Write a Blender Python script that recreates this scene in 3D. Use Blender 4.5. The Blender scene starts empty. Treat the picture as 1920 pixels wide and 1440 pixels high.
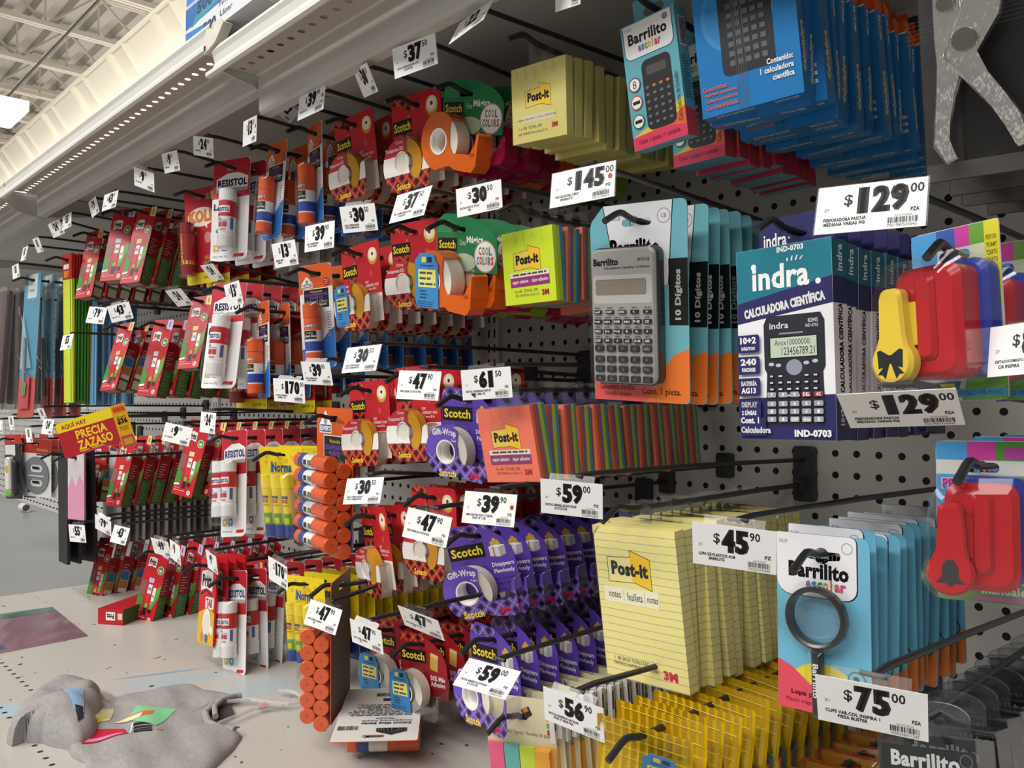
import bpy, math, random
import numpy as np
from mathutils import Vector, Matrix, Euler
from mathutils.geometry import tessellate_polygon
random.seed(7)
scn = bpy.context.scene
COL = scn.collection
R = math.radians
# ------------------------------------------------------------------ camera
FPX = 1558.0
CZ = 0.60
YAW, PITCH = R(46.43), R(1.10)
cam_d = bpy.data.cameras.new('camera'); cam = bpy.data.objects.new('camera', cam_d); COL.objects.link(cam)
cam_d.sensor_width = 36.0; cam_d.sensor_fit = 'HORIZONTAL'; cam_d.lens = FPX / 1920 * 36.0
cam_d.clip_start = 0.02; cam_d.clip_end = 100
cam.location = (0, 0, CZ); cam.rotation_euler = (R(90) + PITCH, 0, YAW)
scn.camera = cam
CM = np.array(Euler((R(90) + PITCH, 0, YAW)).to_matrix())
# ------------------------------------------------------------------ view, world, lights
scn.view_settings.view_transform = 'Standard'; scn.view_settings.look = 'None'
scn.view_settings.gamma = 1.0; scn.view_settings.use_curve_mapping = False
scn.view_settings.exposure = -0.24
w = bpy.data.worlds.new('store_air'); scn.world = w; w.use_nodes = True
bg = w.node_tree.nodes['Background']; bg.inputs[0].default_value = (1.0, 0.985, 0.965, 1); bg.inputs[1].default_value = 0.28
def area_light(name, loc, size, sizey, power, rot=(0, 0, 0), color=(1, 0.985, 0.96)):
    l = bpy.data.lights.new(name, 'AREA'); l.shape = 'RECTANGLE'; l.size = size; l.size_y = sizey; l.energy = power; l.color = color
    o = bpy.data.objects.new(name, l); COL.objects.link(o); o.location = loc; o.rotation_euler = rot
    return o
# rows of ceiling lamps over the aisle in front of the gondola
area_light('aisle_light_row', (-2.0, -1.3, 3.9), 7.0, 0.7, 135)
area_light('aisle_light_row', (-2.0, -3.6, 3.9), 9.0, 0.6, 400, (R(35), 0, 0))
area_light('aisle_light_row', (-5.0, 2.6, 4.0), 9.0, 0.6, 170)
area_light('added_ceiling_wash', (-9.0, 4.0, 2.2), 14.0, 5.0, 540, (R(180), 0, 0))  # unseen upward light added to brighten the roof and fascia
# ------------------------------------------------------------------ pixel helpers (1920 x 1440 frame)
def ray(px, py):
    return CM @ np.array([(px - 960) / FPX, (720 - py) / FPX, -1.0])
def P(px, py, Y):
    r = ray(px, py); t = Y / r[1]; return Vector((r[0] * t, Y, CZ + r[2] * t))
def PZ(px, py, z):
    r = ray(px, py); t = (z - CZ) / r[2]; return Vector((r[0] * t, r[1] * t, z))
def proj(p):
    q = CM.T @ (np.array(p, float) - np.array([0, 0, CZ])); return np.array([960 + FPX * q[0] / -q[2], 720 - FPX * q[1] / -q[2]])
def rotm(pitch, roll, yaw):
    return np.array(Euler((pitch, roll, yaw)).to_matrix())
def solve_pose(px, loc, Y0, sY=0.03, syaw=14, spitch=3, sroll=8, sscale=0.06, yaw0=0):
    """pose of a flat front (local x,z points) that puts it on the given photo points"""
    px = np.array(px, float); L = np.array([(l[0] / 1000, (l[2] if len(l) > 2 else 0) / 1000, l[1] / 1000) for l in loc])
    c = px.mean(0); lc = L.mean(0); p0 = P(c[0], c[1], Y0)
    q = np.array([p0.x - lc[0], Y0, p0.z - lc[2], R(yaw0), 0, 0, 0.0])
    def res(q):
        M = rotm(q[4], q[5], q[3]) * math.exp(q[6])
        r = [(proj(M @ l + q[:3]) - p) / 2.0 for l, p in zip(L, px)]
        r = list(np.array(r).ravel())
        return np.array(r + [(q[1] - Y0) / sY, (q[3] - R(yaw0)) / R(syaw), q[4] / R(spitch), q[5] / R(sroll), q[6] / sscale])
    lam = 1e-3
    f = res(q); e = f @ f
    for it in range(40):
        J = np.zeros((len(f), 7))
        for k in range(7):
            d = np.zeros(7); d[k] = 1e-5; J[:, k] = (res(q + d) - f) / 1e-5
        A = J.T @ J
        st = np.linalg.solve(A + lam * np.diag(np.diag(A)), -J.T @ f)
        f2 = res(q + st); e2 = f2 @ f2
        if e2 < e: q, f, done = q + st, f2, e - e2 < 1e-6; e = e2; lam *= .3
        else: lam *= 5; done = lam > 1e6
        if done: break
    return q
# ------------------------------------------------------------------ materials
MATS = {}
def lin(c):
    if isinstance(c, str):
        c = c.lstrip('#'); c = [int(c[i:i + 2], 16) / 255 for i in (0, 2, 4)]
        return tuple((v / 12.92 if v <= .04045 else ((v + .055) / 1.055) ** 2.4) for v in c)
    return c
def mat(name, color, rough=.45, metal=0., spec=.4, coat=0., noise=0., nscale=40., alpha=None, trans=0):
    if name in MATS: return MATS[name]
    m = bpy.data.materials.new(name); m.use_nodes = True; nt = m.node_tree; b = nt.nodes['Principled BSDF']
    c = lin(color); b.inputs['Base Color'].default_value = (*c, 1); b.inputs['Roughness'].default_value = rough
    b.inputs['Metallic'].default_value = metal; b.inputs['Specular IOR Level'].default_value = spec
    b.inputs['Coat Weight'].default_value = coat; b.inputs['Coat Roughness'].default_value = .08
    if alpha is not None: b.inputs['Alpha'].default_value = alpha
    if noise:
        t = nt.nodes.new('ShaderNodeTexCoord'); n = nt.nodes.new('ShaderNodeTexNoise'); n.inputs['Scale'].default_value = nscale
        n.inputs['Detail'].default_value = 4
        r = nt.nodes.new('ShaderNodeMapRange'); r.inputs['To Min'].default_value = 1 - noise; r.inputs['To Max'].default_value = 1 + noise
        mx = nt.nodes.new('ShaderNodeMix'); mx.data_type = 'RGBA'; mx.blend_type = 'MULTIPLY'; mx.inputs['Factor'].default_value = 1
        nt.links.new(t.outputs['Object'], n.inputs['Vector']); nt.links.new(n.outputs[0], r.inputs['Value'])
        mx.inputs['A'].default_value = (*c, 1); nt.links.new(r.outputs[0], mx.inputs['B']); nt.links.new(mx.outputs['Result'], b.inputs['Base Color'])
    MATS[name] = m; return m
def clear_mat(name, tint=(1, 1, 1), gloss=.10, rough=.08, tr=1.0):
    """thin clear plastic: see-through with a constant share of mirror"""
    if name in MATS: return MATS[name]
    m = bpy.data.materials.new(name); m.use_nodes = True; nt = m.node_tree
    nt.nodes.remove(nt.nodes['Principled BSDF']); out = nt.nodes['Material Output']
    a = nt.nodes.new('ShaderNodeBsdfTransparent'); a.inputs[0].default_value = (*[t * tr for t in tint], 1)
    g = nt.nodes.new('ShaderNodeBsdfGlossy'); g.inputs[0].default_value = (1, 1, 1, 1); g.inputs['Roughness'].default_value = rough
    lw = nt.nodes.new('ShaderNodeLayerWeight'); lw.inputs[0].default_value = .25
    mr = nt.nodes.new('ShaderNodeMapRange'); mr.inputs['To Min'].default_value = gloss * .6; mr.inputs['To Max'].default_value = min(1, gloss * 4)
    nt.links.new(lw.outputs['Facing'], mr.inputs['Value'])
    x = nt.nodes.new('ShaderNodeMixShader'); nt.links.new(mr.outputs[0], x.inputs[0]); nt.links.new(a.outputs[0], x.inputs[1]); nt.links.new(g.outputs[0], x.inputs[2])
    nt.links.new(x.outputs[0], out.inputs[0]); MATS[name] = m; return m
def tinted(name, color, alpha=.55, rough=.15):
    """coloured see-through plastic"""
    return mat(name, color, rough=rough, spec=.6, alpha=alpha)
class NG:
    """tiny node-graph helper for patterned materials"""
    def __init__(s, name, rough=.4, spec=.4):
        s.m = bpy.data.materials.new(name); s.m.use_nodes = True; s.nt = s.m.node_tree; s.b = s.nt.nodes['Principled BSDF']
        s.b.inputs['Roughness'].default_value = rough; s.b.inputs['Specular IOR Level'].default_value = spec
        tc = s.nt.nodes.new('ShaderNodeTexCoord'); sp = s.nt.nodes.new('ShaderNodeSeparateXYZ'); s.tc = tc
        s.nt.links.new(tc.outputs['Object'], sp.inputs[0]); s.x, s.y, s.z = sp.outputs
        MATS[name] = s.m
    def op(s, o, a, b=None, c=None):
        n = s.nt.nodes.new('ShaderNodeMath'); n.operation = o
        for i, v in enumerate((a, b, c)):
            if v is None: continue
            if isinstance(v, (int, float)): n.inputs[i].default_value = v
            else: s.nt.links.new(v, n.inputs[i])
        return n.outputs[0]
    def mix(s, f, a, b):
        n = s.nt.nodes.new('ShaderNodeMix'); n.data_type = 'RGBA'
        if isinstance(f, (int, float)): n.inputs['Factor'].default_value = f
        else: s.nt.links.new(f, n.inputs['Factor'])
        for k, v in (('A', a), ('B', b)):
            if isinstance(v, (str, tuple)): n.inputs[k].default_value = (*lin(v), 1)
            else: s.nt.links.new(v, n.inputs[k])
        return n.outputs['Result']
    def noise(s, scale, detail=4, vec=None):
        n = s.nt.nodes.new('ShaderNodeTexNoise'); n.inputs['Scale'].default_value = scale; n.inputs['Detail'].default_value = detail
        s.nt.links.new(vec if vec is not None else s.tc.outputs['Object'], n.inputs['Vector']); return n.outputs[0]
    def color(s, c): s.nt.links.new(c, s.b.inputs['Base Color'])
def plaid(name, base, dark, line, p=.019):
    if name in MATS: return MATS[name]
    g = NG(name); k = 1 / p
    u = g.op('FRACT', g.op('MULTIPLY', g.op('ADD', g.x, g.z), k)); v = g.op('FRACT', g.op('MULTIPLY', g.op('SUBTRACT', g.x, g.z), k))
    dk = g.op('MULTIPLY', g.op('LESS_THAN', u, .45), g.op('LESS_THAN', v, .45))
    half = g.op('MULTIPLY', .22, g.op('MAXIMUM', g.op('LESS_THAN', u, .45), g.op('LESS_THAN', v, .45)))
    l = g.op('MAXIMUM', g.op('LESS_THAN', g.op('ABSOLUTE', g.op('SUBTRACT', u, .72)), .02), g.op('LESS_THAN', g.op('ABSOLUTE', g.op('SUBTRACT', v, .72)), .02))
    c = g.mix(dk, g.mix(half, base, dark), dark); g.color(g.mix(l, c, line)); return g.m
def m_(h, rough=.42): return mat('print_' + h.strip('#'), h, rough=rough, spec=.35)
CLEAR = clear_mat('clear_plastic', gloss=.05)
FILM = clear_mat('clear_film', gloss=.035, rough=.18)
FROST = clear_mat('frosted_plastic', tint=(.86, .86, .86), gloss=.10, rough=.3)
WIRE = mat('hook_wire', '#2b2b2d', rough=.38, metal=.15, spec=.5)
# ------------------------------------------------------------------ mesh builder (units: millimetres)
GLYPH = {}
def glyphs(s, bold, shear=0.):
    bold = min(bold, .045); k = (s, bold, shear)
    if k in GLYPH: return GLYPH[k]
    c = bpy.data.curves.new('t', 'FONT'); c.body = s; c.size = 1; c.resolution_u = 2; c.offset = bold; c.shear = shear; c.space_character = 1.0 + bold * 1.6
    o = bpy.data.objects.new('t', c); me = o.to_mesh()
    vs = np.array([v.co[:2] for v in me.vertices]) if len(me.vertices) else np.zeros((0, 2)); fs = [tuple(p.vertices) for p in me.polygons]
    o.to_mesh_clear(); bpy.data.objects.remove(o); bpy.data.curves.remove(c)
    if len(vs):
        mn = vs.min(0); mxx = vs.max(0); vs = (vs - mn) / np.maximum(mxx - mn, 1e-6)
    GLYPH[k] = (vs, fs); return GLYPH[k]
def arc(cx, cz, r, a0, a1, n=12, rz=None):
    rz = rz or r
    return [(cx + r * math.cos(R(a0 + (a1 - a0) * i / n)), cz + rz * math.sin(R(a0 + (a1 - a0) * i / n))) for i in range(n + 1)]
def rrect(x0, z0, x1, z1, r=3, n=4):
    if isinstance(r, (int, float)): r = (r,) * 4          # bl, br, tr, tl
    return (arc(x0 + r[0], z0 + r[0], r[0], 180, 270, n) + arc(x1 - r[1], z0 + r[1], r[1], 270, 360, n)
            + arc(x1 - r[2], z1 - r[2], r[2], 0, 90, n) + arc(x0 + r[3], z1 - r[3], r[3], 90, 180, n))
def circ(cx, cz, r, rz=None, n=24): return arc(cx, cz, r, 0, 360 - 360 / n, n - 1, rz)
def slot(w=24, h=7): return rrect(-w / 2, -h / 2, w / 2, h / 2, h / 2 - .01)
class MB:
    def __init__(s): s.v = []; s.f = []; s.mi = []; s.mats = []; s.layer = 0
    def m(s, mt):
        if isinstance(mt, str): mt = m_(mt)
        if mt not in s.mats: s.mats.append(mt)
        return s.mats.index(mt)
    def add(s, vs, fs, mt):
        o = len(s.v); s.v += [tuple(v) for v in vs]; i = s.m(mt)
        for f in fs: s.f.append(tuple(o + k for k in f)); s.mi.append(i)
    def sheet(s, loops, mt, y, flip=False):
        loops = [list(l) for l in loops]
        if len(loops) == 1 and len(loops[0]) <= 4: tris = [tuple(range(len(loops[0])))]
        else: tris = tessellate_polygon([[Vector((a, b, 0)) for a, b in l] for l in loops])
        flat = [(a, y, b) for l in loops for a, b in l]
        s.add(flat, tris, mt)
    def pr(s, pts, mt, y=None, holes=()):
        """a printed patch just in front of the sheet at s.y0"""
        s.layer += 1; s.sheet([pts] + list(holes), mt, (s.y0 if y is None else y) - .05 - .018 * s.layer)
    def rect(s, x0, z0, x1, z1, mt, r=0, y=None): s.pr(rrect(x0, z0, x1, z1, r) if r else [(x0, z0), (x1, z0), (x1, z1), (x0, z1)], mt, y)
    def plate(s, out, mt, y0, y1, holes=(), back=None, side=None, bev=0, openback=False):
        """extruded outline, front at y0 (facing -Y), back at y1"""
        out = list(out); s.y0 = y0; s.layer = 0
        if bev:
            cx = sum(p[0] for p in out) / len(out); cz = sum(p[1] for p in out) / len(out)
            w = max(p[0] for p in out) - min(p[0] for p in out); h = max(p[1] for p in out) - min(p[1] for p in out)
            inn = [(cx + (a - cx) * (1 - 2 * bev / w), cz + (b - cz) * (1 - 2 * bev / h)) for a, b in out]
        else: inn = out
        s.sheet([inn] + list(holes), mt, y0)
        if not openback: s.sheet([out] + list(holes), back or mt, y1)
        n = len(out); sd = side or mt
        if bev:
            s.add([(a, y0, b) for a, b in inn] + [(a, y0 + bev, b) for a, b in out], [(i, (i + 1) % n, n + (i + 1) % n, n + i) for i in range(n)], sd)
        s.add([(a, y0 + bev, b) for a, b in out] + [(a, y1, b) for a, b in out], [(i, (i + 1) % n, n + (i + 1) % n, n + i) for i in range(n)], sd)
        for h in holes:
            k = len(h); s.add([(a, y0, b) for a, b in h] + [(a, y1, b) for a, b in h], [(i, (i + 1) % k, k + (i + 1) % k, k + i) for i in range(k)], sd)
        return s
    def band(s, out, mt, y0, y1, closed=True):
        n = len(out); s.add([(a, y0, b) for a, b in out] + [(a, y1, b) for a, b in out], [(i, (i + 1) % n, n + (i + 1) % n, n + i) for i in range(n if closed else n - 1)], mt)
    def box(s, x0, x1, y0, y1, z0, z1, mt, **k):
        """k: front, back, left, right, top, bottom materials"""
        v = [(x, y, z) for x in (x0, x1) for y in (y0, y1) for z in (z0, z1)]
        for nm, f in (('left', (0, 1, 3, 2)), ('right', (4, 6, 7, 5)), ('front', (0, 4, 5, 1)), ('back', (2, 3, 7, 6)), ('bottom', (0, 2, 6, 4)), ('top', (1, 5, 7, 3))):
            q = k.get(nm, mt)
            if q is not None: s.add([v[i] for i in f], [(0, 1, 2, 3)], q)
        s.y0 = y0; s.layer = 0; return s
    def tube(s, pts, r, mt, n=8, cap=True):
        pts = [Vector(p) for p in pts]; rings = []; up = Vector((.31, .17, .93))
        rs = r if isinstance(r, (list, tuple)) else [r] * len(pts)
        for i, p in enumerate(pts):
            d = ((pts[min(i + 1, len(pts) - 1)] - pts[max(i - 1, 0)])).normalized()
            a = d.cross(up)
            if a.length < 1e-3: a = d.cross(Vector((1, 0, 0)))
            a.normalize(); b = d.cross(a)
            rings.append([p + (a * math.cos(t) + b * math.sin(t)) * rs[i] for t in [2 * math.pi * k / n for k in range(n)]])
        vs = [q for g in rings for q in g]; fs = []
        for i in range(len(pts) - 1):
            for k in range(n): fs.append((i * n + k, i * n + (k + 1) % n, (i + 1) * n + (k + 1) % n, (i + 1) * n + k))
        if cap: fs += [tuple(range(n)), tuple(range((len(pts) - 1) * n, len(pts) * n))]
        s.add(vs, fs, mt)
    def lathe(s, prof, mt, c=(0, 0, 0), axis='z', n=20, bands=None):
        """prof: (radius, height[, material]) from bottom to top; ends closed when radius is 0"""
        ax = {'z': (lambda r, h, t: (c[0] + r * math.cos(t), c[1] + r * math.sin(t), c[2] + h)),
              'y': (lambda r, h, t: (c[0] + r * math.cos(t), c[1] + h, c[2] + r * math.sin(t))),
              'x': (lambda r, h, t: (c[0] + h, c[1] + r * math.cos(t), c[2] + r * math.sin(t)))}[axis]
        for i in range(len(prof) - 1):
            r0, h0 = prof[i][:2]; r1, h1 = prof[i + 1][:2]; mt2 = prof[i][2] if len(prof[i]) > 2 else mt
            T = [2 * math.pi * k / n for k in range(n)]
            s.add([ax(r0, h0, t) for t in T] + [ax(r1, h1, t) for t in T], [(k, (k + 1) % n, n + (k + 1) % n, n + k) for k in range(n)], mt2)
    def text(s, t, x0, z0, x1, z1, mt, bold=.02, y=None, rot=0, shear=0., side=None, curve=0, heavy=0):
        """lettering fitted to the box x0..x1, z0..z1 of the front (or on the right-hand side plane when side=x, then x is depth)"""
        if bold > .045 and not heavy: heavy = (bold - .03) * (z1 - z0) * .45
        vs, fs = glyphs(t, bold, shear)
        if not len(vs): return
        s.layer += 1; e = .05 + .018 * s.layer
        if rot in (90, -90):
            w, h = (z1 - z0), (x1 - x0)
        else: w, h = x1 - x0, z1 - z0
        cx, cz = (x0 + x1) / 2, (z0 + z1) / 2; a = R(rot); ca, sa = math.cos(a), math.sin(a); out = []
        for u, v in vs:
            p, q = (u - .5) * w, (v - .5) * h
            if curve: q += curve * (1 - (2 * u - 1) ** 2)
            X, Z = cx + p * ca - q * sa, cz + p * sa + q * ca
            out.append((side + e, X, Z) if side is not None else (X, (s.y0 if y is None else y) - e, Z))
        s.add(out, fs, mt)
        if heavy:
            for dx in (-heavy, heavy): s.add([(a + (dx if side is None and rot not in (90, -90) else 0), c - .004, d) for a, c, d in out], fs, mt)
    def lines(s, x0, z1, x1, n, pitch, mt, h=None, seed=1):
        """small print too fine to read: thin broken bars"""
        rr = random.Random(seed); h = h or pitch * .42
        s.layer += 1; y = s.y0 - .05 - .018 * s.layer; vs = []; fs = []
        for i in range(n):
            x = x0; z = z1 - i * pitch; xe = x1 - (x1 - x0) * (rr.random() * .3)
            while x < xe:
                wd = min(xe, x + (2 + 3.5 * rr.random()) * max(.25, h)); o = len(vs)
                vs += [(x, y, z - h), (wd, y, z - h), (wd, y, z), (x, y, z)]; fs.append((o, o + 1, o + 2, o + 3)); x = wd + h * .7
        s.add(vs, fs, mt)
    def barcode(s, x0, z0, x1, z1, mt='#222222', seed=3, y=None, vert=False):
        rr = random.Random(seed); a = x0 if not vert else z0; e = x1 if not vert else z1; vs = []; fs = []; s.layer += 1; yy = (s.y0 if y is None else y) - .05 - .018 * s.layer
        st = (e - a) / 44
        while a < e:
            wd = st * rr.choice((.6, .6, 1.2, 1.7)); o = len(vs)
            vs += [(a, yy, z0), (a + wd, yy, z0), (a + wd, yy, z1), (a, yy, z1)] if not vert else [(x0, yy, a), (x1, yy, a), (x1, yy, a + wd), (x0, yy, a + wd)]
            fs.append((o, o + 1, o + 2, o + 3)); a += wd + st * rr.choice((.6, .8, 1.4))
        s.add(vs, fs, mt)
    def build(s, name, parent=None, sharp=35, scale=.001, smooth=True):
        me = bpy.data.meshes.new(name); me.from_pydata([(a * scale, b * scale, c * scale) for a, b, c in s.v], [], s.f)
        for mt in s.mats: me.materials.append(mt)
        me.polygons.foreach_set('material_index', s.mi)
        if smooth:
            me.polygons.foreach_set('use_smooth', [True] * len(s.f)); me.set_sharp_from_angle(angle=R(sharp))
        me.update(); o = bpy.data.objects.new(name, me); COL.objects.link(o)
        if parent: o.parent = parent
        return o
def tag(o, label, cat, group=None, kind=None):
    o['label'] = label; o['category'] = cat
    if group: o['group'] = group
    if kind: o['kind'] = kind
    return o
def struct(o, kind='structure'): o['kind'] = kind; return o
def empty(name):
    o = bpy.data.objects.new(name, None); o.empty_display_size = .02; COL.objects.link(o); return o
def copy_tree(o, parent=None):
    c = o.copy(); COL.objects.link(c); c.parent = parent
    for ch in list(o.children): copy_tree(ch, c)
    return c
# ------------------------------------------------------------------ the setting
DECK = 0.164; YW = 0.95; XJ = (0.045, -1.04, -2.125, -3.21, -4.295, -5.38)
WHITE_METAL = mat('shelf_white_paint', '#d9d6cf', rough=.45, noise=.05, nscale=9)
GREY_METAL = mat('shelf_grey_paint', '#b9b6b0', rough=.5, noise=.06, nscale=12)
# pegboard: one-inch grid of round holes, darkness behind them painted as black dots
g = NG('pegboard_paint', rough=.55); k = 1 / .0254
fx = g.op('SUBTRACT', g.op('FRACT', g.op('ADD', g.op('MULTIPLY', g.x, k), .1)), .5); fz = g.op('SUBTRACT', g.op('FRACT', g.op('ADD', g.op('MULTIPLY', g.z, k), .35)), .5)
hole = g.op('LESS_THAN', g.op('ADD', g.op('MULTIPLY', fx, fx), g.op('MULTIPLY', fz, fz)),   .026)
g.color(g.mix(hole, g.mix(g.noise(7), '#cfccc6', '#bdbab4'), '#0c0c0d')); PEG = g.m
b = MB(); b.box(-5600, 700, YW * 1000, YW * 1000 + 12, 164, 1080, PEG); struct(b.build('wall_back'))
b = MB()
for xj in XJ:
    x = xj * 1000; b.box(x - 17, x + 17, 942, 949.5, 164, 1080, WHITE_METAL)
    for q in range(36):
        for dx in (-7, 7): b.box(x + dx - 2, x + dx + 2, 941.7, 942.5, 180 + q * 25, 194 + q * 25, mat('slot_dark', '#101010', rough=.8))
struct(b.build('trim_1'))
# base decks: perforated front rows, flecks and faded blue stains on the nearest one
def deck_mat(name, ca, cb, stain):
    g = NG(name, rough=.32, spec=.45); g.nt.nodes.remove(g.tc) if False else None
    c = g.mix(g.noise(3.0, 5), ca, cb)
    k = 1 / .0254
    fx = g.op('SUBTRACT', g.op('FRACT', g.op('MULTIPLY', g.x, k)), .5); fy = g.op('SUBTRACT', g.op('FRACT', g.op('MULTIPLY', g.y, k)), .5)
    hole = g.op('LESS_THAN', g.op('ADD', g.op('MULTIPLY', fx, fx), g.op('MULTIPLY', fy, fy)), .02)
    row1 = g.op('MULTIPLY', g.op('GREATER_THAN', g.y, .2794), g.op('LESS_THAN', g.y, .3048))
    row2 = g.op('MULTIPLY', g.op('GREATER_THAN', g.y, .3302), g.op('LESS_THAN', g.y, .3556))
    if stain:
        n = g.noise(9, 5)
        def blob(cx, cy, rx, ry, edge, an=0.):
            ux, uy = g.op('SUBTRACT', g.x, cx), g.op('SUBTRACT', g.y, cy); ca, sa = math.cos(an), math.sin(an)
            dx = g.op('DIVIDE', g.op('ADD', g.op('MULTIPLY', ux, ca), g.op('MULTIPLY', uy, sa)), rx); dy = g.op('DIVIDE', g.op('SUBTRACT', g.op('MULTIPLY', uy, ca), g.op('MULTIPLY', ux, sa)), ry)
            d = g.op('ADD', g.op('ADD', g.op('MULTIPLY', dx, dx), g.op('MULTIPLY', dy, dy)), g.op('MULTIPLY', g.op('SUBTRACT', n, .5), 1.6))
            q = g.nt.nodes.new('ShaderNodeMapRange'); g.nt.links.new(d, q.inputs['Value']); q.inputs['From Min'].default_value = 1.0; q.inputs['From Max'].default_value = edge
            return q.outputs[0]
        for (x, y, rx, ry, e, col, f, an) in STAINS:
            c = g.mix(g.op('MULTIPLY', blob(x, y, rx, ry, e, an), f), c, col)
        fl = g.op('GREATER_THAN', g.noise(70, 1), .755); c = g.mix(fl, c, '#4a4641')
    g.color(g.mix(g.op('MULTIPLY', hole, g.op('MAXIMUM', row1, row2)), c, '#2a1414')); return g.m
s1 = PZ(330, 1262, DECK); s2 = PZ(20, 1330, DECK); s3 = PZ(330, 1213, DECK); s4 = PZ(470, 1290, DECK)
sa_, sb_ = PZ(185, 1278, DECK), PZ(405, 1250, DECK); an_ = math.atan2(sb_.y - sa_.y, sb_.x - sa_.x); ln_ = (sb_ - sa_).length / 2; sm = (sa_ + sb_) / 2; sw = PZ(330, 1275, DECK)
STAINS = [(sw.x, sw.y, ln_ * 1.25, .035, .1, '#a5c0cb', .75, an_), (sm.x, sm.y, ln_, .006, .5, '#6b9fc2', .75, an_), (s4.x, s4.y, .08, .05, .1, '#a9bfc6', .6, an_), (s2.x, s2.y, .07, .03, .2, '#a9c6d2', .8, an_)]
b = MB(); b.box(XJ[2] * 1000, 700, 255, 950, 146, 164, deck_mat('deck_white', '#cbc6be', '#b7b1a9', True)); struct(b.build('floor_deck_near'))
b = MB(); b.box(XJ[3] * 1000 + 1, XJ[2] * 1000 - 1.5, 255, 950, 146, 164, deck_mat('deck_grey', '#9c9d9b', '#8b8c8b', False)); struct(b.build('floor_deck_middle'))
b = MB(); b.box(-5600, XJ[3] * 1000 - 1, 255, 950, 146, 164, MATS['deck_grey']); struct(b.build('floor_deck_far'))
b = MB(); b.box(-5600, 700, 262, 272, 0, 146, GREY_METAL); struct(b.build('baseboard_front'))
# slotted lower back panel of the far sections
b = MB(); b.box(-5600, XJ[2] * 1000 - 2, 938, 949, 165, 300, mat('panel_grey', '#c6c4bf', rough=.5))
dk = MATS['slot_dark']
for r_, zz in enumerate((180, 205, 232, 258, 284)):
    for q in range(70): b.box(-5500 + q * 47 + (r_ % 2) * 10, -5500 + q * 47 + 22 + (r_ % 2) * 10, 937.2, 939, zz, zz + 5, dk)
struct(b.build('trim_2'))
b = MB(); b.lathe([(0, 0), (16, 0), (16, 60), (14, 60), (14, 20), (0, 20)], mat('pipe_white', '#d8d6d0'), c=(-3400, 900, 182), axis='x', n=18)
o = b.build('tube_end_cap'); tag(o, 'short white plastic tube lying on the far grey deck by the back panel', 'tube')
o.location = P(42, 975, .86) - Vector((-3.4, .9, .182)); o.location.z = 0
# floor and ceiling of the store
fg = NG('floor_tile', rough=.25); fg.color(fg.mix(fg.noise(2, 4), '#a8a6a2', '#93918d'))
b = MB(); b.box(-16000, 3000, -4000, 9000, -40, 0, fg.m); struct(b.build('floor'))
# upper shelf: one section per bay, lip + perforated strip + boxed front beam + underside
def perf():
    g = NG('shelf_perforated', rough=.5); k = 1 / .0254
    fx = g.op('SUBTRACT', g.op('FRACT', g.op('MULTIPLY', g.x, k)), .5); fy = g.op('DIVIDE', g.op('SUBTRACT', g.y, .4905), .0254)
    hole = g.op('LESS_THAN', g.op('ADD', g.op('MULTIPLY', fx, fx), g.op('MULTIPLY', fy, fy)), .032)
    g.color(g.mix(g.noise(10), '#b7aca4', '#a89d95')); g.nt.links.new(g.op('SUBTRACT', 1, hole), g.b.inputs['Alpha']); return g.m
PERF = perf()
def shelf(name, x0, x1, dz):
    b = MB(); z = CZ * 1000 + dz; x0 *= 1000; x1 *= 1000
    def strip(pts, mt):
        for (ya, za), (yb, zb) in zip(pts[:-1], pts[1:]): b.add([(x0, ya, z + za), (x1, ya, z + za), (x1, yb, z + zb), (x0, yb, z + zb)], [(0, 1, 2, 3)], mt)
    # price-channel lip: rolled top edge, hollow face, rolled bottom edge
    strip([(463, 486), (458, 490), (453, 489), (451, 484), (454, 479), (456, 470), (453, 462), (448, 458), (444, 455), (444, 450), (448, 448), (452, 450)], WHITE_METAL)
    strip([(452, 450), (458, 468), (466, 471)], WHITE_METAL)
    strip([(466, 471), (513, 471)], PERF)
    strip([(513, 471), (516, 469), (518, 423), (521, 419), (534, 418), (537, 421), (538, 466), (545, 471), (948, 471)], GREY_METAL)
    strip([(520, 486), (948, 486)], WHITE_METAL)
    struct(b.build(name))
    b = MB()                                                    # cantilever bracket closing the end of the bay
    xa = x1 - 3
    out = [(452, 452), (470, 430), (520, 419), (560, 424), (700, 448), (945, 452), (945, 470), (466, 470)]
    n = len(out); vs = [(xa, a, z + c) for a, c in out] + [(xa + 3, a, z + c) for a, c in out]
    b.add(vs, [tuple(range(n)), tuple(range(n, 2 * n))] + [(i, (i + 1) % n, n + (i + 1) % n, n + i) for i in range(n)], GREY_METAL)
    b.lathe([(0, -2), (7, -2), (7, 0)], mat('bolt_light', '#e8e4dc'), c=(xa - .5, 476, z + 452), axis='x', n=14)
    b.lathe([(0, -2), (8, -2), (8, 0)], mat('bolt_tan', '#9c8f78'), c=(xa - .5, 500, z + 440), axis='x', n=14)
    b.box(xa - 2.5, xa, 508, 514, z + 440, z + 452, MATS['bolt_light'])
    struct(b.build(name.replace('trim', 'trim_bracket')))
shelf('trim_3', -1.037, 0.3, -36); shelf('trim_4', -2.122, -1.043, 0); shelf('trim_5', -3.207, -2.128, 0); shelf('trim_6', -5.4, -3.213, 0)
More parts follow.
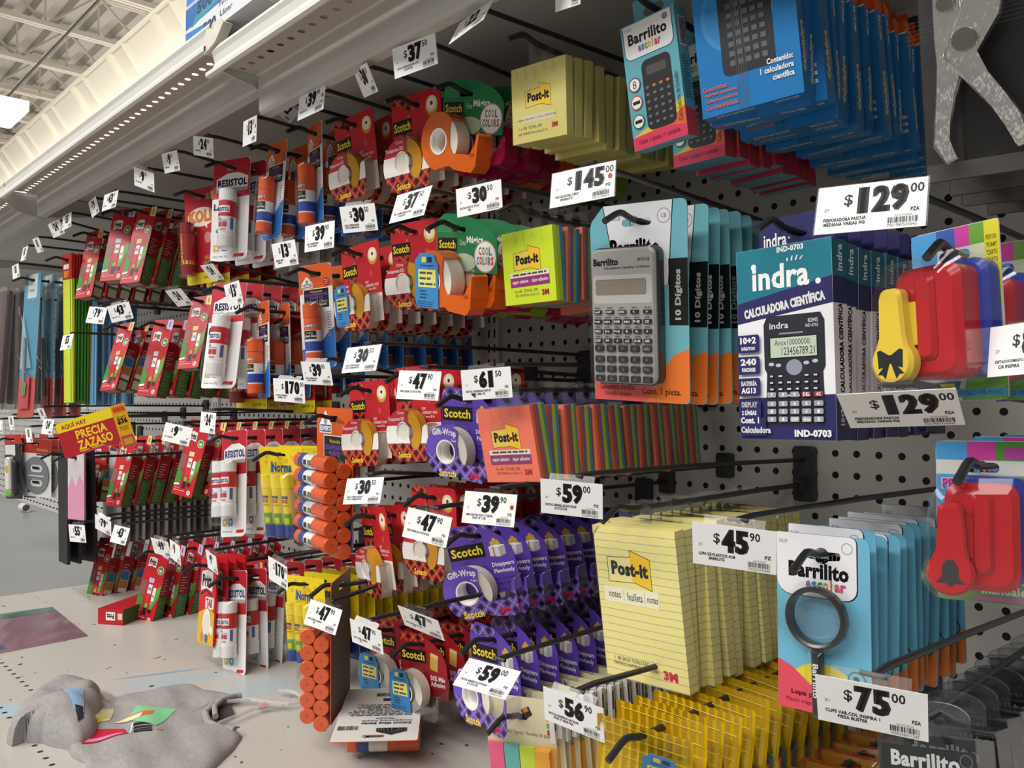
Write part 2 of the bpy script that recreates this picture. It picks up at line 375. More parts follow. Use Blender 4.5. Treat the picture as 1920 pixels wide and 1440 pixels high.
# torn end cap at the joint
b = MB(); z = CZ * 1000 + 452
pts = [(-1046, 446, z - 6), (-1020, 449, z + 4), (-1010, 455, z + 28), (-1030, 459, z + 40), (-1050, 452, z + 34), (-1052, 446, z + 10)]
b.add(pts + [(a + 2, c + 12, d) for a, c, d in pts], [(0, 1, 2, 3, 4, 5), (6, 7, 8, 9, 10, 11)] + [(i, (i + 1) % 6, 6 + (i + 1) % 6, 6 + i) for i in range(6)], mat('scuffed_cap', '#bdb6a8', noise=.25, nscale=60))
struct(b.build('trim_7'))
# pleated cream fascia behind the gondola
b = MB(); cream = mat('fascia_cream', '#ebe2cd', rough=.7, noise=.03, nscale=3); x = -16000.0; i = 0; prof = []
while x < 2500:
    for dx, off in ((0, 0), (330, 0), (350, 16), (372, 4), (392, 20), (412, 0), (560, 0), (580, 14), (600, 0)): prof.append((x + dx, off))
    x += 640
def fp(x, t, off): return (x, 1500 + 900 * t - off * .8, 2470 - 1273 * t - off * .6)
vs = [fp(x, 0, o) for x, o in prof] + [fp(x, 1, o) for x, o in prof]; n = len(prof)
b.add(vs, [(i, i + 1, n + i + 1, n + i) for i in range(n - 1)], cream)
b.box(-16000, 2500, 1490, 1520, 2468, 2490, cream)
struct(b.build('wall_fascia'))
# corrugated roof deck
b = MB(); roof = mat('roof_deck', '#9d968a', rough=.6, noise=.06, nscale=2); prof = []; y = -6000
while y < 16000: prof += [(y, 0), (y + 110, 0), (y + 150, -75), (y + 260, -75), (y + 300, 0)]; y += 300
n = len(prof); b.add([(-24000, y, 5150 + z) for y, z in prof] + [(3000, y, 5150 + z) for y, z in prof], [(i, i + 1, n + i + 1, n + i) for i in range(n - 1)], roof)
struct(b.build('ceiling'))
# open-web roof trusses, one object each
tm = mat('truss_paint', '#b5ab9a', rough=.5)
def bar(b, p, q, r=22, mt=None): b.tube([p, q], r, mt or tm, n=4)
for k, x in enumerate((-7300, -8450, -9600, -10750, -11900, -13100, -14400, -15800)):
    b = MB()
    for z in (4520, 4990):
        for dx in (-28, 28): b.box(x + dx - 22, x + dx + 22, -3000, 14000, z - 25, z + 25, tm)
    y = -2800; up = True
    while y < 13600:
        bar(b, (x, y, 4520 if up else 4990), (x, y + 520, 4990 if up else 4520), 16); bar(b, (x, y + 520, 4990), (x, y + 520, 4520), 14); y += 520; up = not up
    o = b.build('roof_truss'); struct(o)
b = MB(); b.tube([(-15800, 2550, 4400), (-7000, 2550, 4400)], 14, mat('conduit_dark', '#3c3833'), n=6); struct(b.build('ceiling_conduit'))
# hanging lamp at the left edge
em = bpy.data.materials.new('lamp_diffuser'); em.use_nodes = True; em.node_tree.nodes['Principled BSDF'].inputs['Emission Color'].default_value = (1, .98, .95, 1); em.node_tree.nodes['Principled BSDF'].inputs['Emission Strength'].default_value = 3.2
lp = empty('ceiling_lamp'); c = P(14, 196, 2.0); lp.location = c; tag(lp, 'white boxed ceiling lamp hanging under the roof trusses', 'ceiling lamp')
b = MB(); b.plate(rrect(-600, -60, 130, 40, 6), '#f4f3ef', -160, 160); b.build('housing', lp)
b = MB(); b.box(-590, 110, -140, 140, -66, -58, em); b.build('diffuser', lp)
# ------------------------------------------------------------------ products (origin = the hang hole, front faces -Y, millimetres)
RED, DKRED, WHT, BLK, YEL, ORG, NAVY = '#c3202b', '#8e141c', '#efeeea', '#19181a', '#f3cf2c', '#e0622a', '#26347c'
CARD_BACK = m_('#d7d3cb', .6)
P_RED = plaid('plaid_red', '#b3202a', '#1b1416', '#d9b54a'); P_PUR = plaid('plaid_purple', '#5f46a8', '#171325', '#d9c24a', .021)
AMBER = mat('tape_amber', '#c98f1e', rough=.3); CREAM = mat('tape_cream', '#e0d8cb', rough=.35); CORE = mat('tape_core_white', '#efeae4', rough=.4)
def scotch_sign(b, x0, z0, x1, z1):
    b.rect(x0, z0, x1, z1, '#17120f'); b.text('Scotch', x0 + (x1 - x0) * .06, z0 + (z1 - z0) * .2, x1 - (x1 - x0) * .07, z1 - (z1 - z0) * .16, '#f0d431', .03)
def bands_mat(name, z1, z2, top, mid, base, dark, line):
    """label print that changes with height: plain top, pale middle, plaid foot"""
    if name in MATS: return MATS[name]
    g = NG(name, rough=.3); k = 1 / .018
    u = g.op('FRACT', g.op('MULTIPLY', g.op('ADD', g.x, g.z), k)); v = g.op('FRACT', g.op('MULTIPLY', g.op('SUBTRACT', g.x, g.z), k))
    dk = g.op('MULTIPLY', g.op('LESS_THAN', u, .5), g.op('LESS_THAN', v, .5))
    l = g.op('MAXIMUM', g.op('LESS_THAN', g.op('ABSOLUTE', g.op('SUBTRACT', u, .74)), .02), g.op('LESS_THAN', g.op('ABSOLUTE', g.op('SUBTRACT', v, .74)), .02))
    pl = g.mix(l, g.mix(dk, base, dark), line)
    g.color(g.mix(g.op('GREATER_THAN', g.z, z2), pl, g.mix(g.op('GREATER_THAN', g.z, z1), mid, top))); return g.m
STICKER_BLUE = '#3f86bf'
def sticker(root, cx, cz, w, h, y):
    b = MB(); b.plate([(cx + a * w, cz + c * h) for a, c in ((-.5, -.4), (-.42, -.5), (.5, -.5), (.5, .3), (.4, .36), (.36, .46), (.2, .5), (-.3, .5), (-.38, .42), (-.5, .38))], STICKER_BLUE, y - .4, y)
    b.rect(cx - .2 * w, cz + .33 * h, cx - .02 * w, cz + .43 * h, '#e9cf3a'); b.rect(cx + .04 * w, cz + .33 * h, cx + .24 * w, cz + .43 * h, '#1d2c3c')
    b.rect(cx - .36 * w, cz - .12 * h, cx + .4 * w, cz + .2 * h, '#e9dc72')
    b.lines(cx - .3 * w, cz + .16 * h, cx + .38 * w, 3, .1 * h, '#38506b', seed=5)
    b.lines(cx - .3 * w, cz - .18 * h, cx + .05 * w, 3, .06 * h, '#1d3a5c', seed=6); b.lines(cx - .42 * w, cz - .38 * h, cx + .36 * w, 3, .04 * h, '#24507c', seed=7)
    b.text('Te hacen ganar!', cx - .28 * w, cz + .24 * h, cx + .3 * w, cz + .3 * h, '#1d3a5c', .01)
    o = b.build('promotion_sticker', root); o['label'] = 'blue and yellow promotion sticker'; return o
def snail(cx, cz, r, ax, az, n=22):
    """outline of a tape dispenser: round drum with an arm to the right ending in the cutter at (ax, az)"""
    o = arc(cx, cz, r, 62, 270, n)
    o += [(cx + r * .55, cz - r)] + arc(ax - 12, cz - r + 12, 12, 270, 350, 5) + [(ax, az)]
    return o
def dispenser_550(root, wide, stick=False):
    cx, cz, r = -14, -72, 35
    b = MB()
    notch = [(36, -58), (30, -62), (26, -80), (20, -90), (11, -92), (3, -86), (-2, -70), (-3, -44), (2, -37)]
    out = arc(cx, cz, r, 66, 270, 20) + [(18, -107)] + arc(26, -95, 12, 280, 345, 4) + [(40, -74), (40, -58)] + notch
    lab = bands_mat('label_550', -.062, -.086, '#c22a33', '#eeeae4', '#a51d26', '#1b1416', '#d9b54a')
    hole = circ(cx + 1, cz + 1, 13, 15); hole = hole
    out = [(p, q - 3) for p, q in out]
    b.plate(out, lab, -19, -18.4, holes=[hole[::-1]])
    b.text('Cinta', -22, -47, -8, -43, WHT, .0); b.text('Transparente 550', -43, -57, -8, -50.5, WHT, .01)
    b.text('Scotch', -24, -105, 2, -97, '#f0d431', .03)
    b.band(out, tinted('cream_clear_plastic', '#d9cdbd', .55, .2), -18.4, -3); b.sheet([out], CLEAR, -3.1)
    shell = b.build('dispenser', root)
    b = MB(); b.lathe([(14, -17), (31, -17), (31, -5), (14, -5), (14, -17)], AMBER, c=(-7, 0, -72), axis='y', n=28)
    b.lathe([(14.5, -18.3), (12.5, -18.3), (12.5, -4), (14.5, -4)], CORE, c=(cx + 1, 0, cz + 1), axis='y', n=24); b.sheet([circ(cx + 1, cz + 1, 13.2)], CREAM, -17.2)
    b.build('tape_roll', root)
    b = MB(); b.box(39.5, 43, -19, -4, -64, -62, FROST); vs = [(40 + (i % 2) * 2.5, -19 + i * .7, -61.5 + (i % 2)) for i in range(22)]; b.tube(vs, .5, FROST, n=4); b.build('cutter', shell)
    if stick: sticker(root, -28, -72, 34, 60, -19.2)
def pack_550(name, stick=False):
    root = empty(name); b = MB(); hole = slot(26, 6)
    b.plate(rrect(-47, -101, 47, 16, 6), RED, -.4, .4, holes=[hole], back=CARD_BACK)
    b.pr([(-46.5, 10), (-41, 15.7), (-14, 15.7), (-14, -56), (-46.5, -56)], P_RED, holes=[hole]); scotch_sign(b, -46, -30, -9, -12)
    b.rect(-46.5, -100, 46.5, -60, '#e9e5df')
    b.pr(circ(30, -6, 11, 12), '#c9982c'); b.pr(circ(30, -3, 10.5, 10), '#e8d9a8'); b.pr(circ(30, -2.5, 6.5), '#f1ece4'); b.pr(circ(30, -2.5, 2.6), '#7a1a1a')
    b.pr(circ(24, -30, 4, 5), '#d1434a'); b.text('CONT.', 8, -43.5, 17, -39.5, WHT); b.text('1 DISPENSADOR Y 1 ROLLO', 8, -49, 40, -45, WHT); b.text('12.7 mm x 33 m', 8, -54, 34, -50.5, WHT)
    b.build('card', root); dispenser_550(root, True, stick); return root
def dome(xl, xr, zb, zs, zt, n=18, px=0):
    """card outline: straight left edge, arched top falling to the right"""
    w = xr - xl
    return [(xl, zb), (xr, zb), (xr, zs)] + [(xr - w * (1 - math.cos(R(a))) * .86, zs + (zt - zs) * math.sin(R(a))) for a in [90 * i / n for i in range(1, n + 1)]] + [(xl + 4, zt - 6), (xl, zt - 16)]
def big_dispenser(root, lab, cx, cz, r, clear_side, roll_mat, text_fn, arm=(50, -74), stick=None, y=-24):
    """round drum with central hole, window and a scooped arm to the right"""
    n1 = [(arm[0] - 3, arm[1] + 2), (arm[0] - 6, arm[1] - 10), (arm[0] - 14, cz - r * .42), (cx + r * .72, cz - r * .40), (cx + r * .55, cz - r * .12), (cx + r * .5, cz + r * .35), (cx + r * .56, cz + r * .72)]
    out = arc(cx, cz, r, 52, 262, 24) + [(cx + r * .35, cz - r * .86), (cx + r * .62, cz - r * .82), (cx + r * .9, cz - r * .95), (arm[0] - 10, cz - r * 1.02), (arm[0] - 3, cz - r * .8), (arm[0], arm[1])] + n1
    b = MB(); hole = circ(cx - r * .02, cz, r * .44)
    b.plate(out, lab, y, y + .5, holes=[hole[::-1]]); text_fn(b); b.band(out, clear_side, y + .5, -3); b.sheet([out], clear_side, -3.1)
    d = b.build('dispenser', root)
    b = MB(); b.lathe([(r * .46, y + 2), (r * .86, y + 2), (r * .86, -5), (r * .46, -5), (r * .46, y + 2)], roll_mat, c=(cx + r * .08, 0, cz), axis='y', n=28)
    b.lathe([(r * .46, y - .5), (r * .40, y - .5), (r * .36, y + 4), (r * .33, y + 8), (r * .33, -4), (r * .46, -4)], CORE, c=(cx - r * .02, 0, cz), axis='y', n=26)
    b.build('tape_roll', root)
    b = MB(); b.add([(arm[0], y, arm[1]), (arm[0], -4, arm[1]), (arm[0] + 2, -4, arm[1] - 22), (arm[0] + 2, y, arm[1] - 22)], [(0, 1, 2, 3)], FROST if clear_side is CLEAR else clear_side)
    b.tube([(arm[0] + (i % 2) * 2, y + i, arm[1] + 1 + (i % 2)) for i in range(20)], .5, FROST if clear_side is CLEAR else clear_side, n=4); b.build('cutter', d)
    if stick: sticker(root, *stick, y - .8)
def gift_print(b, x, z, s):
    b.pr([(x - s, z - s * .8), (x + .2 * s, z - s), (x + .2 * s, z + .1 * s), (x - s, z + .3 * s)], '#d8d6d8'); b.pr([(x + .2 * s, z - s), (x + s, z - .75 * s), (x + s, z + .3 * s), (x + .2 * s, z + .1 * s)], '#a9a6ac')
    b.pr([(x - s, z + .3 * s), (x + .2 * s, z + .1 * s), (x + s, z + .3 * s), (x - .1 * s, z + .45 * s)], '#efedef'); b.pr([(x - .55 * s, z - .87 * s), (x - .35 * s, z - .9 * s), (x - .35 * s, z + .2 * s), (x - .55 * s, z + .24 * s)], '#b58a2e')
    for dx, dz, r in ((-.45, .62, .3), (.1, .7, .32), (-.15, .95, .26), (.35, .5, .2)): b.pr(circ(x + dx * s, z + dz * s, r * s, n=7), '#c9a03a')
def pack_gift():
    root = empty('gift_wrap_tape_pack'); b = MB(); hole = slot(24, 6); pur = '#5c3fa6'
    b.plate(dome(-43, 46, -72, -30, 17), pur, -.4, .4, holes=[hole], back=m_('#4a3390'))
    b.pr([(-42.5, -60), (8, -60), (10, -6), (4, 14), (-39, 14), (-42.5, 3)], P_PUR, holes=[hole]); scotch_sign(b, -42, -26, 8, -8)
    gift_print(b, 25, -18, 11); b.text('Disappears', 13, -42, 43, -35, WHT); b.text('Flawlessly', 14, -50, 42, -43.5, WHT); b.text('3/4 IN x 650 IN (18 YD)', 12, -58, 42, -54.5, '#2a1c55', .0); b.text('19 mm x 16.5 m', 12, -63, 36, -60, '#2a1c55', .0)
    b.build('card', root)
    lab = bands_mat('label_gift', -.056, -.066, '#6a4db8', '#6a4db8', '#6a4db8', '#1d1735', '#d9c24a')
    def tx(b):
        b.text('Gift-Wrap', -39, -45, 0, -34, WHT, .03, curve=2); b.text('Tape', -9, -49.5, 0, -45.5, WHT, .01)
        b.text('Scotch', -30, -93, -2, -84, '#f0d431', .03); b.text('3M', 20, -92, 34, -84, '#d01f3c', .045)
    big_dispenser(root, lab, -17, -62, 34, CLEAR, CREAM, tx, arm=(48, -54)); return root
def pack_strong():
    root = empty('strong_tape_pack'); b = MB(); hole = slot(24, 6)
    b.plate(dome(-43, 46, -72, -30, 17), '#9c1824', -.4, .4, holes=[hole], back=m_('#7a121b'))
    b.pr([(-42.5, -60), (8, -60), (10, -6), (4, 14), (-39, 14), (-42.5, 3)], P_RED, holes=[hole]); scotch_sign(b, -42, -26, 8, -8)
    b.pr([(14, -32), (28, -35), (31, -12), (17, -9)], '#c9a24a'); b.pr([(17, -9), (31, -12), (30.4, -17), (16.4, -14)], '#dcc07c')
    b.text('50% Más', 14, -48, 41, -41, WHT); b.text('Adhesivo', 14, -56, 41, -49, WHT); b.lines(12, -60, 40, 3, 3.4, '#5a0d14'); b.build('card', root)
    def tx(b): b.text('Scotch', -28, -95, 4, -86, '#f0d431', .03)
    big_dispenser(root, FROST, -15, -62, 33, CLEAR, CREAM, tx, arm=(48, -60), stick=(-24, -60, 38, 58)); return root
def pack_cool(stick, plastic):
    root = empty('cool_colors_tape_pack'); b = MB(); hole = slot(24, 6); gr = '#1f7a46'
    b.plate(dome(-42, 66, -47, -16, 18), gr, -.4, .4, holes=[hole], back=m_('#176238'))
    for i in range(8): b.rect(-40, 10 - i * 1.8, -16 + i * .4, 10.7 - i * 1.8, '#4fa36e')
    b.pr(circ(8, -36, 22, 10), '#b9cdb0'); scotch_sign(b, -39, -24, -4, -9)
    b.text('Cinta', 1, -17, 12, -11, '#dfe9df', .0); b.text('Mágica', 14, -17, 43, -7, WHT, .03)
    b.pr(circ(46, -29, 19, 17.5), '#b5a184'); b.pr(circ(46, -29, 17.5, 16), '#f3f1ec')
    for w, z, cs in (('COOL', -27.5, ('#cf4a3c', '#3aa06a', '#e08a34', '#3f7fc0')), ('COLORS', -38, ('#3f7fc0', '#cf4a3c', '#3aa06a', '#e08a34', '#8a58b0', '#cf4a3c'))):
        wd = 23 if w == 'COOL' else 29
        for i, ch in enumerate(w): b.text(ch, 46 - wd / 2 + i * wd / len(w) + .4, z, 46 - wd / 2 + (i + 1) * wd / len(w) - .4, z + 9, cs[i], .045)
    b.text('Cont. 1 rollo', 14, -46, 28, -43, WHT, .0); b.build('card', root)
    def tx(b): b.text('3M', 40, -74, 48, -69, '#a33a10', .04)
    big_dispenser(root, plastic, -16, -57, 34, plastic, CREAM, tx, arm=(54, -50), stick=(-26, -57, 44, 62) if stick else None, y=-26); return root
ORANGE_P = tinted('orange_clear_plastic', '#f0701a', .66); PINK_P = tinted('magenta_clear_plastic', '#b01848', .8); GREEN_P = tinted('lime_clear_plastic', '#8fb52c', .75)
# ---- glue sticks
GLOSSW = mat('stick_white', '#ecebe8', rough=.25, coat=.3)
def stick(b, x, z0, h, r, parts, y=-13, n=18, axis='z', x0=None):
    """a stick of stacked coloured rings: (fraction from, fraction to, radius factor, material)"""
    for f0, f1, k, mt in parts:
        c = (x, y, z0) if axis == 'z' else (x0, y, z0)
        b.lathe([(0, f0 * h), (r * k * .93, f0 * h), (r * k, f0 * h + .8), (r * k, f1 * h - .8), (r * k * .93, f1 * h), (0, f1 * h)], mt, c=c, axis=axis, n=n)
def wrap(b, t, x, z0, z1, a0, a1, r, y, mt, bold=.02, rot=0):
    """lettering on the front of a stick"""
    vs, fs = glyphs(t, bold)
    if rot:
        out = []
        for u, v in vs:
            a = R(a0 + (a1 - a0) * (1 - v)); z = z0 + (z1 - z0) * u; out.append((x + (r + .12) * math.sin(a), y - (r + .12) * math.cos(a), z))
    else: out = [(x + (r + .12) * math.sin(R(a0 + (a1 - a0) * u)), y - (r + .12) * math.cos(R(a0 + (a1 - a0) * u)), z0 + (z1 - z0) * v) for u, v in vs]
    b.add(out, fs, mt)
def patch(b, x, z0, z1, a0, a1, r, y, mt, n=6):
    A = [R(a0 + (a1 - a0) * i / n) for i in range(n + 1)]; q = r + .08
    b.add([(x + q * math.sin(a), y - q * math.cos(a), z) for z in (z0, z1) for a in A], [(i, i + 1, n + 2 + i, n + 1 + i) for i in range(n)], mt)
def white_stick(parent, x, z0, h, r, y, full=True):
    b = MB(); red = '#c4212c'
    stick(b, x, z0, h, r, [(0, .24, 1, GLOSSW), (.24, .79, .96, GLOSSW), (.79, 1, 1, GLOSSW)], y)
    patch(b, x, z0 + h * .52, z0 + h * .785, -180, 180, r * .97, y, red, 20)
    patch(b, x, z0 + h * .58, z0 + h * .70, -35, 55, r * .985, y, WHT); wrap(b, 'RESISTOL', x, z0 + h * .60, z0 + h * .67, -32, 52, r, y, NAVY, .03)
    wrap(b, 'L-101', x, z0 + h * .46, z0 + h * .50, -40, 0, r, y, NAVY, .03)
    for a in (-20, 12): patch(b, x, z0 + h * .34, z0 + h * .42, a, a + 26, r, y, '#b9333b')
    patch(b, x, z0 + h * .44, z0 + h * .45, -20, 40, r, y, '#6f9cc8'); patch(b, x, z0 + h * .28, z0 + h * .31, -8, 30, r, y, '#d5867c')
    patch(b, x, z0 + h * .3, z0 + h * .5, 62, 84, r, y, '#5560a0')
    for i in range(14): patch(b, x, z0 + 1, z0 + h * .2, -90 + i * 14, -84 + i * 14, r * 1.0, y, '#d8d7d4', 1)
    return b.build('glue_stick', parent)
def resistol_card(root, w, zt, zb, double=False):
    b = MB(); hole = slot(22, 7) + []; x = w / 2
    b.plate(rrect(-x, zb, x, zt, (4, 12, 5, 5)), '#edecea', -.4, .4, holes=[hole], back=m_('#dcdad6'))
    zr = zb + (zt - zb) * (.62 if not double else .58)
    b.pr([(-x + .2, zr), (x - .2, zr), (x - .2, zt - 5), (x - 5, zt - .2), (-x + 5, zt - .2), (-x + .2, zt - 5)], '#bb2330', holes=[hole])
    k = x / 40
    zl = -34
    b.pr([(-32 * k, zl), (36 * k, zl), (36 * k, -16), (16 * k, -8), (-8 * k, -8), (-32 * k, -17)], WHT); b.text('RESISTOL', -29 * k, zl + 3, 34 * k, -18, NAVY, .05)
    b.pr([(-32 * k, zl - 6), (36 * k, zl - 6), (36 * k, zl), (-32 * k, zl)], '#a8a4a2')
    b.pr([(-24 * k, zl - 14), (-19 * k, zl - 8), (-13 * k, zl - 14), (-13 * k, zl - 22), (-19 * k, zl - 26), (-24 * k, zl - 20)], '#f1e9e6'); b.pr([(-21 * k, zl - 14), (-16 * k, zl - 12), (-16 * k, zl - 19), (-21 * k, zl - 21)], '#bb2330')
    b.text('LÁPIZ', -31 * k, zl - 32, -10 * k, zl - 27, WHT); b.text('ADHESIVO', -31 * k, zl - 39, 3 * k, zl - 34, WHT)
    if not double:
        b.text('LA101', -36 * k, zr - 20, 4, zr - 8, NAVY, .05)
        b.pr([(-30, zb + 52), (-18, zb + 66), (-8, zb + 56), (-12, zb + 34)], '#2f6f93'); b.pr([(-18, zb + 66), (-8, zb + 56), (-16, zb + 50)], '#1e4d68')
    for i, c in enumerate(('#d9b23e', '#4f86b8')): b.rect((-34 + i * 18) * k, zb + 17, (-20 + i * 18) * k, zb + 29, c, 2); b.pr([((-31 + i * 18) * k, zb + 25), ((-27 + i * 18) * k, zb + 20), ((-23 + i * 18) * k, zb + 26)], '#eef0ea')
    b.text('Cont. Net. 20 g', -34 * k, zb + 6, -2, zb + 10, NAVY, .0); b.pr([(8 * k, zb + 6), (32 * k, zb + 6), (34 * k, zb + 11), (12 * k, zb + 11)], '#c4212c')
    b.layer = 0; b.y0 = .4
    yb = 1.0; vs = []                                                      # print on the back: bars and blocks
    b.add([(-x + 4, yb, zb + 20), (x - 20, yb, zb + 20), (x - 20, yb, zb + 60), (-x + 4, yb, zb + 60)], [(0, 1, 2, 3)], m_('#f4f3f0'))
    for i in range(18): b.add([(-x + 6, yb + .1, zb + 22 + i * 2), (x - 24, yb + .1, zb + 22 + i * 2), (x - 24, yb + .1, zb + 23 + i * 2), (-x + 6, yb + .1, zb + 23 + i * 2)], [(0, 1, 2, 3)], m_('#5b66a8'))
    b.add([(-x + .3, .5, zr), (x - .3, .5, zr), (x - .3, .5, -8), (-x + .3, .5, -8)], [(0, 1, 2, 3)], m_('#a32430'))
    return b.build('card', root)
def blister(root, x0, z0, x1, z1, d, r=8, bev=6, m=None):
    b = MB(); b.plate(rrect(x0, z0, x1, z1, r), m or CLEAR, -d, -.6, bev=bev, openback=True); o = b.build('blister', root); return o
def pack_resistol():
    root = empty('glue_stick_pack'); resistol_card(root, 78, 16, -158); white_stick(root, 8, -141, 98, 14.5, -16); blister(root, -14, -152, 30, -38, 32); return root
def pack_resistol2():
    root = empty('double_glue_stick_pack'); resistol_card(root, 66, 14, -158, True)
    white_stick(root, -17, -126, 90, 12.5, -15); white_stick(root, 7, -126, 90, 12.5, -15); blister(root, -32, -140, 27, -32, 29); return root
def elmer_logo(b, x, z, s):
    b.pr([(x - s, z - .5 * s), (x + s, z - .5 * s), (x + s, z + .15 * s), (x, z + 1.2 * s), (x - s, z + .15 * s)], '#f0efeb'); b.pr([(x - .92 * s, z - .42 * s), (x + .92 * s, z - .42 * s), (x + .92 * s, z + .12 * s), (x - .92 * s, z + .12 * s)], '#22366e')
    b.text("ELMER'S", x - .86 * s, z - .34 * s, x + .86 * s, z + .06 * s, WHT, .04); b.pr(circ(x, z + .42 * s, .3 * s, n=10), '#8d97ad')
def elmer_sign(b, x0, z0, x1, z1):
    w, h = x1 - x0, z1 - z0; b.rect(x0 - 1.2, z0 - 1.2, x1 + 1.2, z1 + 1.2, '#f2efe9'); b.rect(x0, z0, x1, z1, '#17161a')
    b.text('Washable', x0 + .25 * w, z0 + .82 * h, x0 + .75 * w, z0 + .92 * h, '#cfc233', .01); b.text('DISAPPEARING', x0 + .06 * w, z0 + .64 * h, x0 + .94 * w, z0 + .78 * h, '#7a4fb0', .02)
    b.text('PURPLE', x0 + .25 * w, z0 + .48 * h, x0 + .75 * w, z0 + .61 * h, '#7a4fb0', .02); b.text('School Glue', x0 + .08 * w, z0 + .26 * h, x0 + .94 * w, z0 + .44 * h, WHT, .05)
    b.text('Stick', x0 + .6 * w, z0 + .13 * h, x0 + .92 * w, z0 + .23 * h, WHT, .01); b.text('Pegamento en barra', x0 + .1 * w, z0 + .03 * h, x0 + .7 * w, z0 + .1 * h, '#c9c6c2', .0)
ORCAP = mat('stick_orange', '#dc5a26', rough=.28, coat=.3)
def elmer_stick(parent, x, z0, h, r, y):
    b = MB(); blue = '#24459c'
    stick(b, x, z0, h, r, [(0, .17, 1, ORCAP), (.17, .76, .95, GLOSSW), (.76, 1, 1, ORCAP)], y)
    q = r * .955; patch(b, x, z0 + h * .2, z0 + h * .36, -180, 180, q, y, blue, 20); patch(b, x, z0 + h * .55, z0 + h * .76, -180, 180, q, y, '#dc5a26', 20)
    patch(b, x, z0 + h * .60, z0 + h * .65, -30, 62, q * 1.01, y, '#22366e'); wrap(b, "ELMER'S", x, z0 + h * .605, z0 + h * .645, -27, 60, q * 1.015, y, WHT, .03)
    patch(b, x, z0 + h * .40, z0 + h * .54, -30, 62, q * 1.01, y, '#17161a'); wrap(b, 'School Glue', x, z0 + h * .43, z0 + h * .475, -26, 58, q * 1.015, y, WHT, .02); wrap(b, 'Washable', x, z0 + h * .49, z0 + h * .52, -10, 40, q * 1.015, y, '#cfc233', .0)
    patch(b, x, z0 + h * .30, z0 + h * .72, -62, -40, q * 1.012, y, '#f0ddd4')
    for i in range(8): patch(b, x, z0 + h * (.32 + i * .05), z0 + h * (.345 + i * .05), -58, -45, q * 1.02, y, '#d98b6c', 1)
    return b.build('glue_stick', parent)
def pack_elmer():
    root = empty('school_glue_pack'); b = MB(); hole = slot(24, 8)
    b.plate(rrect(-33, -146, 33, 16, 7), '#e6e4e6', -.4, .4, holes=[hole], back=m_('#cfccc8'))
    b.pr([(-32.8, -30), (32.8, -20), (32.8, 10), (27, 15.8), (-27, 15.8), (-32.8, 10)], '#d95c1f', holes=[hole])
    b.pr([(-32.8, -140), (-27, -145.8), (27, -145.8), (32.8, -140), (32.8, -84), (22, -90), (8, -104), (-14, -114), (-32.8, -116)], '#2f6db8')
    elmer_logo(b, -17, -15, 11); b.pr(circ(22, -13, 6.5, n=10), '#8d1d24'); b.lines(17.5, -9.5, 26.5, 3, 3, '#d8b9b0'); elmer_sign(b, -24, -53, 25, -23)
    b.lines(20, -60, 28, 10, 4, '#8a8790', seed=4); b.text('1', -28, -136, -24, -124, WHT, .02); b.lines(-22, -130, 10, 3, 3.2, '#a9c6e4')
    b.build('card', root); elmer_stick(root, 2, -139, 91, 13.5, -15); blister(root, -14, -143, 20, -44, 30); return root
def pack_norma():
    root = empty('yellow_glue_pack'); b = MB(); hole = slot(22, 6)
    b.plate(rrect(-50, -134, 50, 14, 3), '#ecd21f', -.4, .4, holes=[hole], back=m_('#c9b21a'))
    b.pr([(-49.8, -133.8), (49.8, -133.8), (49.8, -100), (20, -96), (-20, -84), (-49.8, -62)], '#243a86')
    for i in range(16): rr = random.Random(i); b.pr(circ(-44 + rr.random() * 88, -56 + rr.random() * 64, 3 + 2 * rr.random(), n=6), '#d9b818')
    b.text('Norma', -22, -27, 22, -11, '#23418e', .04); b.pr([(-26, -27), (-22, -27), (-20, -9), (-24, -11)], '#4a7ab8'); b.text('STICK', -18, -41, 18, -29, '#c4242e', .06); b.text('LÁPIZ ADHESIVO', -16, -47, 14, -44, '#5a4a10', .01); b.text('PEGAMENTO EN BARRA', -18, -52, 18, -49, '#4a3c10', .01)
    b.pr(circ(-38, -84, 9, 22, n=14), '#5f9a35'); b.pr(circ(-36, -96, 10, n=14), '#cc3a78'); b.pr(circ(-38, -116, 5), '#6fb0d0'); b.text('Cont. 3 piezas de 10g c/u', -20, -131, 36, -126, '#cfd6ea', .0); b.build('card', root)
    for x in (-22, 0, 22):
        b = MB(); h, r, y, z0 = 98, 10.5, -12.5, -126
        stick(b, x, z0, h, r, [(0, .19, .98, m_('#27408e', .25)), (.19, .78, .97, m_('#e6cf2a', .25)), (.78, 1, 1, m_('#f0d92e', .25))], y)
        q = r * .985; wrap(b, 'Norma', x, z0 + h * .62, z0 + h * .685, -55, 40, q, y, '#23418e', .04); wrap(b, 'STICK', x, z0 + h * .55, z0 + h * .61, -50, 40, q, y, '#c4242e', .05)
        wrap(b, 'LÁPIZ ADHESIVO', x, z0 + h * .5, z0 + h * .53, -45, 45, q, y, '#6a5a18', .0)
        patch(b, x, z0 + h * .19, z0 + h * .38, -35, 60, q, y, '#5f9a35'); patch(b, x, z0 + h * .22, z0 + h * .31, -10, 35, q * 1.01, y, '#d9c22e'); patch(b, x, z0 + h * .30, z0 + h * .62, 62, 86, q, y, '#d4cfa0')
        b.build('glue_stick', root)
    blister(root, -36, -130, 36, -24, 26); return root
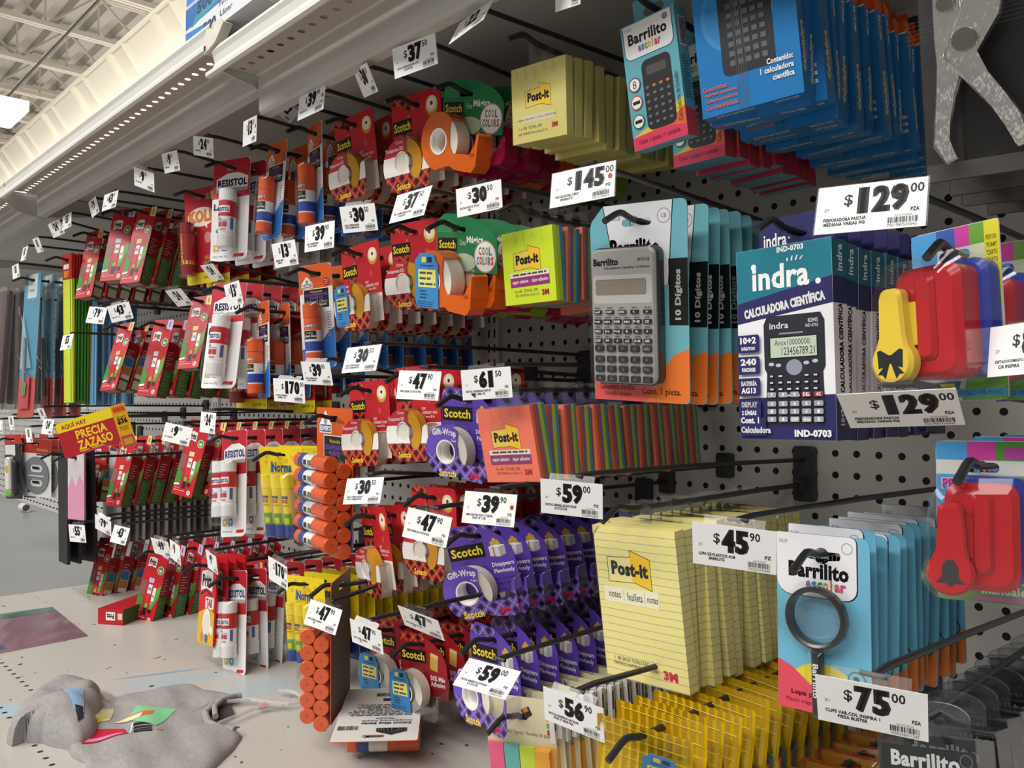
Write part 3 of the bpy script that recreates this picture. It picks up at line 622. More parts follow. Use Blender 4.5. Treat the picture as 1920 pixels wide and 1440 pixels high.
def pack_kole():
    root = empty('red_card_glue_pack'); b = MB(); hole = slot(22, 7)
    b.plate(rrect(-34, -154, 34, 15, 5), '#b61f28', -.4, .4, holes=[hole], back=m_('#7c1a1e'))
    b.pr(rrect(-33.8, -153.8, 33.8, -134, (5, 5, 0, 0)), '#e3cc22'); b.pr(circ(2, -36, 30, 17), '#e9e0d4'); b.pr([(6, -50), (14, -50), (14, -58)], '#e9e0d4'); b.text('KOLE', -25, -46, 30, -24, '#c8401f', .1); b.text('KOLE', -24, -44.5, 29, -25, '#e0892a', .05)
    b.pr(circ(-17, -64, 9, 5), '#d9c258'); b.text('MÁS CONTENIDO', -24, -66, -10, -62, '#5a1410', .0); b.pr(circ(14, -74, 7, 10), '#c98a84'); b.pr(rrect(20, -90, 29, -66, 3), '#d8cfca')
    b.rect(14, -8, 20, 4, '#8a78a8'); b.rect(24, -8, 29, 6, '#d9c94a'); b.text('LAPIZ ADHESIVO', 6, -112, 30, -106, '#d9b62e', .02); b.text('GLUE STICK', 6, -121, 30, -115, '#d9b62e', .02); b.text('CONT. NET. 11g', 2, -147, 30, -141, '#6b4d12', .02)
    b.build('card', root); b = MB(); h, r, y, z0 = 92, 12, -14, -140; dr = mat('stick_dark_red', '#8e1a26', rough=.25, coat=.3)
    stick(b, -18, z0, h, r, [(0, .2, .98, dr), (.2, .8, .97, mat('stick_red', '#a31f2b', rough=.25, coat=.3)), (.8, 1, 1, dr)], y)
    wrap(b, 'LÁPIZ ADHESIVO', -18, z0 + h * .27, z0 + h * .78, -40, -2, r * .98, y, '#d9b62e', .02, rot=1); patch(b, -18, z0 + h * .2, z0 + h * .27, -90, 90, r * .98, y, '#d9b648'); wrap(b, '11g', -18, z0 + h * .21, z0 + h * .26, -35, -10, r, y, BLK, .02); b.build('glue_stick', root)
    blister(root, -33, -145, -3, -42, 28); return root
def pritt_logo(b, x, z, w, h, rot=0, up=1):
    b.pr([(x - w, z - h), (x, z - h * .72), (x + w, z - h), (x + w, z + h), (x, z + h * 1.25), (x - w, z + h)] if up > 0 else [(x - w, z - h), (x + w, z - h), (x + w, z + h), (x - w, z + h)], '#eceae6'); b.text('Pritt', x - w * .8, z - h * .55, x + w * .8, z + h * .75, BLK, .05, rot=0)
def pack_pritt(sheet_color='#e6d48a', blue=False):
    root = empty('red_glue_box'); b = MB(); hole = slot(14, 6); w = 29; rd = '#bf2029'
    b.plate(rrect(-w, -152, w, 14, (2, 3, 3, 3)), rd, -.5, .5, holes=[hole], back=m_('#a81d25'))
    b.pr([(w - 17, 13.8), (w - 3, 13.8), (w - .2, 11), (w - .2, -9), (w - 17, -6)], sheet_color); b.text('1', w - 11, -3, w - 7.5, 9, '#a8352a', .02)
    pritt_logo(b, -10, -24, 11, 10); b.pr(circ(16, -36, 9), '#e9e6dc'); b.pr(circ(16, -36, 7.8), '#4c8f3c'); b.pr([(13, -40), (19, -40), (20, -33), (16, -36), (12, -33)], '#e9e6dc')
    b.rect(-w + .2, -94, -12, -64, '#8a5a58'); b.pr([(-w + .2, -128), (-14, -126), (-12, -104), (-w + .2, -90)], '#3c8a3c'); b.pr([(-w + .2, -132), (-14, -130), (-14, -126), (-w + .2, -128)], '#e9e6dc')
    b.rect(-8, -66, 6, -56, sheet_color); b.rect(-6, -90, 5, -70, '#e4e0da'); b.text('Pritt', -5, -84, 4, -76, BLK, .03); b.rect(-5, -110, 5, -92, '#c8343c'); b.rect(-4, -120, 4, -111, '#7fae4c'); b.rect(-6, -136, 4, -121, '#252024')
    b.pr([(8, -124), (18, -76), (w - .2, -66), (w - .2, -90), (14, -126)], '#5e9a3c'); b.rect(9, -104, 17, -74, '#e9e6e2', 3); b.text('Pritt', 10, -96, 16, -90, BLK, .03); b.rect(9, -112, 15, -105, '#7fae4c')
    b.pr(circ(12, -126, 5), '#3a1216'); b.pr(circ(17, -143, 5), '#e9d6d2'); b.text('EA', 14, -145, 20, -141, rd, .02); b.text('Cont. 11g', -25, -138, -12, -135, WHT, .0); b.lines(-25, -141, 6, 1, 3, '#efd0cc'); b.build('front_card', root)
    b = MB(); gg = '#3f6a30'; x1 = w - 2
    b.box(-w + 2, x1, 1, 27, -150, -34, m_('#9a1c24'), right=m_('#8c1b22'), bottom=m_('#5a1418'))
    e = x1 + .1
    def side(y0, z0, y1, z1, c, k=0): b.add([(e + k, y0, z0), (e + k, y1, z0), (e + k, y1, z1), (e + k, y0, z1)], [(0, 1, 2, 3)], m_(c))
    side(1.5, -149.5, 26.5, -92, gg)
    if blue: side(3, -122, 25, -70, '#d8cfc0', .1); side(4, -92, 24, -71, '#2f6fa8', .2); side(4, -112, 24, -93, '#b5793a', .2); side(4, -148, 24, -128, '#b9b39c', .3)
    else:
        for i in range(13): side(4, -146 + i * 4, 12 + (i * 7) % 12, -144.6 + i * 4, '#7f9c70', .1)
    for i in range(6): side(4, -86 + i * 6, 14 + (i * 5) % 10, -84 + i * 6, '#c98a86', .1)
    for i in range(8): b.add([(-w + 6 + i * 5, 4, -150.1), (-w + 9 + i * 5, 4, -150.1), (-w + 9 + i * 5, 22, -150.1), (-w + 6 + i * 5, 22, -150.1)], [(0, 1, 2, 3)], m_('#b9b3a6'))
    b.box(-3, 4, 2, 20, -156, -150, m_('#5a1418')) if False else None
    b.build('carton', root); return root
def pack_tak():
    root = empty('adhesive_putty_packet'); b = MB(); hole = slot(18, 6)
    b.plate(rrect(-40, -122, 40, 14, 2), '#c92027', -1.5, 1.5, holes=[hole], back=m_('#a81d25'))
    b.pr([(-39.8, -121.8), (39.8, -121.8), (39.8, -72), (10, -62), (-39.8, -76)], '#e3a92c'); pritt_logo(b, -4, -24, 28, 15); b.pr([(-32, -44), (-4, -36), (24, -44), (24, -47), (-4, -39), (-32, -47)], BLK)
    b.rect(-6, -66, 34, -48, '#f0eeea', 2); b.text('TAK', -2, -64, 30, -50, '#c4242e', .08); b.pr(circ(4, -88, 22, 24), '#c98f22'); b.pr(circ(4, -88, 20, 22), '#eee9de'); b.pr(circ(-16, -112, 8), '#b98a3a'); b.pr(circ(6, -112, 8), '#3f6f8a'); b.pr(circ(28, -98, 7), '#efe7d2')
    for i in range(5): b.rect(-10 + i * 6, -106, -7 + i * 6, -76, '#d9d4c8')
    b.build('packet', root); return root
def bundle12(card_back=False):
    root = empty('glue_stick_bundle'); b = MB(); hole = slot(26, 8)
    b.plate(rrect(-48, -160, 52, 14, 3), '#d95c1f' if not card_back else '#d95c1f', -.5, .5, holes=[hole], back=m_('#6d655d', .7))
    elmer_logo(b, -22, -10, 17); b.pr([(8, -4), (30, -6), (30, -2), (10, 2)], '#8a4a22'); elmer_sign(b, -26, -70, 34, -22); b.pr([(-47.5, -159.5), (51.5, -159.5), (51.5, -120), (-47.5, -128)], '#3d84c4'); b.build('card', root)
    for r_ in range(6):
        for c_ in range(2):
            q = MB(); z = -52 - r_ * 19.4 - (9.5 if c_ else 0); y = -12 - 17.0 * (1 - c_)
            stick(q, 0, z, 88, 9.8, [(0, .14, .97, ORCAP), (.14, .30, .95, m_('#2a4a94', .3)), (.30, .56, .95, GLOSSW), (.56, .72, .95, ORCAP), (.72, 1, 1, ORCAP)], y=y, axis='x', x0=-36, n=16)
            q.lathe([(0, .1), (2, .1)], m_('#c24c20'), c=(52, y, z), axis='x', n=8)
            for a in range(2): q.add([(-6 + a * 12, y - 9.5, z - 3), (2 + a * 12, y - 9.5, z - 3), (2 + a * 12, y - 9.5, z + 3), (-6 + a * 12, y - 9.5, z + 3)], [(0, 1, 2, 3)], m_('#23262f' if a == 0 else '#5e7a52'))
            q.build('glue_stick', root)
    b = MB(); b.plate(rrect(-39, -164, 53.5, -38, 8), FILM, -41, -1, openback=True)
    for i in range(6): b.box(-39.3, 54, -41.6, -41.2, -92 - i * 2.2, -91 - i * 2.2, FROST)
    b.build('shrink_film', root); return root
def postit_logo(b, x, z, s, mono=False):
    """the folded two-panel note sign"""
    p1 = [(x - s, z - .52 * s), (x + .2 * s, z - .46 * s), (x + .2 * s, z + .44 * s), (x - s, z + .36 * s)]
    p2 = [(x + .08 * s, z - .42 * s), (x + .95 * s, z - .66 * s), (x + .95 * s, z + .42 * s), (x + .08 * s, z + .68 * s)]
    for p, k in ((p1, 1.05), (p2, 1.05)):
        cx = sum(a for a, c in p) / 4; cz = sum(c for a, c in p) / 4; b.pr([(cx + (a - cx) * k, cz + (c - cz) * k) for a, c in p], BLK)
    b.pr(p1, '#e8c64a' if not mono else mono); b.pr(p2, '#f2c422'); b.text('Post-it', x - .84 * s, z - .26 * s, x + .84 * s, z + .26 * s, BLK, .07)
def hang_tab(root, zt, w=34, h=26, mt=None):
    b = MB(); b.plate(rrect(-w / 2, zt - 8, w / 2, zt + h, 2), mt or FILM, -.3, .3, holes=[circ(0, 0, 7.5, n=16)]); o = b.build('hang_tab', root); return o
def pack_notes(name, colors, front, thick=14, sup=False, w=76, h=76, film=True):
    root = empty(name); zt = -16; n = len(colors); t = thick / n
    for i, c in enumerate(colors):
        b = MB(); y0 = -thick / 2 + i * t
        b.box(-w / 2 + (i % 2) * .4, w / 2 - (i % 3) * .3, y0, y0 + t * .94, zt - h, zt - (i % 2) * .3, mat('note_paper_' + c.strip('#'), c, rough=.75, spec=.2))
        if i == 0:
            if sup:
                postit_logo(b, -1, zt - 30, 20); b.rect(-28, zt - 48, 30, zt - 43, '#e8dcc8'); b.lines(-24, zt - 44.3, 28, 1, 4, '#4a4038', h=2)
                b.rect(-28, zt - 58, 30, zt - 48, '#8e2a6a'); b.text('super adesivo', -25, zt - 55.5, -1, zt - 50.5, WHT, .01); b.text('súper adhesivo', 4, zt - 55.5, 28, zt - 50.5, WHT, .01)
                b.text('6 x 45  TOTAL 270', -22, zt - 64, 12, zt - 61, '#4a3a22', .0); b.text('CONT. 270 NOTAS 76 mm x 76 mm (3" x 3")', -22, zt - 69, 14, zt - 65.5, '#4a3a22', .0); b.text('3M', 18, zt - 69, 28, zt - 63, '#c4242e', .08)
            else:
                postit_logo(b, 0, zt - 32, 18); b.rect(-24, zt - 57, 22, zt - 49, '#d8cfa8'); b.text('notas adesivas | notas adhesivas', -30, zt - 54.5, 24, zt - 51.5, '#3a372a', .0)
                b.text('1 x 100  TOTAL 100', -28, zt - 63, 4, zt - 60, '#4a4430', .0); b.text('CONT. 100 NOTAS 76 mm x 76 mm (3" x 3")', -30, zt - 69, 12, zt - 65.5, '#4a4430', .0); b.text('3M', 18, zt - 66, 26, zt - 61, '#c4242e', .08)
        b.build('note_pad', root)
    b = MB(); b.box(-w / 2 - .6, w / 2 + .6, -thick / 2 - .7, thick / 2 + .6, zt - h - .6, zt + .6, FILM)
    for i in range(5): b.tube([(-w / 2 + 8 + i * 13, -thick / 2 - .9, zt - 2), (-w / 2 + 10 + i * 13, -thick / 2 - 1.1, zt - 9 - i % 3 * 5)], .25, FROST, n=4)
    b.build('film_wrapper', root); hang_tab(root, zt); return root
def lined_mat():
    g = NG('lined_note_paper', rough=.75, spec=.2); wob = g.op('MULTIPLY', g.noise(60, 1), .0016)
    f = g.op('FRACT', g.op('MULTIPLY', g.op('ADD', g.z, wob), 1 / .0076)); g.color(g.mix(g.op('LESS_THAN', f, .085), '#ecdf8e', '#8ea6a4')); return g.m
def pack_lined():
    root = empty('lined_note_pack'); b = MB(); w, zt, zb = 50.5, -16, -168; lm = lined_mat(); plain = mat('note_paper_cream', '#e8da88', rough=.75, spec=.2)
    b.box(-w, w, -7, 6.6, zb, zt, lm, top=plain, bottom=plain, left=plain); postit_logo(b, -8, zt - 41, 27, '#efe29a')
    b.rect(-43, zt - 76, 25, zt - 60, '#efe9cc'); b.text('notes', -37, zt - 71, -22, zt - 65, '#2c2a20', .01); b.text('feuillets', -14, zt - 72, 5, zt - 64, '#2c2a20', .01); b.text('notas', 11, zt - 71, 24, zt - 65.5, '#2c2a20', .01)
    for x in (-18, 8): b.rect(x - .2, zt - 73, x + .2, zt - 62, '#8a8468')
    b.text('1  100  EA/CH. TOTAL/CONT. 100', -38, zb + 18, 12, zb + 22, '#33301f', .0); b.text('4 IN/PO/PULG x 6 IN/PO/PULG (101 mm x 152 mm)', -40, zb + 12, 16, zb + 16.5, '#33301f', .0); b.text('3M', 22, zb + 9, 38, zb + 18, '#c4242e', .1)
    b.build('note_pad', root)
    b = MB(); b.box(-w - .6, w + .6, -7.8, 7.4, zb - .6, zt + .8, FILM); b.pr([(-w, zt), (-w + 9, zt + .5), (-w, zt - 9)], mat('folded_corner', '#cfc48a', rough=.6), y=-7.9); b.build('film_wrapper', root); hang_tab(root, zt, 40, 22); return root
def pack_sticky_yellow():
    root = empty('yellow_film_note_pack'); zt, h, w = -52, 76, 39
    for i, c in enumerate(('#e6b52e', '#c9722c', '#7a3f74', '#4f8f5e', '#3f7fa6')):
        b = MB(); y0 = -9 + i * 3.6; b.box(-w, w, y0, y0 + 3.4, zt - h, zt, mat('note_paper_' + c.strip('#'), c, rough=.7, spec=.25))
        if i == 0: postit_logo(b, -4, zt - 36, 24)
        b.build('note_pad', root)
    yf = mat('yellow_film', '#d9b414', rough=.25, spec=.6); b = MB(); n = 22                                    # pleated film gathered into a flat hanging seal
    top = [(-w + 2 * w * i / n, 0 + (.8 if i % 2 else -.8), 12) for i in range(n + 1)]; mid = [(-w + 2 * w * i / n, (1.6 if i % 2 else -1.6), -18) for i in range(n + 1)]
    fr = [(-w + 2 * w * i / n, -10 + (.4 if i % 2 else -.4), zt + 1) for i in range(n + 1)]; bk = [(-w + 2 * w * i / n, 10, zt + 1) for i in range(n + 1)]
    for A, B_ in ((top, mid), (mid, fr), (mid, bk)): b.add(A + B_, [(i, i + 1, n + 2 + i, n + 1 + i) for i in range(n)], yf)
    for i in range(5): b.tube([(-w + 4, -1.2 - i * 1.2, 7 - i * 11), (w - 4, -1.2 - i * 1.2, 5 - i * 11)], .3, yf, n=4)
    b.build('gathered_film', root); b = MB(); b.box(-w - .8, w + .8, -10.5, 10, zt - h - 1, zt + 1, FILM); b.build('film_wrapper', root); return root
def pack_markers():
    root = empty('page_marker_pack'); b = MB(); hole = slot(20, 8); cream = m_('#e6ddb8', .5)
    b.plate(rrect(-42, -150, 42, 24, 3), cream, -.4, .4, holes=[hole], back=m_('#d8d2c0'))
    b.text('Page Markers / Signets / Recados de página', -36, -23, 38, -17, '#3a3424', .0); b.pr([(2, 8), (12, 14), (16, 4), (8, -2)], '#2c2620'); b.pr([(4, 10), (10, 13), (12, 8), (6, 5)], '#d0862c')
    for i, c in enumerate(('#7a4f9a', '#4a86a8', '#d9b23e', '#6f9a4a', '#b83a3a')): b.rect(32, 14 - i * 8, 41.6, 20 - i * 8, c)
    b.build('card', root)
    for i, c in enumerate(('#ec5a86', '#5fb3ae', '#c3dc2e', '#efa62c')):
        b = MB(); b.box(-40 + i * 19, -22 + i * 19, -9 if i == 3 else -5, -.6, -150, -34, mat('marker_' + c.strip('#'), c, rough=.6)); b.build('marker_strip', root)
    b = MB(); b.plate(rrect(-41, -150, 41, -26, 3), FILM, -10, -.6, openback=True); b.box(38, 44, -8, -2, -22, 20, m_('#e9e6e2')); b.box(43.9, 44.2, -7, -4, -8, 14, m_('#5a1f2c')); b.build('film_wrapper', root); return root
def pack_blue_box():
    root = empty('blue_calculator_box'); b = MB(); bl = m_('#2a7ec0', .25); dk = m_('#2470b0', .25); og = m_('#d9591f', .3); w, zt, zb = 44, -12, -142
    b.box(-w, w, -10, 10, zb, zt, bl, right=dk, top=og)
    b.pr([(-w + .1, zt - .1), (w - .1, zt - .1), (w - .1, zt - 12), (-w + .1, zt - 22)], '#d9591f'); b.pr([(-w + .1, zt - 22), (w - .1, zt - 12), (w - .1, zt - 13.5), (-w + .1, zt - 23.5)], WHT)
    b.text('MCC-56', -36, -39, -10, -34, WHT, .05); b.pr(circ(-6, -60, 32, 34), '#3a8cca'); b.pr(circ(-6, -60, 28, 30), '#2f82c2')
    b.pr(rrect(-22, -112, 24, -28, 6), '#2b2d31')
    for r_ in range(7):
        for c_ in range(5): b.rect(-15 + c_ * 7, -104 + r_ * 8, -10.4 + c_ * 7, -99.6 + r_ * 8, '#565a60' if r_ > 3 else '#62666c')
    b.rect(-14, -46, 18, -34, '#8b948c')
    b.text('Contenido:', 16, -112, 38, -107, WHT, .04); b.text('1 calculadora', 10, -119, 38, -114, WHT, .04); b.text('científica', 20, -126, 38, -121, WHT, .04)
    for i, t in enumerate(('Características:', '· Apagado automático', '· Cubierta protectora', '· Con batería incluida')): b.text(t, -41, -120 - i * 5.4, -41 + 22 + (i > 0) * 8, -116 - i * 5.4, '#d8674a', .03)
    e = w
    def rt(t, y0, z0, y1, z1, c): b.text(t, y0, z0, y1, z1, c, .04, rot=90, side=e)
    b.layer = 0; rt('MCC-56', -3, -50, 3, -26, '#d6dde8'); rt('Calculadora', -5, -122, 3, -80, '#d9e0b0'); rt('científica', 3.5, -112, 7, -86, '#d8905a')
    b.add([(e + .05, -10, zt - 12), (e + .05, 10, zt - 10), (e + .05, 10, zt), (e + .05, -10, zt)], [(0, 1, 2, 3)], og); b.add([(e + .06, -4.5, -124), (e + .06, 2, -124), (e + .06, 2, -117), (e + .06, -4.5, -117)], [(0, 1, 2, 3)], m_('#5f9a3c'))
    for i, (x0, x1, t, c) in enumerate(((-34, 0, 'Calculadora', '#cfd9b0'), (18, 38, 'MCC-56', '#d6dde8'))):
        vs, fs = glyphs(t, .03); b.add([(x0 + u * (x1 - x0), -6 + v * 6, zb - .1 - .05 * i) for u, v in vs], fs, m_(c))
    b.build('carton', root); b = MB(); b.plate(rrect(-30, zt - 2, 30, 16, 3), '#d9591f', -.4, .4, holes=[slot(26, 8)]); b.build('hang_flap', root)
    b = MB()
    for i in range(5): b.box(-10 + i * 2, -9.2 + i * 2, -10.5, -10.2, zb, zt, FROST)
    b.build('packing_tape', root); return root
def pack_pocket_calc():
    root = empty('pocket_calculator_box'); b = MB(); te = m_('#63a7b4', .35); w, zt, zb = 29, -10, -122
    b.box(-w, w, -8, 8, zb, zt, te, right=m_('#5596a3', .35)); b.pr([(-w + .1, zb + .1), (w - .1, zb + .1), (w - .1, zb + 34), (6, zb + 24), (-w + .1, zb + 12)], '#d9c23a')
    b.pr([(-w + .1, zb + .1), (w - .1, zb + .1), (w - .1, zb + 26), (16, zb + 18), (4, zb + 14), (-w + .1, zb + 12)], '#d93a5c'); b.pr([(w - 22, zb + 14), (w - .1, zb + 10), (w - .1, zb + 26), (16, zb + 19)], '#e0603a')
    b.pr(rrect(-27, -42, 26, -11, (7, 7, 1, 1)), BLK); b.pr(rrect(-26.4, -41.4, 25.4, -11, (6.5, 6.5, .5, .5)), '#e8e6e4'); b.text('Barrilito', -22, -29, 20, -19, BLK, .04); b.text('7723G', -25, -16, -17, -13.5, '#3a3a3a', .0); b.pr(circ(19, -16, 3), '#8d8a8a')
    for i, (ch, c) in enumerate(zip('escolar', ('#8a4f9e', '#4a86b8', '#4f9a5a', '#c9b23a', '#d98a3a', '#c94a4a', '#b84a86'))): b.text(ch, -12 + i * 3.6 + (.9 if ch == 'l' else 0), -37, -8.8 + i * 3.6 - (1.2 if ch == 'l' else 0), -31.5 + (1.6 if ch == 'l' else 0), c, .045)
    b.pr(rrect(-11, -108, 20, -46, 6), '#222124'); b.rect(-6, -60, 15, -52, '#4a4846')
    for r_ in range(6):
        for c_ in range(4): b.pr(circ(-7 + c_ * 7.4, -70 - r_ * 6.4, 2, 1.4, n=8), '#c9702c' if r_ == 0 and c_ else '#6a686a')
    for z, c, t in ((-64, '#7a2f6a', '8'), (-80, '#c94a3a', ''), (-97, '#2f6a3a', '')):
        b.pr(circ(-20, z, 6.5, n=18), c); b.pr(circ(-20, z, 5.4, n=18), '#e8e6e0')
        if t: b.text(t, -22, z - 3.5, -18, z + 3.5, BLK, .0)
        else: b.rect(-24, z - 1.5, -16, z + 1.5, BLK)
    b.text('Cont. 1 pieza / 1 unidade', -22, zb + 4, 22, zb + 9, '#3c1420', .0); b.text('Calculadora de bolsillo', 22, -108, 26, -66, BLK, .0, rot=90)
    e = w; b.layer = 0; b.add([(e + .1, -5, -44), (e + .1, 6, -44), (e + .1, 6, -18), (e + .1, -5, -18)], [(0, 1, 2, 3)], m_('#c9b9c0'))
    for i in range(12): b.add([(e + .2, -3, -42 + i * 1.9), (e + .2, 5, -42 + i * 1.9), (e + .2, 5, -41 + i * 1.9), (e + .2, -3, -41 + i * 1.9)], [(0, 1, 2, 3)], m_(BLK))
    b.add([(e + .1, -8, zb), (e + .1, 8, zb), (e + .1, 8, zb + 22), (e + .1, -8, zb + 26)], [(0, 1, 2, 3)], m_('#b83a44'))
    for i in range(16): b.add([(e + .15, -5, -52 - i * 2.4), (e + .15, 3 + (i * 5) % 4, -52 - i * 2.4), (e + .15, 3 + (i * 5) % 4, -53.2 - i * 2.4), (e + .15, -5, -53.2 - i * 2.4)], [(0, 1, 2, 3)], m_('#3c6a74'))
    b.build('carton', root); b = MB(); b.plate(rrect(-22, zt - 1, 22, 14, 3), te, 5, 5.8, holes=[slot(22, 8)]); b.build('hang_flap', root); return root
def key(b, x, z, w, h, t, y, body, fg, bold=.03, hh=2.2):
    b.plate(rrect(x - w / 2, z - h / 2, x + w / 2, z + h / 2, min(w, h) * .22, 2), body, y - hh, y, bev=.5); b.text(t, x - w * .5 * min(.8, .26 * len(t)), z - h * .26, x + w * .5 * min(.8, .26 * len(t)), z + h * .26, fg, bold)
def pack_grey_calc():
    root = empty('scientific_calculator_pack'); b = MB(); hole = slot(32, 7); w = 53; te = '#6fb2bd'
    out = [(-w, -172), (w - 5, -172)] + arc(w - 5, -167, 5, 270, 360, 4) + arc(w - 6, 12, 6, 0, 90, 4) + [(-w + 16, 18), (-w + 2, 4), (-w, -2)]
    b.plate(out, te, -.5, .5, holes=[hole], back=m_('#5f9aa4'))
    b.pr([(-38, 17.8), (w - 14, 17.8), (w - 20, -60), (-20, -60), (-26, -44)], BLK, holes=[hole]); b.pr([(-37, 17.7), (w - 15, 17.7), (w - 21, -60), (-20, -60), (-25, -44)], '#dedde2', holes=[hole])
    b.text('Barrilito', -30, -33, 24, -15, BLK, .05); b.text('8070CCB', -34, 3, -18, 8, '#4a4a50', .0); b.pr(circ(w - 24, 4, 7), '#8a8a90'); b.pr(circ(w - 24, 4, 6.2), '#dedde2'); b.text('CB', w - 27, 2, w - 21, 6, '#8a8a90', .03)
    b.pr([(w - 20, -98), (w - .2, -98), (w - .2, -36), (w - 20, -36)], '#121214'); b.text('10 Dígitos', w - 14, -93, w - 6, -46, WHT, .05, rot=90)
    b.pr([(-w + .2, -171.8), (w - 5, -171.8), (w - .2, -167), (w - .2, -136), (w - 12, -138), (w - 30, -150), (-w + .2, -150)], '#dd5a55'); b.pr([(w - 46, -171.8), (w - 5, -171.8), (w - .2, -167), (w - .2, -120), (w - 16, -126), (w - 28, -142)], '#e8782e')
    b.text('Véase instructivo anexo', -w + 3, -112, -w + 6, -70, '#2f5a62', .0, rot=90); b.text('Calculadora científica', -46, -161, -6, -155.5, '#5a1420', .03); b.text('Scientific calculator', -40, -167, -10, -163, '#5a1420', .0); b.text('Cont. 1 pieza.', 2, -166, 44, -158, '#4a1c10', .02)
    b.build('card', root)
    b = MB(); body = mat('calculator_silver', '#a3a19c', rough=.38, metal=.15, spec=.5); x0, x1, z0, z1 = -44, 27, -153, -24; cx = (x0 + x1) / 2
    b.plate(rrect(x0 - 1.5, z0 - 1.5, x1 + 1.5, z1 + 1.5, 9), '#232326', -12, -1, bev=1.5); b.plate(rrect(x0, z0, x1, z1, 8), body, -16, -12, bev=2); y = -16
    b.y0 = y; b.layer = 0; b.text('Barrilito', x0 + 4, -40, x0 + 32, -33, '#2c2c2e', .05); b.text('8070CCB', x1 - 18, -37, x1 - 5, -34, '#2c2c2e', .03); b.text('Calculadora Científica 10 Dígitos', x0 + 16, -44, x1 - 5, -41, '#2c2c2e', .03)
    b.pr(rrect(x0 + 3, -76, x1 - 3, -49, 3), '#b9b7b2'); b.pr(rrect(x0 + 6, -68, x1 - 9, -53, 2), '#77756f'); b.rect(x0 + 7.2, -67, x1 - 10, -54, '#8a7f70')
    rows = (('2ndF', 'OFF', 'DRG', '(', ')'), ('hyp', 'sin', 'cos', 'tan', 'F-E', 'CE'), ('DEG', 'ln', 'log', 'a', 'b', '→'), ('EXP', 'yx', '√', 'x2', 'X-M', 'RM'))
    kb = m_('#1c1c1f', .35)
    for r_, row in enumerate(rows):
        nn = len(row); z = -84 - r_ * 9.2
        for c_, t in enumerate(row):
            x = x0 + 8 + c_ * (x1 - x0 - 16) / (nn - 1); key(b, x, z, 8.6, 4.6 if r_ else 3.8, t, y, kb, '#e6e6e6', .02); b.y0 = y; b.layer = 0
            b.lines(x - 3.5, z + 4.4, x + 3.5, 1, 2, '#55534f', h=1.2, seed=r_ * 7 + c_)
    for r_, row in enumerate((('7', '8', '9', 'C', 'ONC'), ('4', '5', '6', '×', '÷'), ('1', '2', '3', '−', 'M+'), ('0', '±', '•', '+', '='))):
        for c_, t in enumerate(row):
            x = x0 + 9 + c_ * (x1 - x0 - 18) / 4; key(b, x, -121 - r_ * 9.4 + (2 if r_ == 0 else 1), 10, 6.6, t, y, kb, '#f0f0f0', .06); b.y0 = y; b.layer = 0
    b.build('calculator', root)
    blister(root, x0 - 5, z0 - 5, x1 + 5, z1 + 5, 19, r=11, bev=4); return root
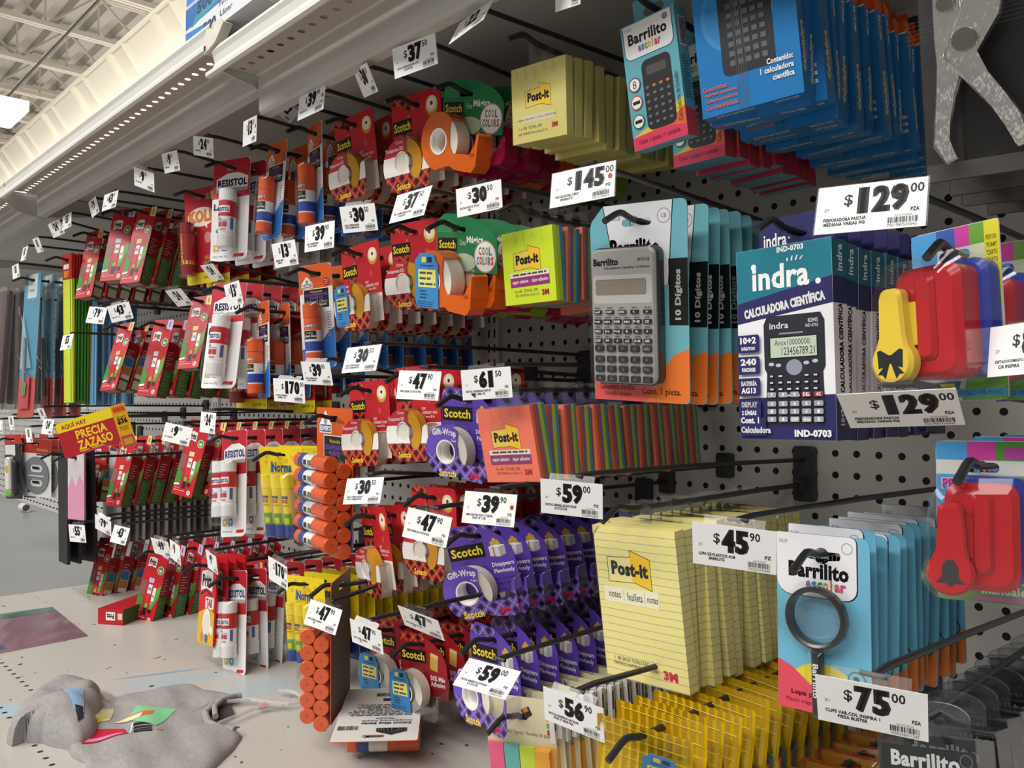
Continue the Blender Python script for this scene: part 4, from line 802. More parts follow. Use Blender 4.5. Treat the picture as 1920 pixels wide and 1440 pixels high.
def pack_indra():
    root = empty('calculator_carton'); b = MB(); w, zt, zb = 40, -12, -161; nv, tl = m_('#2b2a5e', .35), m_('#1f7486', .35)
    b.box(-w, w, -10.5, 10.5, zb, zt, m_('#e8e6ea', .35), top=nv, bottom=nv)
    b.pr([(-w + .1, zt - .1), (w - .1, zt - .1), (w - .1, zt - 28), (-w + .1, zt - 42)], '#1f7486'); b.pr([(-w + .1, zt - 42), (w - .1, zt - 28), (w - .1, zt - 48), (-w + .1, zt - 58)], '#2b2a5e'); b.pr([(-w + .1, zb + .1), (w - .1, zb + .1), (w - .1, zb + 34), (-w + .1, zb + 32)], '#2b2a5e')
    b.text('indra', -26, -45, 22, -26, WHT, .03); b.pr(circ(-24.5, -26, 2.4, n=10), WHT)
    for i in range(4): b.pr([(4 + i * 3.4, -25), (5.2 + i * 3.4, -25), (5 + i * 4.2, -21 - abs(i - 1.5)), (4 + i * 4.2, -21 - abs(i - 1.5))], WHT)
    b.pr(circ(29, -43, 2.2, n=12), WHT); b.text('CALCULADORA CIENTÍFICA', -34, -62, 34, -53, WHT, .06, rot=7.5)
    b.text('IND-0703', -4, -17.6, 18, -13.2, WHT, .04)
    b.pr([(-16, -150), (30, -150), (32, -146), (31, -110), (33, -106), (33, -72), (30, -66), (-14, -66), (-17, -72), (-17, -106), (-15, -110), (-17, -146)], '#26262e')
    b.text('indra', -12, -76, 4, -71, '#c9c9d4', .02); b.text('82MS', 20, -73, 28, -70, '#c9c9d4', .01); b.text('IND-0703', 18, -76.5, 28, -74, '#c9c9d4', .01); b.rect(-4, -80.5, 16, -79.3, '#8a8a96')
    b.pr(rrect(-12.5, -99, 27.5, -82, 1), '#101014'); b.rect(-11.5, -98, 26.5, -83, '#b9c7b4'); b.text('Ansx10000000:', -8, -89, 22, -84.5, '#3a423a', .0); b.text('123456789.21', -2, -96.5, 25, -90.5, '#22281f', .0)
    b.pr(circ(8, -106, 6.6, 6), '#8e90a2')
    for x, z in ((-11, -103), (-5, -104), (18, -103), (25, -102)): b.pr(circ(x, z, 2.4, 1.4, n=10), '#b9bac6')
    for r_ in range(4):
        for c_ in range(6):
            if r_ == 0 and c_ in (2, 3): continue
            b.rect(-13 + c_ * 7.2, -114 - r_ * 5, -8.6 + c_ * 7.2, -111 - r_ * 5, '#0d0d12'); b.lines(-12.4 + c_ * 7.2, -111.6 - r_ * 5, -9 + c_ * 7.2, 1, 2, '#c9c9d2', h=1.3, seed=r_ * 6 + c_)
    for r_, row in enumerate((('7', '8', '9', 'DEL', 'AC'), ('4', '5', '6', '×', '÷'), ('1', '2', '3', '+', '−'), ('0', '·', 'EXP', 'Ans', '='))):
        for c_, t in enumerate(row):
            x, z = -11 + c_ * 9.6, -126.5 - r_ * 5.9 - (1 if r_ else 0); b.pr(rrect(x - 3.7, z - 2, x + 3.7, z + 2, .8, 2), '#8e3a4a' if len(t) in (2,) or t == 'DEL' else '#9a9cab'); b.text(t, x - .9 * min(len(t), 3), z - 1.3, x + .9 * min(len(t), 3), z + 1.3, WHT, .03)
    for z, t1, t2 in ((-86, '10+2', 'DÍGITOS'), (-103, '240', 'FUNCIONES'), (-120, 'BATERÍA', 'AG13'), (-137, 'DISPLAY', '2 LÍNEAS')):
        b.pr(rrect(-w + .3, z - 7, -20, z + 7, (0, 2, 2, 0)), '#2b2a5e'); big = t1 in ('10+2', '240')
        b.text(t1, -w + 3, z + (0 if big else 1), -23, z + 5.5, WHT, .05); b.text(t2, -w + (4 if big else 3), z - 5, -24, z - (1.8 if big else .5), WHT, .04)
    b.text('Cont. 1', -37, -147, -20, -141.5, WHT, .04) if False else None
    b.pr(rrect(-38, -158, -16, -144, 1), '#2b2a5e'); b.text('Cont. 1', -38, -148.5, -22, -143.5, WHT, .05); b.text('Calculadora', -38, -156, -12, -151, WHT, .05); b.text('IND-0703', 8, -158.5, 37, -153, WHT, .06)
    e = w
    def quad(y0, z0, y1, z1, c): b.add([(e + .06, y0, z0), (e + .06, y1, z0), (e + .06, y1, z1), (e + .06, y0, z1)], [(0, 1, 2, 3)], c)
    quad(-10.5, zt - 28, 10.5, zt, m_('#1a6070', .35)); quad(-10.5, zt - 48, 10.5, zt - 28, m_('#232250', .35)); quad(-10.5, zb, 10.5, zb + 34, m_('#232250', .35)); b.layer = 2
    b.text('indra', -3, -36, 5, -16, '#d6e4ea', .02, rot=90, side=e); b.text('CALCULADORA CIENTÍFICA', -4.5, -126, 3.5, -60, '#1c1b30', .06, rot=90, side=e); b.text('10+2', -4, -150, 2, -138, '#d0d0dc', .03, rot=90, side=e)
    b.build('carton', root); b = MB(); b.plate(rrect(-30, zt - 1, 34, 14, 2), nv, 8, 9, holes=[slot(24, 8)]); b.text('indra', -26, -9, -6, 2, WHT, .02); b.build('hang_flap', root)
    b = MB()
    for i in range(7): b.box(6 + i * 2, 6.5 + i * 2, -10.9, -10.7, zb, zt - 2, FILM)
    b.build('packing_tape', root); return root
def pack_punch(bow):
    root = empty('craft_punch_pack'); b = MB(); hole = slot(20, 7); w = 28; zb = -90
    b.plate(rrect(-w, zb, w, 18, (3, 3, 2, 5)), '#cfd0c8', -.4, .4, holes=[hole], back=m_('#c9c9c2'))
    if bow:
        for x0, x1, c in ((-w + .2, -11, '#4a9ad0'), (-11, 1, '#3a5aa8'), (1, 10, '#c9409a'), (10, w - 9, '#6aa03a')): b.pr([(x0, 17.6), (x1, 17.6), (x1, 5), (x0, 5)], c)
        b.pr([(-w + .2, 5), (-11, 5), (-11, -4), (-w + .2, -2)], '#4a9ad0'); b.pr([(11, 5), (w - 9, 5), (w - 9, -6), (11, -6)], '#cfd6b0'); b.rect(w - 9, -34, w - .2, 17.6, '#d9cf30')
        for i, t in enumerate(('PERFOR', '"FOAMY', '"CARTU', '"CARTO', '"PAPEL', 'CORRUG', '"DIFER', 'TIPOS')): b.text(t, w - 8, 6 - i * 4.6, w - 1.6, 9 - i * 4.6, '#5a4f10', .02)
        b.text('Materiales y Productos de Calidad', -18, -9, 12, -7, '#3a3a4a', .0); b.pr(circ(-3, -14, 16, 2.6), '#3a5aa8'); b.text('PASCUA', -16, -17, 10, -11, '#d9702a', .06)
        b.rect(w - 5, -66, w - 1, -38, '#c43a80', 1.5); b.text('con relieve', w - 4.4, -64, w - 1.6, -40, WHT, .0, rot=90); b.pr([(-w + .2, zb + .2), (-4, zb + .2), (0, -78), (-w + .2, -78)], '#3f62a8'); b.pr([(0, zb + .2), (w - .2, zb + .2), (w - .2, -76), (4, -76)], '#6aa03a')
        b.rect(-22, -84, -4, -79, '#e0d23a'); b.text('Contenido:', -21, -83, -6, -80, '#3a3410', .02); b.rect(-4, -88, w - 1, -83, '#4a9ac0'); b.text('MODELO: PER-MONO', -2, -87, w - 3, -84, '#204050', .0)
    else:
        for x0, x1, c in ((-w + .2, -9, '#4a9ad0'), (-9, 8, '#c9409a'), (8, w - .2, '#4f8f3a')): b.pr([(x0, 17.6), (x1, 17.6), (x1, 5), (x0, 5)], c); b.pr([(x0, -5), (x1, -5), (x1, -34), (x0, -34)], c)
        b.text('PERFORADORA', -24.6, -15.4, 24.6, -7, '#f0d0e4', .08); b.text('PERFORADORA', -24, -14.6, 24, -7.8, '#d0308c', .05); b.rect(13, 6, 24, 14, '#b3429a', 2); b.text('figuras', 12, -22, 25, -18, WHT, .02)
        b.pr([(-w + .2, zb + .2), (w - .2, zb + .2), (w - .2, -66), (-w + .2, -66)], '#7a9a6a'); b.text('para trabajos', 2, -77, 27, -73, WHT, .02); b.text('manuales', -2, -84, 27, -78, WHT, .03); b.rect(-6, -88.5, w - 1, -86, '#d070b0')
    b.build('card', root)
    rd = mat('punch_red_plastic', '#b5161f', rough=.28, coat=.4); bu = mat('punch_blue_plastic', '#243a9c', rough=.3, coat=.3); ye = mat('punch_yellow_plastic', '#e6c63a', rough=.3, coat=.3); lever = ye if bow else rd
    b = MB(); b.plate(rrect(-16, -76, 27, -5, (8, 12, 9, 9)), bu, -15, -1, bev=3); b.build('base', root)
    b = MB(); b.plate(rrect(-20, -77, 22, -9, (7, 10, 8, 10)), rd, -36, -15, bev=4); b.plate(rrect(-5, -66, 8, -14, 5), rd, -39, -34, bev=2.4); b.build('body', root)
    b = MB(); pts = arc(-16, -66, 14, 140, 400, 22) + [(-6.5, -50), (-8, -26)] + arc(-13, -26, 5, 0, 90, 4) + arc(-18, -26, 5, 90, 180, 4) + [(-24, -50)]
    b.plate(pts, lever, -47, -38, bev=2.4); dk = '#1d1d1f' if bow else '#3c3436'; b.y0 = -47; b.layer = 0
    b.box(-14, 4, -38, -30, -56, -30, lever); b.y0 = -47; c = (-16, -65)
    if bow:
        for k in (-1, 1): b.pr([(c[0], c[1] - 1.6), (c[0] + k * 3, c[1] - 3), (c[0] + k * 8, c[1] - 4.6), (c[0] + k * 8.6, c[1] + 6.2), (c[0] + k * 6.4, c[1] + 7), (c[0], c[1] + 3)], dk); b.pr([(c[0], c[1]), (c[0] + k * 3, c[1] - 1.6), (c[0] + k * 8.8, c[1] - 8), (c[0] + k * 5.6, c[1] - 8.4), (c[0] + k * 3.6, c[1] - 11)], dk)
        b.pr(circ(c[0], c[1] + 1.2, 2.4, n=10), dk)
    else: b.pr([(c[0] - 8.5, c[1] - 7), (c[0] - 5, c[1] - 3), (c[0] - 4.5, c[1] + 4), (c[0] - 2, c[1] + 8), (c[0] + 2, c[1] + 8), (c[0] + 4.5, c[1] + 4), (c[0] + 5, c[1] - 3), (c[0] + 8.5, c[1] - 7), (c[0] + 2.6, c[1] - 7), (c[0], c[1] - 9.6), (c[0] - 2.6, c[1] - 7)], dk)
    b.build('lever', root)
    b = MB(); b.plate([(-33, -72)] + arc(-17, -67, 16.5, 180, 290, 8) + [(24, -80), (29, -74), (29, -10), (24, -4), (-18, -6), (-28, -18)], CLEAR, -50, -1, bev=7, openback=True); b.build('blister', root); return root
def pack_magnifier():
    root = empty('magnifier_pack'); b = MB(); hole = rrect(-13, -3.5, 13, 3.5, 3.4)[:]; w = 37
    hole = arc(0, 0, 6, 30, 150, 6) + [(-14, 3)] + [(-15, 0), (-14, -3)] + arc(0, -1, 6, 210, 330, 6) + [(14, -3), (15, 0), (14, 3)]
    b.plate(rrect(-w, -124, w, 16, (4, 4, 6, 2)), '#6bb0cc', -.4, .4, holes=[hole], back=m_('#4f97b8'))
    pl = rrect(-w + .3, -34, w - 9, 15.8, (12, 10, 5, 1)); b.pr(pl, BLK, holes=[hole]); pl2 = rrect(-w + .3, -33.2, w - 10, 15.7, (11.5, 9.5, 4.5, .8)); b.pr(pl2, '#e6e4e6', holes=[hole])
    b.text('Barrilito', -27, -19, 21, -6.5, BLK, .05); b.text('7629', -35, 7, -28, 10, '#4a4a4a', .0); b.pr(circ(20, 7, 4.4), '#8a8a8c'); b.pr(circ(20, 7, 3.8), '#e6e4e6')
    for i, (ch, c) in enumerate(zip('escolar', ('#7a3f96', '#4a86b8', '#4f9a5a', '#c9b23a', '#e0863a', '#c94a4a', '#b84a86'))): b.text(ch, -13 + i * 4.6 + (1.3 if ch == 'l' else 0), -27.5, -8.8 + i * 4.6 - (1.6 if ch == 'l' else 0), -21 + (2 if ch == 'l' else 0), c, .06)
    b.pr(arc(0, -118, 33, 8, 172, 22, 34), '#d9c83a'); b.pr([(-w + .2, -123.8), (w - 4, -123.8), (w - .2, -119), (w - .2, -104), (14, -108), (-10, -102), (-26, -90), (-w + .2, -86)], '#d84a5c')
    b.pr([(6, -123.8), (w - 4, -123.8), (w - .2, -119), (w - .2, -92), (24, -100)], '#dd7a3a'); b.pr(circ(26, -92, 7), '#2f6a3a'); b.pr(circ(26, -92, 5.8), '#6bb0cc'); b.text('a', 23.5, -95, 28.5, -89, BLK, .08)
    b.text('Lupa plástica', -26, -113, 8, -108, '#3c1018', .04); b.text('Plastic magnifying glass', -30, -119, 10, -115, '#3c1018', .0); b.build('card', root)
    bk = mat('magnifier_black', '#17171a', rough=.25, coat=.4); b = MB(); c = (-1, -47)
    b.lathe([(20, -14), (22, -15), (24, -13), (24.5, -8), (23, -4), (20, -4), (20, -14)], bk, c=(c[0], 0, c[1]), axis='y', n=40); b.build('ring', root)
    b = MB(); gl = clear_mat('lens_glass', tint=(.93, .96, .97), gloss=.10, rough=.03); b.lathe([(20, -9), (14, -11), (7, -12), (0, -12.4)], gl, c=(c[0], 0, c[1]), axis='y', n=36); b.build('lens', root)
    b = MB(); b.plate([(-4.4, -123), (2.4, -123), (3, -73), (1.5, -70), (-3.5, -70), (-5, -73)], bk, -13, -5, bev=2); b.text('Barrilito', -3.2, -108, 1.2, -82, '#d9d9d9', .02, rot=-90); b.build('handle', root)
    b = MB(); b.lathe([(29, -.6), (28, -12), (26, -17), (0, -17.5)], CLEAR, c=(c[0], 0, c[1]), axis='y', n=36); b.plate(rrect(-9, -123, 7, -72, 4), CLEAR, -16, -.6, bev=3, openback=True); b.build('blister', root); return root
def pack_pins():
    root = empty('push_pin_box'); w, zt, zb = 40, -14, -80; b = MB(); b.box(-w, w, -14, 14, zb, zt, clear_mat('box_plastic', tint=(.82, .83, .84), gloss=.12, rough=.12))
    for x in (-w, w): b.box(x - .6, x + .6, -14.4, 14.4, zb, zt + .4, FROST)
    b.box(-w, w, -14.5, -13.9, zt - 1.2, zt + .4, FROST); b.build('box', root)
    b = MB(); b.plate(rrect(-w + 2, zb + 2, w - 2, zt - 10, 1), '#17171a', -13, -12); b.text('Barrilito', -30, -40, 26, -28, WHT, .04); b.text('OFICINA', -14, -47, 10, -43.5, '#c9c9c9', .0); b.pr(circ(31, -31, 5), '#77777a'); b.pr(circ(31, -31, 4.2), '#17171a')
    b.text('Pins', 8, -60, 34, -49, WHT, .06); b.text('pins', -8, -66, 10, -57, '#d9d9d9', .03, shear=.2); b.text('PINS', 14, -67, 34, -61.5, '#d9d9d9', .02); b.rect(-w + 2.2, zb + 2.2, -2, -52, '#c9cc3a'); b.lines(-36, -54, -4, 6, 3.6, '#4a4a18'); b.rect(-2, -70, w - 2.2, -69, '#4a9ab0'); b.text('Cabeza', 2, -77, 22, -71.5, WHT, .04); b.build('label_card', root)
    b = MB(); o = arc(0, 0, 26, 0, 180, 20, 12); b.plate([(-26, zt + .2)] + o[::-1] + [(26, zt + .2)], clear_mat('tab_plastic', tint=(.9, .91, .92), gloss=.12, rough=.2), 8, 9, holes=[circ(0, -2, 4.5, n=14)]); b.tube([(a, 8.4, c) for a, c in o], .6, FROST, n=5); b.build('hang_tab', root); return root
def pack_clips():
    root = empty('clip_blister_pack'); b = MB(); w = 42; b.plate(rrect(-w, -60, w, 12, 8), '#c2571f', -.4, .4, holes=[slot(22, 7)]); b.pr(rrect(-w + 4, -14, w - 6, 8, 4), '#c98a2e', holes=[slot(22, 7)]); b.text('CLIPS', -20, -30, 20, -18, '#e6d9c8', .04); b.build('card', root)
    b = MB(); b.pr(rrect(-6, -30, 8, -12, 2), '#222225', y=-6)
    for i in range(4): b.tube([(-26 + i * 14, -6, -52), (-26 + i * 14, -6, -36), (-20 + i * 14, -6, -36), (-20 + i * 14, -6, -50)], 1, m_('#222225'), n=5)
    b.build('clip', root); blister(root, -w - 1, -61, w + 1, 13, 18, r=9, bev=5, m=clear_mat('box_plastic')); return root
def pack_pincer():
    root = empty('hole_punch_pack'); b = MB(); w = 46; sx = -8; b.plate(rrect(-w, -158, w, 16, 2), mat('dark_card', '#1e1c1b', rough=.35), -.5, .5, holes=[slot(30, 8)], back=m_('#191817'))
    b.rect(-w + .5, -157, -w + 24, 12, '#3a3735'); b.rect(-w + .5, -157.5, w - .5, -146, '#55514d'); b.build('card', root)
    ch = mat('chrome', '#f4f0e8', rough=.16, metal=1.0, noise=.12, nscale=50)
    nt = ch.node_tree; nz = nt.nodes.new('ShaderNodeTexNoise'); nz.inputs['Scale'].default_value = 14; bp = nt.nodes.new('ShaderNodeBump'); bp.inputs['Distance'].default_value = .004; bp.inputs['Strength'].default_value = .3; nt.links.new(nz.outputs[0], bp.inputs['Height']); nt.links.new(bp.outputs[0], nt.nodes['Principled BSDF'].inputs['Normal'])
    def limb(pts, widths, y, d): 
        b = MB(); L = []; Rr = []
        for i, (x, z) in enumerate(pts):
            p = pts[max(i - 1, 0)]; q = pts[min(i + 1, len(pts) - 1)]; dx, dz = q[0] - p[0], q[1] - p[1]; l = math.hypot(dx, dz); nx, nz = -dz / l, dx / l
            L.append((x + nx * widths[i], z + nz * widths[i])); Rr.append((x - nx * widths[i], z - nz * widths[i]))
        b.plate(L + Rr[::-1], ch, y, y + d, bev=2.2); return b
    b = limb([(-26, 8), (-26, -30), (-23, -64), (-24, -84), (-28, -102), (-31, -120), (-32, -134), (-26, -146)], [7, 8, 11, 9, 6.5, 5.5, 5.5, 4], -15, 8); b.build('handle', root)
    b = limb([(4, 8), (5, -26), (-4, -56), (-17, -80), (-6, -98), (5, -114), (13, -128), (18, -142)], [7, 8, 12, 10, 6, 5.5, 5.5, 4], -24, 8); b.build('handle', root)
    b = MB(); b.lathe([(0, -27), (7, -27), (7.6, -24), (0, -24)], mat('chrome_dark', '#8e8880', rough=.3, metal=1), c=(-13, 0, -72), axis='y', n=20); b.lathe([(0, -19), (5, -19), (5.4, -15), (0, -15)], MATS['chrome_dark'], c=(-25, 0, -46), axis='y', n=16); b.build('pivot', root)
    b = MB(); b.tube([(-20, -25, -44), (-10, -26, -38), (4, -27, -32)], .8, ch, n=6); b.build('spring', root)
    b = MB(); gl = clear_mat('bag_film', tint=(.95, .95, .95), gloss=.015, rough=.06)
    b.plate([(-43, -130), (-38, -152), (36, -150), (42, -120), (34, -84), (28, 14), (-30, 14), (-36, -60)], gl, -33, -.8, bev=8, openback=True); b.build('blister', root)
    b = MB()
    for i in range(6): b.box(-w, w, -33.6, -33.3, -56 - i * 2.6, -55.2 - i * 2.6, FILM)
    b.build('packing_tape', root); return root
# ---- far left goods
def pack_ruler(color, edge):
    root = empty('plastic_ruler'); b = MB(); c = mat('ruler_' + color.strip('#'), color, rough=.3, spec=.5)
    b.plate(rrect(-19, -300, 19, -22, 1), c, -1.2, 1.2); b.rect(10, -298, 14, -24, edge)
    for i in range(60): b.rect(-18.5, -296 + i * 4.5, -18.5 + (9 if i % 10 == 0 else 6 if i % 5 == 0 else 4), -295.4 + i * 4.5, '#3f4640')
    b.build('blade', root); b = MB(); b.plate(rrect(-20, -40, 20, 14, 3), '#a8261f', -1.8, 1.8, holes=[slot(16, 7)]); b.rect(-14, -18, 8, -8, '#e6e2dc'); b.pr([(-14, -36), (2, -36), (10, -22), (-14, -22)], '#e07a2c'); b.build('sleeve', root); return root
def pack_geometry():
    root = empty('geometry_set_bag'); b = MB(); b.plate(rrect(-40, -310, 40, 16, 5), '#5b93ab', -.5, .5, holes=[slot(20, 8)], back=m_('#3f6f86')); b.rect(-22, -36, 24, 12, '#c9ced0') if False else b.pr(rrect(-22, -40, 24, 14, 2), '#c9ced0', holes=[slot(20, 8)])
    b.text('Juego', -16, -26, 12, -18, '#55606a', .02); b.pr(rrect(-39.5, -309.5, 39.5, -222, (5, 5, 0, 0)), '#c4564c'); b.build('card', root)
    b = MB(); cl = tinted('smoky_plastic', '#a9c2cc', .6); b.pr([(-30, -200), (26, -200), (-30, -70)], cl, y=-5); b.plate([(-26, -290), (22, -290), (22, -214), (-6, -230)], tinted('pink_plastic', '#d05a66', .7), -6, -4); b.tube([(-6, -8, -130), (4, -8, -262)], 3.5, m_('#8d9296')); b.pr([(-4, -262), (10, -262), (14, -236), (0, -226)], '#5fae3a', y=-8); b.build('instrument', root)
    b = MB(); b.plate(rrect(-39, -308, 39, -42, 6), clear_mat('bag_film', tint=(.95, .95, .95), gloss=.015, rough=.06), -14, -.8, bev=5, openback=True)
    for i in range(10): b.tube([(-30 + (i * 13) % 60, -14.4, -60 - i * 22), (-22 + (i * 17) % 56, -15, -80 - i * 22)], .7, FROST, n=4)  # frosted streaks added to stand for highlights on the bag film
    b.build('bag', root); return root
def pack_dark_bag():
    root = empty('dark_stationery_bag'); b = MB(); c = mat('bag_dark_red', '#4a1519', rough=.3); b.plate(rrect(-45, -250, 45, 10, 6), c, -6, 4, bev=3); b.pr(rrect(-36, -240, 36, -130, 8), '#241416'); b.build('contents', root)
    b = MB(); b.plate(rrect(-48, -262, 48, 18, 8), mat('bag_grey_film', '#9a9490', rough=.25, alpha=.35), -14, 6, bev=5); b.box(-48, -44, -15, -12, -262, 10, m_('#b9b2ac')); b.build('bag', root); return root
def pack_shape():
    root = empty('template_ruler_pack'); b = MB(); b.plate(rrect(-55, -170, 55, 16, 2), '#e6e4e0', -.6, .6, holes=[slot(20, 8)]); b.pr(rrect(-54.8, -30, 54.8, 15.8, 2), '#b8352a', holes=[slot(20, 8)]); b.text('TÉCNICA', 0, -22, 44, -12, '#e9a08a', .02); b.rect(0, -36, 50, -31, BLK); b.build('card', root)
    b = MB(); gr = m_('#7d8084', .4); b.plate(circ(0, -100, 48, 60), gr, -4, -1, holes=[rrect(-24, -90, 24, -64, 12)[::-1], rrect(-24, -136, 24, -112, 12)[::-1]]); b.rect(-30, -103, 30, -100, '#e6e4e0'); b.rect(-13, -80, 13, -72, BLK); b.rect(-13, -126, 13, -118, BLK); b.build('template', root); return root
def pack_knife():
    root = empty('tool_blister_pack'); b = MB(); b.plate(rrect(-38, -175, 38, 16, 3), '#2a2a2c', -.6, .6, holes=[slot(18, 8)]); b.pr(rrect(-37.5, -12, 37.5, 15.8, 2), '#b8352a', holes=[slot(18, 8)]); b.rect(-36, -44, 10, -14, '#d8d6d0'); b.build('card', root)
    b = MB(); b.plate(rrect(-20, -150, 4, -50, 8), '#d9d6cf', -16, -3, bev=4); b.plate(rrect(8, -160, 26, -60, 8), '#1c1c1e', -14, -3, bev=4); b.plate(rrect(-24, -168, 4, -148, 6), '#6fae3a', -14, -3, bev=3); b.pr(circ(-8, -86, 8, 12), '#caa52e', y=-16); b.build('cutter', root); blister(root, -36, -172, 36, -40, 22); return root
def pack_foam(color, n='foam_sheet_pack'):
    root = empty(n); b = MB(); b.plate(rrect(-70, -215, 70, 12, 1), mat('foam_' + color.strip('#'), color, rough=.6), -2.5, 2.5, holes=[circ(0, 0, 5)]); b.build('sheet', root); return root
def pack_pink():
    root = empty('pink_paper_pack'); b = MB(); b.plate(rrect(-32, -125, 32, 10, 1), mat('pink_paper', '#d98fae', rough=.5), -1.5, 1.5, holes=[circ(0, 0, 5)]); b.pr([(-31.5, 9.5), (31.5, 9.5), (31.5, -50), (16, -34), (0, -58), (-16, -38), (-31.5, -66)], '#cfc9c6', holes=[circ(0, 0, 5)]); b.build('sheet', root)
    b = MB(); b.plate(rrect(-34, -127, 34, 12, 1), FILM, -3, 3); b.build('film_sleeve', root); return root
# ------------------------------------------------------------------ hooks, products, price tags
ORD = ['front', 'second', 'third', 'fourth', 'fifth', 'sixth', 'seventh', 'eighth', 'ninth', 'tenth', 'eleventh', 'twelfth', 'thirteenth', 'fourteenth', 'fifteenth', 'sixteenth', 'seventeenth', 'eighteenth', 'nineteenth', 'twentieth']
HOOKS = {}
BRK = mat('hook_bracket', '#3a3a3b', rough=.45)
def rel(o, p): return [(Vector(q) - o) * 1000 for q in p]
def make_hook(key, where, x, z, Yf, dx=0.0, tip=True):
    h = empty('display_hook'); h.location = (x, YW, z); tag(h, 'black wire hook ' + where, 'display hook', 'black wire display hooks on the pegboard')
    b = MB(); b.plate(rrect(-14, -20, 14, 46, 4), BRK, -9, -1, bev=2); b.box(-5, 5, -22, -8, -6, 8, BRK); b.build('bracket', h)
    L = (YW - Yf) * 1000; b = MB(); r = 3.0; k = dx * 1000
    b.tube([(0, -8, 0), (k * .3, -L * .3, 1), (k, -L + 12, 0), (k, -L - 8, 1), (k, -L - 20, 4), (k, -L - 25, 4), (k, -L - 30, 2), (k, -L - 46, -7)], r, WIRE, n=8); b.build('prong', h)
    HOOKS[key] = h; return h
def line_up(root, desc, cat, where, group, q, n, pitch, gap0=None, yaw_end=.5, jit=4, zj=.001, variants=None, xj=.0015, descs=None, pk=.5):
    rr = random.Random(hash(desc) % 1000 if False else len(desc) * 7 + n); out = []
    s = math.exp(q[6])
    for k in range(n):
        if k == 0: o = root
        else:
            src = (variants[(k - 1) % len(variants)] if variants else root); o = copy_tree(src)
            if variants and not src.get('used'):
                pass
        f = yaw_end ** min(k, 3)
        o.location = (q[0] + (rr.uniform(-xj, xj) if k else 0), q[1] + (0 if k == 0 else (gap0 if gap0 is not None else pitch) + (k - 1) * pitch), q[2] + (rr.uniform(-zj, zj) if k else 0))
        o.rotation_euler = (q[4] * (1 if k == 0 else pk) + (R(rr.uniform(-1.5, 1.5)) if k else 0), q[5] * (1 if k == 0 else .7) + (R(rr.uniform(-2, 2)) if k else 0), q[3] * f + (R(rr.uniform(-jit, jit)) if k else 0))
        o.scale = (s, s, s); d = descs[k] if descs and k < len(descs) else desc
        tag(o, ('front ' if k == 0 else ORD[k] + ' ') + d + ' ' + where, cat, group); out.append(o)
    return out
def hang(key, fn, desc, cat, where, px, loc, Y0=.60, n=6, pitch=.02, hook=True, solve={}, **kw):
    root = fn() if callable(fn) else copy_tree(fn)
    q = solve_pose(px, loc, Y0, **solve)
    items = line_up(root, desc, cat, where, desc + 's ' + where, q, n, pitch, **kw)
    if hook: make_hook(key, ('that is ' + where[3:]) if where.startswith('on the') and 'hook' in where else 'holding goods ' + where, q[0], q[2] + .001, q[1])
    print('POSE', key, [round(float(v), 3) for v in q[:3]], 'yaw %.0f pitch %.0f roll %.0f s %.2f' % (math.degrees(q[3]), math.degrees(q[4]), math.degrees(q[5]), math.exp(q[6])))
    return root, q, items
HOOKDESC = {}
def quad(w2, zt, zb): return [(-w2, zt), (w2, zt), (w2, zb), (-w2, zb)]
NOTE = quad(38, -16, -92)
# -- yellow, neon, orange, lined note packs
r_y = lambda: pack_notes('yellow_note_pack', ['#d8cb7a'], 0, thick=11)
hang('y3', r_y, 'yellow sticky note pack', 'sticky notes', 'on the top hook right of the green tape', [(966, 134), (1065, 103.5), (1072, 254), (969, 272.6)], NOTE, .58, 12, .0165, gap0=.016, zj=.004, jit=3, yaw_end=.8)
neon = ['#c9dd28', '#3f86a0', '#d9705a', '#7d6392', '#9fb93a', '#3f86a0']
hang('n3', lambda: pack_notes('neon_note_pack', ['#c9dd28', '#b9cf2c', '#3f86a0'], 0, thick=16, sup=True), 'neon green sticky note pack', 'sticky notes', 'on the hook beside the silver calculator packs', [(949, 440.6), (1044.6, 421.6), (1055, 563), (960, 573)], NOTE, .58, 1, .02)
qn = np.array(list(P(998, 415, .58)) + [R(8), 0, 0, 0.0]); 
r_n2 = pack_notes('coral_note_pack', ['#d9705a', '#7d6392', '#9fb93a', '#3f86a0'], 0, thick=20, sup=True)
o1 = bpy.data.objects['neon_note_pack']; s1 = o1.scale[0]
line_up(r_n2, 'coral edged sticky note pack', 'sticky notes', 'behind the neon green note pack', 'coral edged note packs behind the neon green pack', np.array([o1.location.x, o1.location.y + .022, o1.location.z, R(4), 0, 0, math.log(s1)]), 7, .023, zj=.004)
orange = ['#f0785c', '#c9573f', '#7d6392', '#a9bd2e', '#3f8fa0']
hang('o3', lambda: pack_notes('orange_note_pack', orange, 0, thick=22, sup=True), 'orange five colour note pack', 'sticky notes', 'on the hook above the lined yellow note pads', [(906, 765.5), (1005, 757.7), (1030, 899), (929.5, 899)], NOTE, .585, 12, .0245, yaw_end=.6, solve=dict(sroll=14))
hang('l6', pack_lined, 'lined yellow note pad pack', 'sticky notes', 'on the hook left of the magnifying glasses', [(1119, 985), (1273, 992), (1303, 1303), (1148, 1255)], quad(50.5, -16, -168), .60, 14, .0165, yaw_end=.75, zj=.003, solve=dict(sroll=14))
